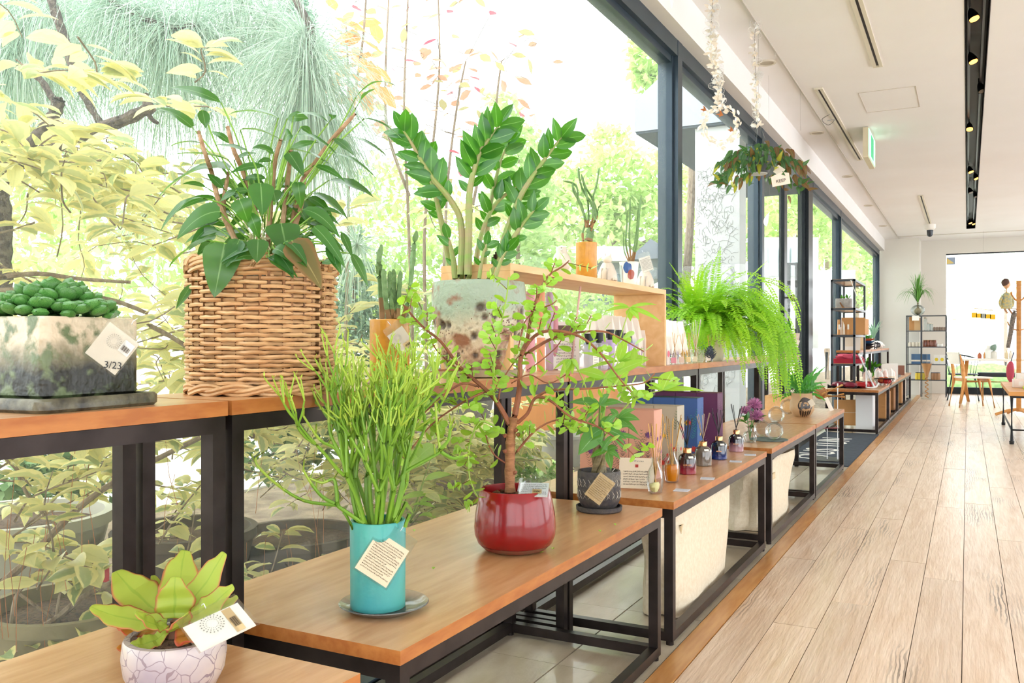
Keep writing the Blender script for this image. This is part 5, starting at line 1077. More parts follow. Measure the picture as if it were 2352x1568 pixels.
BR_ = [([(1176, 985), (1143, 925), (1114, 893), (1057, 843), (1014, 786), (971, 750), (932, 707), (918, 688)], .0075, .02), ([(1057, 850), (1035, 835), (1000, 800), (989, 771)], .003, .03), ([(1114, 900), (1091, 909), (1053, 930), (992, 974), (938, 1039)], .0038, -.04), ([(1100, 888), (1065, 880), (1030, 899), (977, 945), (946, 980), (900, 1042)], .0038, -.07), ([(1057, 850), (1020, 850), (993, 853), (943, 871), (886, 871), (846, 864)], .003, -.05),
       ([(1143, 925), (1134, 903), (1136, 821), (1150, 750), (1164, 679), (1168, 636)], .0036, -.06), ([(1180, 965), (1193, 893), (1196, 821), (1211, 779), (1221, 721), (1236, 679), (1257, 636), (1293, 611), (1307, 598)], .0085, .02), ([(1221, 714), (1264, 700), (1279, 689)], .0022, .0), ([(1196, 821), (1214, 786), (1246, 762), (1300, 762), (1343, 779), (1379, 811), (1414, 857), (1443, 893), (1464, 911)], .0055, -.03), ([(1205, 815), (1264, 779), (1321, 764), (1386, 761), (1429, 779), (1479, 807)], .005, .04),
       ([(1182, 975), (1211, 950), (1229, 914), (1261, 918), (1311, 957), (1371, 979), (1421, 1011), (1461, 1050)], .0052, -.05), ([(1229, 914), (1264, 896), (1336, 893), (1414, 887), (1479, 879), (1504, 857)], .004, .03), ([(1180, 1046), (1229, 989), (1279, 964), (1336, 964)], .0036, .0), ([(1166, 1002), (1141, 983), (1114, 968), (1097, 974), (1080, 1014), (1076, 1052), (1080, 1102), (1097, 1142)], .0034, -.07), ([(1166, 1066), (1137, 1046), (1122, 1020), (1116, 999)], .0026, -.04), ([(1143, 925), (1157, 868), (1196, 811)], .003, .02), ([(1236, 679), (1225, 715), (1205, 740), (1190, 800)], .002, -.04), ([(1211, 850), (1240, 830), (1275, 800), (1290, 780)], .002, .02), ([(1175, 880), (1215, 860), (1260, 880), (1300, 860)], .002, -.02)]
rl_ = leafmat('jade_leaf', '98C552', mid='A8CE60', edge='B0CC64', tcol='BDE838', trans=.42, rough=.3, ew=.03, rand=.2)
def spoonleaf():
    g = G(); n = 8
    for z in (.03,):
        b = len(g.v); g.v.append((0, .55, z*2.2))
        for k in range(14):
            a = 2*math.pi*k/14; y = .55-.5*math.cos(a); w = .40*math.sin(a)*(.45+.75*min(1, y))**1; g.v.append((w, y, z*.4))
        for k in range(14):
            f = (b, b+1+k, b+1+(k+1) % 14); g.f.append(f if z < 0 else f[::-1]); g.m.append(0)
            g.uv[len(g.f)-1] = ((.5, .5), (.5+g.v[f[1]][0], .5), (.5+g.v[f[2]][0], .5)) if z < 0 else ((.5+g.v[f[2]][0], .5), (.5+g.v[f[1]][0], .5), (.5, .5))
    return g
slg = spoonleaf(); sl = slg.mesh('leaf', rl_); random.seed(15); pool = []
for bi, (pts, r, dt) in enumerate(BR_):
    m_ = len(pts); pp = smooth_path([P(u, v, tq+dt*(i/(m_-1))) for i, (u, v) in enumerate(pts)], 4)
    green = bi in (5, 13); rd.part('branch', G().tube(pp, [r*1.0+(.0014-r)*(i/(len(pp)-1))**.8 for i in range(len(pp))], 7), bgr if green else brn, label='young green shoot' if green else None)
    acc = 0; side = Vector((0, 0, 0)); f0 = .2 if r > .004 else .06
    for i in range(1, len(pp)):
        acc += (pp[i]-pp[i-1]).length
        if i/len(pp) < f0: continue
        if acc > .019:
            acc = 0; d = (pp[min(i+1, len(pp)-1)]-pp[i-1]).normalized(); a0 = R(0, 3.14)
            x, y = basis(d)
            for s_ in (0, math.pi): o_ = x*math.cos(a0+s_)+y*math.sin(a0+s_); pool.append((pp[i]+o_*.002, (o_+d*.35+rdir()*.25).normalized(), (d+rdir()*.5), R(.024, .034)))
            if r > .003 and random.random() < .55:
                o_ = (x*math.cos(R(0, 6.28))+y*math.sin(R(0, 6.28))+UP*.3).normalized(); e = pp[i]+o_*R(.02, .055)+d*.02; rd.part('twig', G().tube([pp[i], e], .0012, 5), brn)
                for q in (.5, .8, 1):
                    for s_ in (0, 3.14): c_ = pp[i]+(e-pp[i])*q; w_ = (basis(o_)[0]*math.cos(s_)+rdir()*.4+o_*.4).normalized(); pool.append((c_, w_, o_+rdir()*.5, R(.017, .027)))
pool.sort(key=lambda a: -a[3])
for a in pool[:298]: rd.inst('leaf', sl, frame(a[0], a[1], a[2], a[3]))
if len(pool) > 298:
    o = bpy.data.objects.new('small_leaves', scat('small_leaves', slg, [frame(*a) for a in pool[298:]], rl_, rd.loc)); C.objects.link(o); o.parent = rd.o; o['kind'] = 'stuff'
s, c, ux, uy, n = hangtag('plant_tag', 'white sleeved tag lying tilted on the rim of the crimson pot', 1226, 1124, tr_-.05, .072, .058, .0, tilt=(-.1, 1.9), rows=6, col=mat('tag_white', 'E4E6F0', .5), strip=(.12, -.15, .32, .3, 1), grp=None)
# --- grey patterned pot with braided pachira
gp_ = PZ(1376, 1172, ZB); gp_.z = ZB+.0005; tg = (gp_-EYE).dot(FV)
pc_ = T('pachira_pot', 'braided-trunk pachira in a charcoal pot with white chevrons on a dark saucer', 'potted plant', tuple(gp_)); dkp = mat('charcoal_ceramic', '4C4743', .6, col2='39353A', ns=70, bump=.25, bs=90)
pc_.part('saucer', G().lathe(tuple(gp_), [(.0, 0), (.066, 0), (.071, .004), (.072, .016), (.067, .017), (.065, .007), (0, .006)], 40), dkp)
pz = gp_+UP*.0075; ph_ = .118; fr_ = lambda z: (.045+.021*min(1, (max(0, z)/.03))**.6 if z < .03 else .066+.001*(z-.03)/.08)
pc_.part('pot', G().lathe(tuple(pz), [(0, 0), (.045, 0), (fr_(.008), .008), (fr_(.018), .018), (.066, .03), (.067, ph_-.006), (.065, ph_), (.058, ph_), (.056, ph_-.02), (0, ph_-.02)], 44), dkp)
pc_.part('soil', G().lathe((pz.x, pz.y, pz.z+ph_-.021), [(0, .003), (.0555, .003), (0, .01)], 20), soil)
wht = mat('chevron_white', 'DAD2C6', .7); g = G()
for row, z0 in enumerate((.072, .036)):
    for k in range(22):
        a0 = 2*math.pi*k/22
        for (aa, za, ab, zb_) in ((a0, z0, a0+.16, z0+.012), (a0+.16, z0+.012, a0, z0+.024), (a0+.07, z0+.003, a0+.07, z0+.021), (a0+.2, z0, a0+.13, z0+.007)):
            pa = Vector((pz.x+.0675*math.cos(aa), pz.y+.0675*math.sin(aa), pz.z+za)); pb_ = Vector((pz.x+.0675*math.cos(ab), pz.y+.0675*math.sin(ab), pz.z+zb_)); g.tube([pa, pb_], .0009, 4)
pc_.part('chevron_pattern', g, wht, label='white carved chevrons')
brd = mat('pachira_trunk', '8A7A58', .7, col2='6F5F44', ns=30, stretch=(1, 1, 3), bump=.4, bs=80)
for k in range(4):
    pts = []
    for j in range(14): f = j/13; a = k*math.pi/2+f*4.2; rr = .016*(1-.35*f); pts.append(Vector((pz.x+rr*math.cos(a), pz.y+rr*math.sin(a), pz.z+ph_-.03+f*.155)))
    pc_.part('trunk_strand', G().tube(pts, [.011, .0075], 8), brd)
pl_ = leafmat('pachira_leaf', '4F8A42', mid='9CC48A', tcol='8CCB34', trans=.38, rough=.33, rand=.15, mw=.012); pl2 = leafmat('pachira_leaf_young', '9CCB4A', mid='C4E08A', tcol='B4E43A', trans=.45, rough=.35, rand=.1, mw=.012)
topq = Vector((pz.x, pz.y, pz.z+ph_+.12))
def palm(u, v, dt, leaves, young, stem=True):
    c = P(u, v, tg+dt)
    b = topq; pc_.part('leaf_stalk', G().tube(smooth_path([b-UP*R(.0, .06), (b+c)/2+UP*.03*(1 if c.z > b.z else -.2), c], 5), [.0028, .0015], 6), bgr if young else mat('stalk_dark', '6F8F4A', .5))
    for (u1, v1, w) in leaves:
        q = P(u1, v1, tg+dt+R(-.03, .03)); md = (c+q)/2+UP*.012
        pc_.part('leaf', G().leaf(c, q, w*tg/2000*1.12, ctrl=md, nrm=(EYE-c).normalized()*.8+UP*.7, fold=.15, n=7, shape='lance'), pl2 if young else pl_)
palm(1446, 706, -.02, ((1385, 718, 10), (1448, 738, 18), (1468, 735, 16), (1520, 740, 12), (1510, 700, 9), (1400, 700, 8)), 1)
palm(1312, 825, -.05, ((1285, 870, 14), (1300, 872, 13), (1315, 860, 13), (1330, 850, 12), (1270, 850, 9)), 1)
palm(1420, 830, .03, ((1440, 775, 22), (1490, 822, 20), (1485, 845, 14), (1330, 810, 12), (1340, 850, 10), (1480, 800, 12)), 1)
palm(1392, 868, -.02, ((1322, 852, 26), (1492, 825, 28), (1400, 905, 22), (1330, 880, 14), (1455, 900, 20), (1440, 840, 20)), 1)
palm(1522, 896, -.04, ((1545, 852, 34), (1620, 898, 13), (1575, 880, 12), (1488, 893, 12), (1490, 880, 10)), 1)
palm(1378, 930, -.09, ((1305, 925, 20), (1330, 915, 15), (1385, 950, 24), (1430, 925, 18), (1400, 905, 16), (1345, 965, 14)), 0)
palm(1385, 985, -.10, ((1328, 1045, 44), (1455, 978, 18), (1440, 1010, 22), (1350, 1010, 22), (1400, 955, 20), (1420, 950, 16)), 0)
palm(1395, 1035, -.12, ((1355, 1052, 16), (1404, 1080, 17), (1425, 1055, 14), (1420, 1030, 16), (1370, 1010, 15)), 0)
palm(1420, 960, -.04, ((1470, 965, 22), (1460, 940, 16), (1468, 1000, 14), (1400, 940, 14)), 0)
palm(1350, 985, -.0, ((1330, 960, 16), (1322, 1000, 18), (1345, 1030, 14), (1370, 960, 14)), 0)
palm(1410, 1000, -.12, ((1440, 1040, 14), (1470, 1010, 14), (1380, 1040, 14)), 0)
hangtag('plant_tag', 'brown text tag in a sleeve hanging diagonally on the charcoal chevron pot', 1378, 1122, tg-.08, .056, .082, -.62, tilt=(-.1, .0), rows=11, col=mat('tag_kraft', 'CDAE82', .7), grp=None)
# fallen leaf bits
for i, (u, v) in enumerate(((995, 1307), (1270, 1261), (952, 1220), (1379, 1221), (1414, 1206), (805, 1380), (1240, 1270))):
    q = PZ(u, v, ZB+.0012); g = G().leaf(q, q+Vector((R(-.012, .012), R(.006, .014), .003)), .008, n=4, fold=.5, shape='oval')
    single('fallen_leaf', g, bgr, ('small fallen green leaf between the turquoise and crimson pots', 'fallen green leaf just right of the crimson pot', 'fallen leaf scrap near the back edge behind the turquoise pot', 'fallen leaf scrap below the charcoal saucer', 'tiny leaf scrap right of the charcoal saucer', 'leaf crumb left of the glass dish', 'tiny leaf scrap under the crimson pot edge')[i], 'leaf', group='fallen leaf scraps on the bench')
# --- reed diffusers
reedn = mat('reed_natural', 'D9A85C', .6); reedb = mat('reed_black', '1C1A1C', .5); reedw = mat('reed_pale', 'B39C84', .6)
gold = mat('rose_gold', 'D9A070', .22, 1)
def grad_glass(name, top, bot):
    m = bpy.data.materials.new(name); m.use_nodes = True; nt = m.node_tree; N = nt.nodes; L = nt.links; b = N['Principled BSDF']; b.inputs['Roughness'].default_value = .05; b.inputs['Coat Weight'].default_value = 1; b.inputs['Coat Roughness'].default_value = .03
    tc = N.new('ShaderNodeTexCoord'); sp = N.new('ShaderNodeSeparateXYZ'); L.new(tc.outputs['Object'], sp.inputs[0]); r = N.new('ShaderNodeValToRGB'); e = r.color_ramp.elements
    mr = N.new('ShaderNodeMapRange'); mr.inputs['From Min'].default_value = 0; mr.inputs['From Max'].default_value = .085; L.new(sp.outputs[2], mr.inputs[0]); e[0].position = .12; e[0].color = lin(bot); e[1].position = .55; e[1].color = lin(top); L.new(mr.outputs[0], r.inputs[0]); L.new(r.outputs[0], b.inputs['Base Color'])
    b.inputs['Transmission Weight'].default_value = .35; return m
def reeds(t, c, n, hgt, spread, m, r=.0016, zb=.005):
    for k in range(n):
        a = 2*math.pi*k/n+R(-.4, .4); s_ = spread*R(.4, 1); d = Vector((math.cos(a)*s_, math.sin(a)*s_, 1)).normalized(); b = c-Vector((math.cos(a)*s_*.04, math.sin(a)*s_*.04, 0)); t.part('reed', G().tube([b+UP*zb-Vector((d.x, d.y, 0))*.01, b+d*hgt*R(.93, 1.05)], r, 5), m)
random.seed(19)
clearb = glassmat('bottle_glass', (.96, .97, .97), gloss=.05)
def vasebottle(u, v, lab, h, liq, t_=None):
    p = PZ(u, v, ZB); p.y += .028; p.z = ZB+.0005; t = T('reed_diffuser', lab, 'diffuser', tuple(p), group='reed diffusers on the bench')
    pr = [(.018, 0), (.024, .004), (.0285, .03), (.030, .05), (.026, .075), (.016, .095), (.0125, .108), (.0125, .118), (.0155, .121), (.0155, .125), (.0115, .125), (.0105, .118), (.0105, .108), (.014, .094), (.024, .074), (.0275, .05), (.026, .03), (.021, .006), (0, .005)]
    g = G(); g.lathe(tuple(p), pr, 30); 
    t.part('bottle', g, clearb); lp = [(0, .0065), (.020, .0065), (.0255, .03), (.0268, .05), (.0245 if liq[1] > .06 else .0265, min(liq[1], .07)), (0, min(liq[1], .07))]
    t.part('liquid' if liq[2] else 'dried_flowers', G().lathe(tuple(p), lp, 24) if liq[2] else G().blob(p+UP*.022, (.019, .019, .016), 10, wob=.5), liq[0]); reeds(t, p, 7, .25, .2, reedn); return t
vasebottle(1499, 1135, 'clear faceted glass diffuser with natural reeds and pale dried petals, nearest the bench end', .125, (mat('petal_cream', 'E8DFA0', .6), .03, False))
vasebottle(1538, 1110, 'clear faceted glass diffuser with natural reeds and amber oil', .125, (mat('amber_oil', 'E8A020', .1, trans=.5, tcol='FFB830'), .065, True))
def domebottle(u, v, lab, m, rm, txt=None, colcap=gold, stick=True):
    p = PZ(u, v, ZB); p.y += .033; p.z = ZB+.0005; t = T('reed_diffuser', lab, 'diffuser', tuple(p), group='reed diffusers on the bench')
    t.part('bottle', G().lathe(tuple(p), [(0, 0), (.033, 0), (.0355, .003), (.036, .055), (.034, .067), (.027, .076), (.016, .082), (.015, .084), (0, .084)], 36), m)
    t.part('collar', G().lathe(tuple(p+UP*.083), [(.0165, 0), (.0165, .018), (.0155, .0195), (.011, .0195), (.011, .012), (0, .012)], 28), colcap); reeds(t, p+UP*.06, 7, .165, .42, rm, r=.0019)
    n = (EYE-p); n.z = 0; n.normalize(); c = p+n*.0362+UP*.062; a_ = UP.cross(n); s_ = G(); q = p+(n*.85+RV*.35).normalized()*.0345+UP*.068; nn = ((n*.85+RV*.35).normalized()*.8+UP*.6).normalized(); ua = UP.cross(nn).normalized(); plate(s_, q+nn*.0015, ua, nn.cross(ua), nn, .02, .009, .0006)
    if stick: t.part('price_sticker', s_, paper, smooth=False)
    if txt:
        me = text_geo(txt, .0085, .0002); me.materials.append(gold); X = UP.cross(n).normalized(); q = p+n*.0369+UP*.038; o = bpy.data.objects.new('lettering', me); C.objects.link(o); o.parent = t.o; o.matrix_local = Matrix.Translation(-t.loc) @ Matrix(((X.x, 0, n.x, q.x), (X.y, 0, n.y, q.y), (X.z, 1, n.z, q.z), (0, 0, 0, 1)))
    return t
domebottle(1573, 1090, 'dark ruby diffuser bottle with black reeds and a copper collar', grad_glass('ruby', '1E0A10', 'A8163C'), reedb, 'HEAVEN')
domebottle(1610, 1071, 'smoky grey-brown diffuser bottle with pale reeds', grad_glass('smoke', '6E6258', '8E8478'), reedw)
domebottle(1647, 1056, 'dark navy blue diffuser bottle with black reeds', grad_glass('navy', '0B1020', '1A3C8C'), reedb, 'AMOR')
domebottle(1687, 1038, 'black and rose diffuser bottle with black reeds beside the flowers', grad_glass('rosebl', '1E0F18', 'D9A8B4'), reedb, 'MOON')
# price cards
for i, (u, v, r_) in enumerate(((1566, 1125, .1), (1625, 1098, .2), (1690, 1059, .2), (1723, 1044, .25), (1560, 1128, 0))):
    if i == 4: continue
    q = PZ(u, v, ZB+.002); t = T('price_card', ('white price card in front of the amber diffuser', 'white price card in front of the ruby and smoky bottles', 'white price card in front of the navy bottle', 'white price card nearest the flower vase')[i], 'card', tuple(q), group='small price cards lying on the bench')
    n = UP; ux = Vector((math.cos(r_), math.sin(r_), 0)); uy = Vector((-math.sin(r_), math.cos(r_), 0)); g = G(); plate(g, q, ux, uy, n, .052, .055, .0012); c = t.part('card', g, MT['tag_white'], smooth=False); tagprint(t, q, ux, uy, .052, .055, 6, n, ink, c, seed=i)
# sign card leaning
q = PZ(1425, 1128, ZB); t = T('sign_card', 'cream explanatory sign card standing behind the charcoal pot', 'sign', (q.x+.02, q.y+.09, ZB)); c = Vector((q.x+.035, q.y+.07, ZB+.057)); n = Vector((.25, -.9, .42)).normalized(); ux = UP.cross(n).normalized(); uy = n.cross(ux)
g = G(); plate(g, c, ux, uy, n, .125, .112, .002); cd = t.part('card', g, mat('sign_cream', 'EAD9C2', .7), smooth=False); tagprint(t, c-uy*.018, ux, uy, .11, .07, 6, n, ink, cd, seed=9); g = G(); plate(g, c+uy*.026+n*.002, ux, uy, n, .011, .011, .0005); t.part('seal', g, mat('seal_red', 'B03A30', .6), parent=cd, smooth=False, label='small red seal')
g = G(); tagprint(t, c+uy*.044, ux, uy, .05, .014, 1, n, MT['tag_grey'], cd, name='heading', seed=4)
# --- gift boxes behind the diffusers
def gift(x, y, w, d, h, m, lab, motif, hz=None, floral=(), txt=None, lid=None):
    t = T('gift_box', lab, 'box', (x, y, ZB+.0005), group='illustrated gift boxes behind the diffusers'); z = ZB+.0005
    t.part('carton', G().bb(x-w/2, x+w/2, y-d/2, y+d/2, z, z+h), m, smooth=False)
    t.part('lid_flap', G().bb(x-w/2+.001, x+w/2-.001, y-d/2+.001, y+d/2-.001, z+h+.0002, z+h+.0016), lid or m, smooth=False)
    rnd = random.Random(int(y*1000))
    for (fm, kind, cnt) in floral:
        g = G()
        for k in range(cnt):
            for face in (0, 1):
                a = rnd.uniform(-.42, .42); zz_ = z+h*(rnd.random()**1.2*.62+.05)
                if face == 0: c_ = Vector((x+a*w, y-d/2-.0012, zz_)); ux_, n_ = Vector((1, 0, 0)), Vector((0, -1, 0))
                else: c_ = Vector((x+w/2+.0012, y+a*d, zz_)); ux_, n_ = Vector((0, 1, 0)), Vector((1, 0, 0))
                if kind == 'frond':
                    dr = (UP+ux_*rnd.uniform(-.5, .5)).normalized(); L_ = rnd.uniform(.05, .09)
                    for j in range(7):
                        b = c_+dr*L_*j/7
                        for s_ in (-1, 1):
                            e = b+(dr*.7+ux_*s_*.8).normalized()*L_*.32*(1-j/9); e = clampb(e, x, y, w, d, z, h, face); b2 = clampb(b, x, y, w, d, z, h, face); sd = n_.cross((e-b2)).normalized()*.0011 if (e-b2).length > 1e-5 else ux_*.001; g.q([b2-sd, e, b2+sd])
                else:
                    r = rnd.uniform(.009, .017); N_ = 9; pts = []
                    for j in range(N_*2): a_ = math.pi*j/N_; rr = r*(1 if j % 2 == 0 else .55); pts.append(clampb(c_+ux_*rr*math.cos(a_)+UP*rr*math.sin(a_), x, y, w, d, z, h, face))
                    g.q(pts)
        t.part('floral_print', g, fm, smooth=False, kind='stuff')
    return t
def clampb(q, x, y, w, d, z, h, face):
    q = Vector(q); q.z = min(max(q.z, z+.002), z+h-.002)
    if face == 0: q.x = min(max(q.x, x-w/2+.001), x+w/2-.001)
    else: q.y = min(max(q.y, y-d/2+.001), y+d/2-.001)
    return q
fgn = mat('print_green', '5F7F5A', .6); fpu = mat('print_purple', '7A4E86', .6); fre = mat('print_red', 'D0453C', .6); fyl = mat('print_yellow', 'E2B63C', .6); fgr = mat('print_grey', '7F6A60', .6); fpk = mat('print_pink', 'D98A9A', .6); ftl = mat('print_teal', '3E9A90', .6)
pinkb = mat('box_pink', 'D9A28C', .6); beigeb = mat('box_beige', 'B9B09C', .6); bluebx = mat('box_blue', '3C5C98', .6); plum = mat('box_plum', '5E2E52', .6); dkb = mat('box_darkteal', '2E4448', .6); dplum = mat('box_dplum', '5A3038', .6)
BW, BH = .098, .245
gy = PZ(1531, 1097, ZB)
for k in range(3): gift(-1.105-.102*k, 3.23, .1, .1, .262, pinkb, ('pink botanical gift box, front right of the pink trio', 'pink botanical gift box, middle of the pink trio', 'pink botanical gift box farthest left behind the pachira')[k], 0, floral=((fgr, 'frond', 5), (fpu, 'flower', 4), (fgn, 'frond', 2)))
for k in range(3): gift(-1.105-.102*k, 3.53, .1, .1, .258, beigeb, ('beige floral gift box at the aisle side, behind the pink ones', 'beige floral gift box, middle of its row', 'beige floral gift box at the window side')[k], 0, floral=((fre, 'flower', 4), (fpk, 'flower', 3), (fyl, 'flower', 3), (fgn, 'frond', 4)))
for k in range(3): gift(-1.105-.102*k, 3.83, .1, .1, .275, bluebx, ('blue tropical gift box at the aisle side', 'blue tropical gift box, middle of its row', 'blue tropical gift box at the window side')[k], 0, floral=((fyl, 'flower', 3), (ftl, 'frond', 4), (fre, 'flower', 3)), lid=dkb)
for k in range(3): gift(-1.09-.102*k, 4.12, .1, .1, .282, plum, ('tall plum gift box at the aisle side, last in the group', 'tall plum gift box, middle of its row', 'tall plum gift box at the window side')[k], 0, floral=((fre, 'flower', 2), (mat('print_plum', '8A5A80', .6), 'frond', 4)), lid=dplum)
# --- vase with chrysanthemums, slate tray, glass globes
p = PZ(1719, 1018, ZB); p.y += .033; p.z = ZB+.0005; v_ = T('flower_vase', 'small ribbed glass vase with three mauve chrysanthemums', 'vase', tuple(p)); tv = (p-EYE).dot(FV)
g = G(); st = 0; pr = [(.018, 0), (.028, .004), (.035, .02), (.0355, .035), (.028, .052), (.012, .062), (.010, .074), (.018, .084), (.024, .087), (.017, .0835), (.009, .074), (.0105, .062), (.026, .051), (.033, .035), (.032, .02), (.024, .007), (0, .006)]; g.lathe(tuple(p), pr, 48)
for i in range(len(g.v)):
    x_, y_ = g.v[i][0]-p.x, g.v[i][1]-p.y; r_ = math.hypot(x_, y_)
    if r_ > .02: a = math.atan2(y_, x_); k_ = 1+.03*math.cos(16*a); g.v[i] = (p.x+x_*k_, p.y+y_*k_, g.v[i][2])
v_.part('vase_body', g, clearb); mum = leafmat('mum_petal', 'C47EB0', edge='E6B8D4', tcol='DC90C0', trans=.3, rand=.15); pet = G().leaf((0, 0, 0), (0, 1, .25), .2, ctrl=(0, .6, .02), n=3, fold=.4, shape='strap'); 
for (u, v, r) in ((1733, 940, .040), (1712, 943, .029), (1737, 952, .040)):
    c = P(u, v, tv-.01 if u != 1712 else tv+.03); c = P(u, {1733: 930, 1712: 944, 1737: 956}[u], tv if u != 1712 else tv+.03); Ms = []
    for k in range(150):
        z = 1-2*(k+.5)/150*.78; a = k*2.4; d = Vector((math.sqrt(max(0, 1-z*z))*math.cos(a), math.sqrt(max(0, 1-z*z))*math.sin(a), z)); d = (d+(EYE-c).normalized()*.3).normalized(); Ms.append(frame(c+d*r*.45, d, rdir()+UP*.3, r*.62))
    o = bpy.data.objects.new('flower_head', scat('flower_head', pet, Ms, mum, v_.loc)); C.objects.link(o); o.parent = v_.o
    v_.part('flower_core', G().blob(c, r*.5, 8), mat('mum_core', '8E4A7C', .7)); v_.part('stalk', G().tube(smooth_path([c, (c+p)/2+UP*.035, p+UP*.02], 4), .0022, 6), pl_)
for k in range(11): b = P(R(1705, 1745), R(955, 985), tv+R(-.02, .02)); d = Vector((R(-1, 1), R(-.5, .5), R(-.2, .5))); v_.inst('leaf', zt[0], frame(b, d, UP+rdir()*.4, R(.035, .055)))
q = PZ(1766, 1010, ZB+.0005); tr = T('slate_tray', 'round grey slate tray under the glass globes', 'tray', (q.x, q.y, ZB+.0005)); tr.part('disc', G().lathe((q.x, q.y, ZB+.0005), [(0, 0), (.098, 0), (.1, .003), (.098, .006), (0, .006)], 44), mat('slate', '6E7A76', .7, col2='5C6864', ns=30))
thin = glassmat('thin_globe_glass', (.94, .96, .95), gloss=.06)
for i, (u, v, r) in enumerate(((1757, 985, .047), (1783, 978, .052), (1810, 970, .055), (1742, 972, .046))):
    c = P(u, v, 4.75+.12*i); c.z = ZB+.0075+r if i in (0, 3) else ZB+.001+r
    if i in (1, 2): c = PX(u, v, -1.05-.05*i); c.z = ZB+.001+r
    if i == 3: c.x, c.y = q.x-.045, q.y+.055
    if i == 0: c.x, c.y = q.x+.035, q.y-.035
    t = T('glass_globe', ('blown glass globe nearest on the slate tray', 'blown glass globe just beyond the slate tray', 'farthest blown glass globe by the bench joint', 'blown glass globe behind the vase on the tray')[i], 'glass globe', (c.x, c.y, c.z-r), group='blown glass globes beside the flower vase')
    t.part('bulb', G().blob(c, r, 26), thin); t.part('opening', G().lathe((c.x, c.y, c.z+r*.985), [(r*.28, 0), (r*.3, .004), (r*.26, .004)], 20), thin)
# --- canvas bags under the benches
canv = mat('canvas', 'E9DCC4', .85, col2='E0D0B4', ns=60, bump=.25, bs=160)
def canvasbag(x0, x1, y0, y1, h, lab, seed):
    t = T('canvas_bag', lab, 'bag', ((x0+x1)/2, (y0+y1)/2, .0), group='canvas bags under the benches'); g = G(); NX, NZ = 40, 14; random.seed(seed); cx, cy = (x0+x1)/2, (y0+y1)/2
    for j in range(NZ+1):
        f = j/NZ; z = .004+h*f
        for k in range(NX):
            a = 2*math.pi*k/NX; c_, s_ = math.cos(a), math.sin(a); pw = 5; rr = 1/(abs(c_)**pw+abs(s_)**pw)**(1/pw); w_ = 1+.06*math.sin(a*3+f*4+seed)+.03*math.sin(a*9-f*5)+.10*noise.noise(Vector((c_*2, s_*2, f*3+seed)))*(.4+f); k_ = (.93+.07*f)*w_
            g.v.append((cx+(x1-x0)/2*c_*rr*k_, cy+(y1-y0)/2*s_*rr*k_, z+(.012*math.sin(a*2+seed) if j == NZ else 0)))
    for j in range(NZ):
        for k in range(NX): a = j*NX+k; b = j*NX+(k+1) % NX; g.f.append((a, b, b+NX, a+NX)); g.m.append(0)
    g.f.append(tuple(range(NX-1, -1, -1))); g.m.append(0)
    b_ = t.part('bag_body', g, canv); sd = b_.modifiers.new('thick', 'SOLIDIFY'); sd.thickness = .003
    hy = cy-.02; xx = x1+.004
    g = G(); wy = cy-(y1-y0)*.36; wz = h*.80; mx_ = max(v[0] for v in b_.data.vertices[:] and [(vv.co.x+t.loc.x,) for vv in b_.data.vertices if abs(vv.co.y+t.loc.y-wy) < .03 and abs(vv.co.z-wz) < .03] or [(x1,)])
    for (a_, c_, e_, f_) in ((wy-.05, wy+.05, wz-.016, wz-.013), (wy-.05, wy+.05, wz+.013, wz+.016), (wy-.05, wy-.047, wz-.016, wz+.016), (wy+.047, wy+.05, wz-.016, wz+.016), (wy-.045, wy+.045, wz-.012, wz+.012)): g.bb(mx_-.004, mx_+.002, a_, c_, e_, f_)
    t.part('webbing_patch', g, mat('webbing', 'D9C49C', .8), smooth=False, kind='stuff'); return t
canvasbag(-1.08, -.90, 3.02, 3.80, .40, 'cream canvas bag standing under the diffuser bench', 3)
canvasbag(-1.18, -.91, 4.62, 5.42, .36, 'cream canvas bag under the bench with the glass globes', 8)
# --- handprint planter
p = PZ(1838, 958, ZB); p.y += .07; p.z = ZB+.0005; hp = T('handprint_planter', 'green serrated-leaf plant in a beige vase with a dark brown handprint blotch', 'potted plant', tuple(p)); thp = (p-EYE).dot(FV)
hf = lambda z: float(np.interp(z, [0, .012, .05, .10, .13, .165], [.05, .062, .083, .08, .07, .074]))
hp.part('pot', G().lathe(tuple(p), [(0, 0)]+[(hf(z), z) for z in (0, .012, .03, .05, .075, .10, .115, .13, .15, .165)]+[(.066, .165), (.062, .14), (0, .14)], 40), mat('clay_beige', 'C2A27E', .6, col2='B39068', ns=8)); hp.part('soil', G().lathe((p.x, p.y, p.z+.145), [(0, .003), (.064, .003), (0, .01)], 16), soil)
ca_ = math.atan2(-p.y, -p.x)
hm = mat('dark_slip', '2E211A', .35, coat=.4); splash(hp, p, hf, ca_+.34, .085, .72, .056, hm, name='handprint', lab='dark brown handprint blotch', wob=.3)
for k, (da, z0, h_) in enumerate(((-.12, .032, .026), (.1, .024, .024), (.32, .022, .024), (.54, .026, .024), (.76, .034, .024))): splash(hp, p, hf, ca_+.0+da, z0, .085, h_, hm, name='handprint_finger', e=.0012)
fl_ = mat('ripple_leaf', '3F8E3C', .3, trans=.3, tcol='6FC23E', rand=.2, col2='59A34A', ns=20)
random.seed(23)
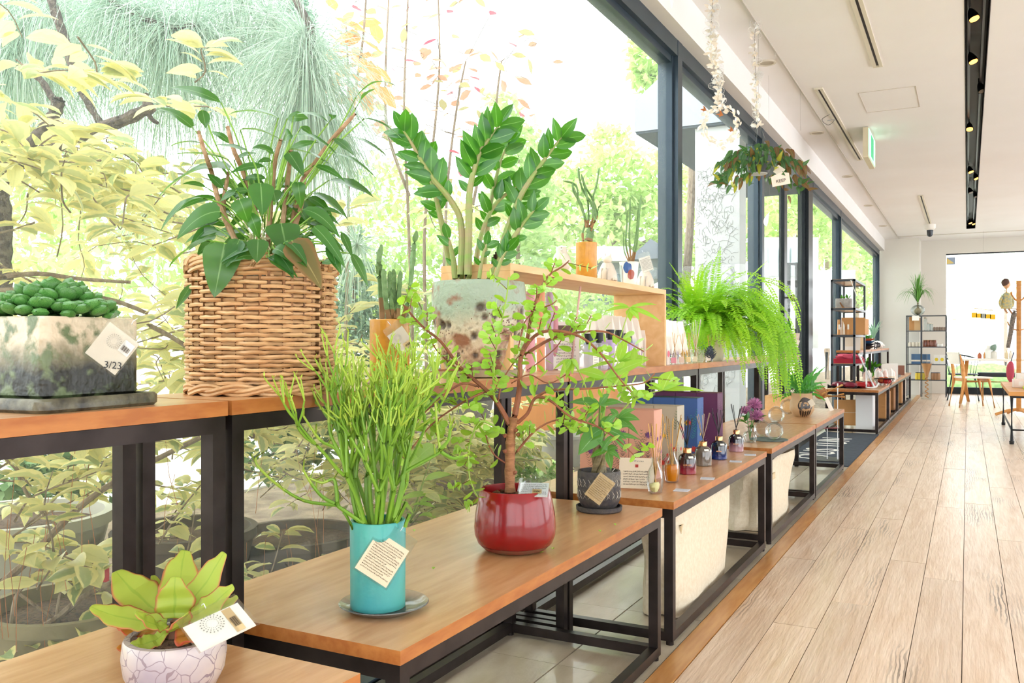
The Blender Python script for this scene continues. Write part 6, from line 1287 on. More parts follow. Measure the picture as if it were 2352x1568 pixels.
for k in range(58):
    a = R(0, 6.28); b = p+Vector((math.cos(a)*.04, math.sin(a)*.04, .15)); tip_u = 1838+R(-62, 62); tip = P(tip_u, R(838, 900) if k % 4 else R(880, 925), thp+R(-.09, .09)); md = (b+tip)/2+UP*.05; g = G().leaf(b, tip, .019, ctrl=md, nrm=(EYE-b).normalized()+rdir()*.6, n=14, fold=.2, shape='strap')
    for i in range(0, len(g.v), 3):
        f = i/len(g.v); cut = (.15 if f < .3 else (1.35 if (i//3) % 2 else .55))
        for q_ in (0, 2): c_ = Vector(g.v[i+1]); g.v[i+q_] = tuple(c_+(Vector(g.v[i+q_])-c_)*cut)
    hp.part('leaf', g, fl_)
hangtag('plant_tag', 'small cream tag on the right side of the handprint planter', 1864, 925, thp-.09, .035, .045, .6, txt=False, sleeve_=False, col=MT['tag_card'], grp=None)
tb_ = T('wooden_crate', 'small pale wooden box at the far end of the bench behind the handprint planter', 'box', (-1.25, 7.0, ZB+.0005)); g = G()
z = ZB+.0005
for q in ((-1.39, -1.10, 6.88, 6.892), (-1.39, -1.10, 7.1, 7.112), (-1.39, -1.378, 6.892, 7.1), (-1.112, -1.10, 6.892, 7.1)): tb_.part('side_board', G().bb(q[0], q[1], q[2], q[3], z, z+.11), pine_w, smooth=False)
tb_.part('base_board', G().bb(-1.378, -1.112, 6.892, 7.1, z, z+.008), pine_w, smooth=False)
# brush and dustpan set with a tag lying on the crate's edge
bt = T('wooden_tongs', 'bundle of wooden-handled tools with a brown cord and white tag near the bench end', 'tool', tuple(PZ(1905, 925, ZB+.0)+UP*.1))
for a, b in (((1888, 905), (1935, 884)), ((1895, 912), (1938, 905)), ((1898, 908), (1940, 912))): bt.part('handle', G().tube([P(a[0], a[1], 6.7), P(b[0], b[1], 6.72)], .009, 8), mat('bamboo', 'D6A05C', .5))
bt.part('dustpan', G().blob(P(1885, 902, 6.75), (.05, .02, .05), 14), mat('leather_tan', 'A87448', .5)); bt.part('cord', G().tube(smooth_path([P(1872, 885, 6.7), P(1880, 878, 6.7), P(1893, 890, 6.7), P(1896, 905, 6.7), P(1890, 915, 6.7)]), .003, 5), ratd)
g = G(); c = P(1904, 928, 6.6); n = (EYE-c).normalized(); ux = (RV+UP*-2.2).normalized(); uy = n.cross(ux); plate(g, c, ux, uy, n, .11, .03, .001); bt.part('white_tag', g, paper, smooth=False, label='long white tag')
ORD = ('first', 'second', 'third', 'fourth', 'fifth', 'sixth', 'seventh', 'eighth', 'ninth', 'tenth', 'eleventh', 'twelfth', 'thirteenth', 'fourteenth', 'fifteenth', 'last')
# ================================================================ GOODS UNDER THE RISER
random.seed(40)
def tapered(t, x, y, w, d, h, m, art=None, seed=0, z=ZS+.0005):
    g = G(); zz_ = h*.55; a, b = w/2, d/2
    v = [(x-a, y-b, z), (x+a, y-b, z), (x+a, y+b, z), (x-a, y+b, z), (x-a, y-b, z+zz_), (x+a, y-b, z+zz_), (x+a, y+b, z+zz_), (x-a, y+b, z+zz_), (x-a*.5, y, z+h), (x+a*.5, y, z+h)]
    g.v = v
    for f in ((3, 2, 1, 0), (0, 1, 5, 4), (1, 2, 6, 5), (2, 3, 7, 6), (3, 0, 4, 7), (4, 5, 9, 8), (6, 7, 8, 9), (5, 6, 9), (7, 4, 8)): g.f.append(f); g.m.append(0)
    t.part('carton', g, m, smooth=False)
    if art:
        g = G(); r_ = random.Random(seed)
        if art[1] == 'rose':
            for k in range(3):
                c = Vector((x+a+.0012, y+r_.uniform(-.3, .3)*b, z+h*.38)); rr = .016-.005*k; g.q([c+Vector((.0004*k, rr*math.cos(q*.628), rr*math.sin(q*.628))) for q in range(10)])
            for k in range(2): c = Vector((x+r_.uniform(-.4, .4)*a, y-b-.0012, z+h*r_.uniform(.2, .42))); g.q([c+Vector((.012*math.cos(q*.7), 0, .012*math.sin(q*.7))) for q in range(9)])
        else:
            for k in range(9):
                s_ = r_.random() < .5; c = Vector((x+a+.0012, y+r_.uniform(-.7, .7)*b, z+h*r_.uniform(.12, .45))) if s_ else Vector((x+r_.uniform(-.7, .7)*a, y-b-.0012, z+h*r_.uniform(.12, .45))); u_ = Vector((0, 1, 0)) if s_ else Vector((1, 0, 0)); g.q([c-UP*.012, c+u_*.003, c+UP*.014, c-u_*.003])
        t.part('flower_print', g, art[0], smooth=False, kind='stuff')
cw = mat('carton_white', 'EFE3D8', .6); cblu = height_mat('carton_blue_fade', 'E9DED4', '8FA9C0', 'C4CBD0', .0, .19, ns=4, amp=.12, rough=.6, coat=0, bump=0)
arts = {'blue': (cblu, None), 'lav': (cw, (mat('lavender_print', '7A6AB0', .6), 'sprig')), 'rose': (cw, (mat('rose_print', 'E2788A', .6), 'rose')), 'yel': (cw, (mat('yellow_print', 'F0B93A', .6), 'rose')), 'grn': (cw, (mat('herb_print', '7FA070', .6), 'sprig'))}
seq = [('blue', 3.42, 'smoky blue'), ('blue', 3.50, 'smoky blue'), ('blue', 3.58, 'smoky blue'), ('blue', 3.66, 'smoky blue'), ('lav', 3.74, 'lavender-printed'), ('rose', 3.83, 'pink rose-printed'), ('rose', 3.91, 'pink rose-printed'), ('lav', 3.99, 'lavender-printed'), ('lav', 4.06, 'lavender-printed'), ('yel', 4.25, 'yellow mimosa-printed'), ('yel', 4.33, 'yellow mimosa-printed'), ('grn', 4.44, 'green herb-printed')]
for i, (k, y, nm_) in enumerate(seq):
    for r_, (x, h) in enumerate(((-1.33, .215), (-1.405, .225))):
        t = T('scent_box', f'tall {nm_} gable-top scent box, {("front", "back")[r_]} row, {("first", "second", "third", "fourth", "fifth", "sixth", "seventh", "eighth", "ninth", "tenth", "eleventh", "last")[i]} from the left', 'box', (x, y, ZS+.0005), group='tall gable-top scent boxes on the raised shelf'); tapered(t, x, y, .055, .055, h, arts[k][0], arts[k][1], seed=i*3+r_)
for i, (k, y, nm_) in enumerate((('rose', 3.90, 'pink rose'), ('rose', 3.97, 'second pink rose'), ('lav', 4.04, 'grey lavender'), ('lav', 4.11, 'lavender'), ('yel', 4.19, 'yellow'), ('yel', 4.27, 'second yellow'))):
    t = T('small_scent_box', f'small {nm_} gable-top box in the very front row', 'box', (-1.265, y, ZS+.0005), group='small gable-top boxes in front'); tapered(t, -1.265, y, .04, .042, .135, arts[k][0], arts[k][1], seed=i)
lavl = mat('lavender_liquid', 'CDB9DE', .15, trans=.3, tcol='E0CCF2'); lab_ = mat('label_cream', 'EFE4D8', .6)
for i, (y, h, liq) in enumerate(((3.02, .115, cw), (3.12, .12, cw), (3.24, .135, lavl), (3.34, .135, lavl), (3.44, .12, lavl))):
    x = -1.255; t = T('wash_bottle', ('clear labelled bottle at the left end under the riser', 'second clear labelled bottle under the riser', 'large lavender-coloured bottle with a black cap', 'second large lavender-coloured bottle', 'third lavender-coloured bottle behind the palmate leaves')[i], 'bottle', (x, y, ZS+.0005), group='labelled wash bottles under the riser'); z = ZS+.0005
    t.part('bottle', rbox((x, y), .028, .036, z, z+h*.86, 0, .014), glassmat('frost_%d' % i, (.93, .9, .95), veil=.25, gloss=.04) if liq is cw else liq)
    t.part('label', G().bb(x+.0285, x+.0292, y-.028, y+.028, z+h*.15, z+h*.68), lab_, smooth=False); t.part('cap', G().lathe((x, y, z+h*.86), [(.011, 0), (.011, .006), (.017, .008), (.017, .04), (0, .04)], 18), blackp)
    g = G()
    for k in range(4): g.bb(x+.0292, x+.0296, y-.02, y+.02-.008*(k % 2), z+h*(.25+.09*k), z+h*(.25+.09*k)+.002)
    t.part('print', g, MT['tag_grey'], smooth=False, kind='stuff')
for i, (y, c) in enumerate(((4.00, 'E8A0B0'), (4.13, 'E9D2C0'), (4.24, 'F0D8A0'), (4.36, 'E9E2C0'), (4.62, 'E6DCD0'))):
    x = -1.225; t = T('mini_diffuser', ('tiny rose-labelled glass diffuser', 'second tiny glass diffuser', 'third tiny glass diffuser with yellow label', 'fourth tiny clear glass diffuser', 'tiny glass diffuser at the fern end of the shelf')[i]+' at the front edge', 'diffuser', (x, y, ZS+.0005), group='tiny glass diffusers along the shelf edge'); z = ZS+.0005
    t.part('bottle', G().bb(x-.017, x+.017, y-.017, y+.017, z, z+.045).lathe((x, y, z+.045), [(.016, 0), (.008, .01), (.008, .022)], 14), clearb, smooth=False); t.part('label', G().bb(x-.013, x+.013, y-.0179, y-.0172, z+.008, z+.034), mat('ml%d' % i, c, .6), smooth=False)
    reeds(t, Vector((x, y, z+.03)), 3, .12, .25, reedn, r=.0013)
# wide herb diffuser with pale reeds, pine cone jar
x, y, z = -1.27, 4.52, ZS+.0005; t = T('herb_diffuser', 'wide square glass diffuser with pale splayed reeds beside the fern pot', 'diffuser', (x, y, z)); t.part('bottle', rbox((x, y), .035, .035, z, z+.065, 0, .01), glassmat('herb_glass', (.9, .93, .88), veil=.15, gloss=.05)); reeds(t, Vector((x, y, z+.01)), 8, .21, .35, mat('reed_white', 'E9E2D0', .6), r=.0018)
x, y = -1.22, 4.62; t = T('pine_cone', 'dark blue-grey pine cone standing on the shelf beside the fern pot', 'pine cone', (x, y, z)); scl = G().leaf((0, 0, 0), (0, 1, .3), .8, n=3, fold=.4, shape='oval').mesh('scale', mat('cone_grey', '4E5560', .7))
t.part('core', G().blob((x, y, z+.045), (.02, .02, .042), 10), MT['cone_grey'])
for k in range(54): f = k/54; a = k*2.4; r = .022*math.sin(math.pi*(f*.85+.12)); t.inst('scale', scl, frame((x+r*math.cos(a), y+r*math.sin(a), z+.012+.07*f), (math.cos(a), math.sin(a), .35), UP, .021*(1.1-f*.5)))
# rolled papers, incense bundles and card stand at the left end of the riser
for i, (u, v0, v1, m_, r_) in enumerate(((1218, 665, 845, 'DDA0A8', .018), (1242, 660, 845, 'E3A07A', .016), (1262, 668, 842, 'B9A0B4', .015), (1275, 700, 842, 'C98A94', .012))):
    p = PX(u, 845, -1.40); t = T('paper_roll', ('dusty pink wrapped incense roll behind the crater pot', 'orange wrapped incense roll', 'mauve wrapped incense roll', 'small rose wrapped incense roll')[i], 'incense roll', (p.x, p.y, ZS+.0005), group='wrapped incense rolls under the riser'); hh = PX(u, v0, -1.40).z-ZS
    t.part('wrap', G().lathe((p.x, p.y, ZS+.0005), [(r_*.9, 0), (r_, .004), (r_, hh*.93), (r_*.8, hh*.98), (0, hh*.985)], 14), mat('roll_%d' % i, m_, .6)); t.part('paper_band', G().lathe((p.x, p.y, ZS+hh*.4), [(r_*1.03, 0), (r_*1.03, .03)], 14), paper)
p = PX(1300, 842, -1.36); t = T('card_stand', 'small white leaflet with a dark photo under the riser', 'leaflet', (p.x, p.y, ZS+.0005)); c = Vector((p.x, p.y, ZS+.095)); n = Vector((.35, -.9, .2)).normalized(); ux = UP.cross(n).normalized(); uy = n.cross(ux); g = G(); plate(g, c, ux, uy, n, .105, .185, .0015); cd = t.part('sheet', g, paper, smooth=False); g = G(); plate(g, c+uy*.055+n*.002, ux, uy, n, .085, .045, .0005); t.part('photo', g, mat('photo_dark', '6F5A50', .6), parent=cd, smooth=False); tagprint(t, c-uy*.03, ux, uy, .085, .1, 7, n, MT['tag_grey'], cd, seed=3)
p0_, p1_ = P(1318, 740, 3.2), P(1335, 648, 3.2); single('pink_stick', G().tube([PX(1312, 842, -1.33), PX(1334, 650, -1.33)], .0045, 6), mat('pinkstick', 'E0B4A8', .6), 'tall pale pink stick leaning in the goods under the riser', 'stick')
# ================================================================ FERN
p = PX(1622, 852, -1.33); fc = Vector((p.x, p.y, ZS+.0005)); fe = T('boston_fern', 'large bright green fern spilling over the end of the raised shelf from a white pot', 'potted plant', tuple(fc)); tf = (fc-EYE).dot(FV)
fe.part('pot', G().lathe(tuple(fc), [(0, 0), (.088, 0), (.095, .01), (.118, .15), (.124, .155), (.125, .185), (.116, .185), (.112, .16), (0, .16)], 40), mat('pot_oat', 'DDD6C2', .4, coat=.3))
cf_ = lambda z: .096+.022*z/.15
splash(fe, fc, cf_, math.atan2(-fc.y, -fc.x)-.1, .10, .35, .035, mat('pot_blue', '3C6FA0', .4), lab='blue brushed patch on the pot')
fm = [mat('fern_a', 'A9D83A', .45, trans=.45, tcol='C8F53C'), mat('fern_b', '90C636', .45, trans=.42, tcol='A8DC30')]
def frond(base, d, L_, droop, w, m, seed, upn=None):
    rnd = random.Random(seed); n_ = 26; pts = [base]; q = base.copy(); dd = d.normalized()
    for k in range(n_): dd = (dd+Vector((rnd.uniform(-.03, .03), rnd.uniform(-.03, .03), -droop/n_*(1+k/n_))))
    # arc by integrating gravity bend
    q = base.copy(); dd = d.normalized(); pts = [q.copy()]
    for k in range(n_):
        dd = (dd+Vector((0, 0, -droop/n_*(.6+1.2*k/n_)))+Vector((rnd.uniform(-.02, .02), rnd.uniform(-.02, .02), 0))).normalized(); q = q+dd*L_/n_; pts.append(q.copy())
    g = G(); g.tube(pts[::3]+[pts[-1]], [.0016, .0007], 3)
    for k in range(2, n_+1):
        f = k/n_; ww = w*min(1, f*4)*(1-f**3)**.8+.004; tg_ = (pts[k]-pts[k-1]).normalized(); sd = tg_.cross(UP+Vector((0, 0, 0))+(EYE-base).normalized()*.3)
        if sd.length < .1: sd = basis(tg_)[0]
        sd.normalize()
        for h_ in (0, .5):
            b = pts[k-1]+(pts[k]-pts[k-1])*h_
            for s_ in (-1, 1):
                e = b+(sd*s_+tg_*.35+UP*rnd.uniform(-.3, .12)).normalized()*ww*rnd.uniform(.85, 1.1); wd = tg_*L_/n_*.24; i0 = len(g.v); m1 = (b+e)/2
                g.v += [tuple(b), tuple(m1-wd), tuple(e), tuple(m1+wd)]; g.f.append((i0, i0+1, i0+2, i0+3)); g.m.append(0)
    fe.part('frond', g, m)
top = fc+UP*.18; random.seed(50)
for k in range(135):
    a = R(0, 6.28); el = R(.15, 1.1); d = Vector((math.cos(a)*math.cos(el), math.sin(a)*math.cos(el), math.sin(el)))
    if d.x < -.25: d.x *= -.5
    d += RV*R(-.35, .25); frond(top+Vector((R(-.05, .05), R(-.05, .05), 0)), d, R(.30, .52), R(1.2, 2.6), R(.034, .046), fm[k % 2], k)
for k in range(44):
    a = R(0, 6.28); frond(top-RV*.05, RV*R(-.9, .3)+FV*R(-.8, .4)+UP*R(.5, 1.4), R(.3, .45), R(1.0, 2.0), R(.034, .046), fm[k % 2], k+400)
for k in range(46):
    d = (RV*R(.15, .62)+FV*R(-.45, .25)+UP*R(.4, 1.1)); frond(top+RV*R(-.04, .08)+UP*R(-.02, .04), d, R(.55, .84), R(3.2, 5.0), R(.034, .046), fm[k % 2], k+200)
for (u, v) in ((1548, 605), (1660, 640), (1758, 612), (1600, 640), (1510, 660)):
    q = P(u, v, tf); d = (q-top); frond(top, d+UP*.05, d.length*1.05, .25, .022, fm[0], u)
# ================================================================ HANGING PLANT AND GARLANDS
def wire(name, lab, pts, r=.0009, cat='wire', m='8F8C84'): return single(name, G().tube(pts, r, 5), mat('wire_grey', m, .4, .5), lab, cat)
rl = PX(1735, 52, -1.152); hc = P(1742, 400, 5.35); hc = Vector((-1.152, PX(1742, 378, -1.152).y, PX(1742, 378, -1.152).z))
hpn = T('hanging_plant', 'hanging trailing plant with dark green and bronze leaves in a grey plastic pot', 'potted plant', tuple(hc)); th_ = (hc-EYE).dot(FV); pz_ = hc-UP*.055
hpn.part('pot', G().lathe(tuple(pz_), [(0, 0), (.058, 0), (.062, .004), (.082, .09), (.086, .1), (.078, .1), (0, .085)], 30), mat('pot_darkgrey', '4A4F54', .5)); hpn.part('drip_tray', G().lathe(tuple(pz_-UP*.006), [(0, 0), (.05, 0), (.055, .006), (.0, .005)], 24), mat('tray_pale', 'C9CCD0', .4))
tph = Vector((hc.x, hc.y, 2.955))
for k in range(3): a = k*2.09; hpn.part('hanger_wire', G().tube([pz_+Vector((.082*math.cos(a), .082*math.sin(a), .098)), hc+UP*.27], .0012, 4), MT.get('wire_grey') or mat('wire_grey', '8F8C84', .4, .5))
hpn.part('hanger_wire', G().tube([hc+UP*.27, tph], .001, 4), MT['wire_grey'])
hl = [leafmat('hang_green', '3A6238', mid='7A9A5A', tcol='5F8A3A', trans=.3, rough=.3, rand=.2), leafmat('hang_bronze', '5F5434', mid='9A8A4A', edge='7A3A32', tcol='A87A3A', trans=.3, rough=.35, rand=.2), leafmat('hang_yellow', 'A9A83C', mid='C4C45A', edge='8A7A3A', tcol='C9C840', trans=.35)]
hlm = [G().leaf((0, 0, 0), (0, 1, -.12), .44, ctrl=(0, .5, .16), n=6, fold=.2, shape='heart').mesh('leaf', m) for m in hl]; random.seed(60)
for k in range(290):
    a = R(0, 6.28); rr = .25*math.sqrt(R(.02, 1))*(1.2 if math.cos(a-TH) > .5 else 1); b = hc+Vector((math.cos(a)*rr, math.sin(a)*rr*.8, .10-rr*rr*1.9+R(-.03, .05)-(R(.03, .13) if k % 2 == 0 else 0))); d = Vector((math.cos(a)*.45, math.sin(a)*.45, R(-1.6, -.3) if k % 4 else R(-.3, .5)))
    hpn.inst('leaf', hlm[random.choices((0, 1, 2), (6, 1.5 if math.cos(a-TH) < .2 else 4, 1))[0]], frame(b, d, (EYE-b).normalized()+UP*.6+rdir()*.4, R(.045, .078)))
for k in range(30):
    a = R(0, 6.28); rr = R(.15, .26); e = hc+Vector((math.cos(a)*rr, math.sin(a)*rr*.8, R(-.06, .06))); hpn.part('vine', G().tube(smooth_path([hc+Vector((math.cos(a)*.05, math.sin(a)*.05, .05)), (hc+e)/2+UP*.07, e]), .0018, 4), pl_)
c = P(1793, 412, th_-.22); n = (EYE-c).normalized(); n = (n+RV*.1).normalized(); ux = UP.cross(n).normalized(); ux = (ux*math.cos(.16)+n.cross(ux)*math.sin(.16)); uy = n.cross(ux)
kt = T('keep_tag', 'cream KEEP tag hanging on the hanging plant', 'tag', tuple(c)); g = G(); w, h = .105, .07; pts = [c+ux*(-w/2)-uy*h/2, c+ux*(w/2)-uy*h/2, c+ux*(w/2)+uy*h*.42, c+ux*(.1*w)+uy*h*.62, c-ux*(w/2)+uy*h*.36]; g.q(pts); g.q([q-n*.001 for q in pts][::-1]); kt.part('card', g, mat('keep_card', 'F0DFD0', .7), smooth=False)
me = text_geo('KEEP', .026, .0003); me.materials.append(ink); q = c+n*.002-uy*.008; o = bpy.data.objects.new('lettering', me); C.objects.link(o); o.parent = kt.o; o.matrix_local = Matrix.Translation(-kt.loc) @ Matrix(((ux.x, uy.x, n.x, q.x), (ux.y, uy.y, n.y, q.y), (ux.z, uy.z, n.z, q.z), (0, 0, 0, 1)))
g = G(); plate(g, c+uy*h*.75-n*.006, (ux+uy).normalized(), (uy-ux).normalized(), n, .05, .05, .0008); kt.part('backing_tag', g, MT['tag_card'], smooth=False); kt.part('loop', G().tube([c+uy*h*.9, c+uy*h*1.8-n*.15], .0008, 4), MT['wire_grey'])
# paper garlands
pw_ = mat('garland_white', 'FAF8F4', .7, trans=.3); pcr = mat('garland_cream', 'F0E4D2', .7, trans=.3); pbr = mat('garland_brown', 'B8703A', .7)
def ringleaf(p, d, n, L_, w, m, t):
    g = G(); sd = d.cross(n).normalized(); pts = [p+d*L_*(.5-.5*math.cos(a))+sd*w*.5*math.sin(a) for a in [2*math.pi*k/12 for k in range(13)]]; g.tube(pts, .0011, 4); g.tube([p-d*L_*.2, p+d*L_*.9], .0009, 4)
    for k in (1, 2, 3): b = p+d*L_*k*.22; g.tube([b, b+(d*.5+sd).normalized()*w*.32], .0007, 3); g.tube([b, b+(d*.5-sd).normalized()*w*.32], .0007, 3)
    t.part('cut_leaf', g, m)
flm = [G().leaf((0, 0, 0), (0, 1, 0), .42, n=4, fold=.25, shape='oval').mesh('paper_leaf', m) for m in (pw_, pcr)]
def garland(name, lab, pts, x, n1, wreath=False, seed=1, topz=2.958):
    random.seed(seed); pp = smooth_path([PX(u, v, x) for u, v in pts], 8); t = T(name, lab, 'garland', tuple(pp[-1])); t.part('wire', G().tube([Vector((pp[0].x, pp[0].y, topz))]+pp, .0011, 5), mat('wire_brown', '6F625A', .5))
    for k in range(n1):
        b = random.choice(pp); d = (rdir()+UP*.3).normalized(); b = b+rdir()*.012
        if k % 6 == 0: ringleaf(b, (rdir()+RV*.5).normalized(), (EYE-b).normalized(), R(.04, .06), .035, pw_, t)
        else: t.inst('paper_leaf', flm[k % 2], frame(b, d, (EYE-b).normalized()+rdir()*.6, R(.022, .045)))
    return t, pp
ga, pp = garland('paper_garland', 'long white paper leaf garland with a brown-bird wreath hanging by the second window', [(1640, -60), (1636, 20), (1633, 90), (1640, 140), (1650, 190), (1652, 240)], -1.2, 230, seed=3)
cw_ = PX(1655, 290, -1.2)
for k in range(120): a = R(0, 6.28); rr = .10+R(-.02, .02); b = cw_+RV*rr*math.cos(a)*.95+UP*rr*math.sin(a)+FV*R(-.02, .02); ga.inst('paper_leaf', flm[1 if k % 3 else 0], frame(b, (RV*-math.sin(a)+UP*math.cos(a)+rdir()*.6), (EYE-b).normalized()+rdir()*.4, R(.02, .038)))
ga.part('wreath_ring', G().tube([cw_+RV*.095*math.cos(a)+UP*.1*math.sin(a) for a in [2*math.pi*k/24 for k in range(25)]], .0012, 5), pcr)
for (u, v, s_) in ((1616, 251, 1), (1653, 262, 1.3), (1678, 298, 1)):
    b = PX(u, v, -1.19); g = G(); g.q([b+RV*.016*s_-UP*.006, b+UP*.016*s_+RV*.006, b-RV*.002, b-UP*.012*s_-RV*.004]); g.q([b-RV*.018*s_, b+UP*.004, b+RV*.006-UP*.008, b-RV*.006-UP*.006]); g.q([b+RV*.002+UP*.002, b-RV*.004+UP*.022*s_, b+RV*.012+UP*.006]); ga.part('paper_bird', g, pbr, smooth=False, label='brown paper bird', kind=None)
garland('paper_garland', 'short white paper leaf garland hanging above the hanging plant', [(1735, 52), (1733, 120), (1736, 180), (1738, 240), (1740, 290)], -1.152, 110, seed=4)
wire('hanging_wire', 'thin empty hanging wire with a clip right of the hanging plant', [PX(1838, 202, -1.152), PX(1839, 300, -1.152)]); 
b = PX(1765, 505, -1.3); po_ = T('paper_bird_ornament', 'white paper feather ornament hanging in front of the second mullion', 'ornament', tuple(b)); g = G(); g.leaf(b-UP*.05-RV*.015, b+UP*.06+RV*.01, .035, ctrl=b+RV*-.03, nrm=(EYE-b), n=8, shape='lance'); po_.part('feather', g, pw_); po_.part('thread', G().tube([b+UP*.06+RV*.01, Vector((b.x, b.y, 2.965))], .0006, 3), MT['wire_grey'])
b = PX(1543, 5, -1.2); po_ = T('paper_leaf_ornament', 'white paper leaf tip dangling at the top edge above the thick mullion', 'ornament', tuple(b)); po_.part('leaf_strip', G().leaf(b+UP*.08, b-UP*.03, .02, nrm=(EYE-b), n=5), pw_); po_.part('thread', G().tube([b+UP*.08, Vector((b.x, b.y, 2.96))], .0006, 3), MT['wire_grey'])
for (u, v) in ((1733, 50), (1780, 118)): b = PX(u, v, -1.152); b.z = 2.957; single('rail_hook', G().tube(smooth_path([b, b-UP*.02+RV*.006, b-UP*.03, b-UP*.022-RV*.006]), .002, 5), MT['rail_white'], 'small ring hook on the picture rail, '+('above the short garland' if u < 1750 else 'right of the short garland'), 'hook')
# ================================================================ POT AND GOODS AT THE DOOR END
p = PX(1808, 820, -1.33); t = T('weathered_pot', 'weathered grey-pink clay pot with a tag at the door end of the raised shelf', 'pot', (p.x, p.y, ZS+.0005)); t.part('pot', G().lathe((p.x, p.y, ZS+.0005), [(0, 0), (.075, 0), (.082, .01), (.10, .17), (.1, .18), (.092, .18), (.088, .15), (0, .15)], 30), mat('weathered', 'C9B6A2', .8, col2='A99584', ns=10, bump=.3)); tw_ = (p-EYE).dot(FV)
for k in range(9): d = Vector((R(-1, .6), R(-1, .4), R(-.2, .8))); b = Vector((p.x, p.y, ZS+.18)); t.inst('leaf', zt[0], frame(b+d*.03, d, UP+rdir()*.3, R(.07, .12)))
hangtag('plant_tag', 'cream tag leaning on the weathered clay pot by the door', 1828, 788, tw_-.12, .05, .06, -.3, txt=False, sleeve_=False, col=MT['tag_card'], grp=None)
# ================================================================ SHELF TOWER
def tower(x0, x1, y0, y1, z0, zs, lab, r=.012, side=None):
    t = T('shelf_tower', lab, 'shelving', ((x0+x1)/2, (y0+y1)/2, z0))
    for x in (x0, x1-2*r):
        for y in (y0, y1-2*r): t.part('post', G().bb(x, x+2*r, y, y+2*r, z0, zs[-1]), mat('tower_steel', '4C4F54', .4, .6), smooth=False)
    for z in zs:
        f = G(); f.bb(x0, x1, y0, y0+2*r, z-2*r, z).bb(x0, x1, y1-2*r, y1, z-2*r, z).bb(x0, x0+2*r, y0, y1, z-2*r, z).bb(x1-2*r, x1, y0, y1, z-2*r, z); t.part('shelf_frame', f, MT['tower_steel'], smooth=False)
        t.part('shelf_board', G().bb(x0+2*r, x1-2*r, y0+2*r, y1-2*r, z-.012, z+.004), wood, smooth=False)
    return t
# tower stands on the first bench beyond the door
tz = [.475+q for q in (.28, .62, .97, 1.235)]
a_ = PY(1912, 897, 10.9); b_ = PY(1968, 897, 10.9)
lvl = [PY(1940, v, 10.9).z for v in (835, 769, 708, 643)]
tower(a_.x, b_.x, 10.75, 11.9, .4755, lvl, 'tall black metal shelf tower with wooden shelves standing on the bench beyond the door')
kr = mat('kraft', 'C9935C', .75); cream_ = mat('cream_card', 'E8DCC8', .7)
tx0, tx1 = a_.x, b_.x; txm = (tx0+tx1)/2
def onto(name, lab, cat, x, y, z, parts, group=None):
    t = T(name, lab, cat, (x, y, z), group=group)
    for nm_, g, m in parts: t.part(nm_, g, m)
    return t
z = lvl[2]+.0045
t = T('concrete_planter', 'small grey concrete planter with sprigs on the second shelf of the tower', 'potted plant', (txm-.05, 11.1, z)); t.part('pot', rbox((txm-.03, 11.1), .09, .07, z, z+.12, 0, .02), mat('concrete', 'B4B0AA', .8, col2='9C9892', ns=20))
for k in range(10): t.inst('leaf', zt[0], frame((txm-.03+R(-.05, .05), 11.1+R(-.04, .04), z+.12), rdir()+UP, UP+rdir()*.3, .06))
single('driftwood', G().tube([(tx1-.16, 11.0, z+.006), (tx1-.2, 11.02, z+.07)], [.012, .008], 6), ratd, 'small dark wooden piece beside the concrete planter on the tower', 'wood piece')
z = lvl[1]+.0045
for i in range(3):
    x = tx0+.06+i*.05; t = T('paper_bag', ('leftmost', 'second', 'third')[i]+' upright kraft paper packet on the tower', 'packet', (x, 11.0, z), group='kraft packets on the tower'); t.part('packet', G().box((x, 11.0, z+.09), (.03, .12, .18), .2, taper=.8), kr if i != 1 else cream_, smooth=False); t.part('label', G().box((x+.012, 10.935, z+.09), (.02, .002, .06), .2), paper, smooth=False)
x = txm+.09; t = T('kraft_carton', 'wide brown kraft carton on the middle shelf of the tower', 'box', (x, 11.1, z)); t.part('carton', G().bb(x-.13, x+.13, 10.95, 11.4, z, z+.185), kr, smooth=False); t.part('flap', G().bb(x-.13, x+.13, 10.948, 10.95, z+.17, z+.2), kr, smooth=False); t.part('flap', G().bb(x-.128, x+.128, 11.2, 11.4, z+.186, z+.19), cream_, smooth=False)
z = lvl[0]+.0045; redc = mat('red_fabric', 'A82438', .8); pkc = mat('pink_fabric', 'D85A72', .8)
t = T('folded_cloth', 'crumpled pink and red cloths in a dark red tray on the lowest tower shelf', 'cloth', (txm+.03, 11.0, z)); t.part('tray', G().bb(txm-.12, txm+.19, 10.88, 11.2, z, z+.055), redc, smooth=False); t.part('cloth', G().blob((txm+.03, 11.02, z+.075), (.13, .12, .04), 16, wob=.6, seed=3), pkc)
single('leaning_price_strip', G().tube([PY(1954, 643, 10.7), PY(1968, 680, 10.7)], .006, 4), paper, 'white paper strip hanging down from the top of the tower', 'label strip')
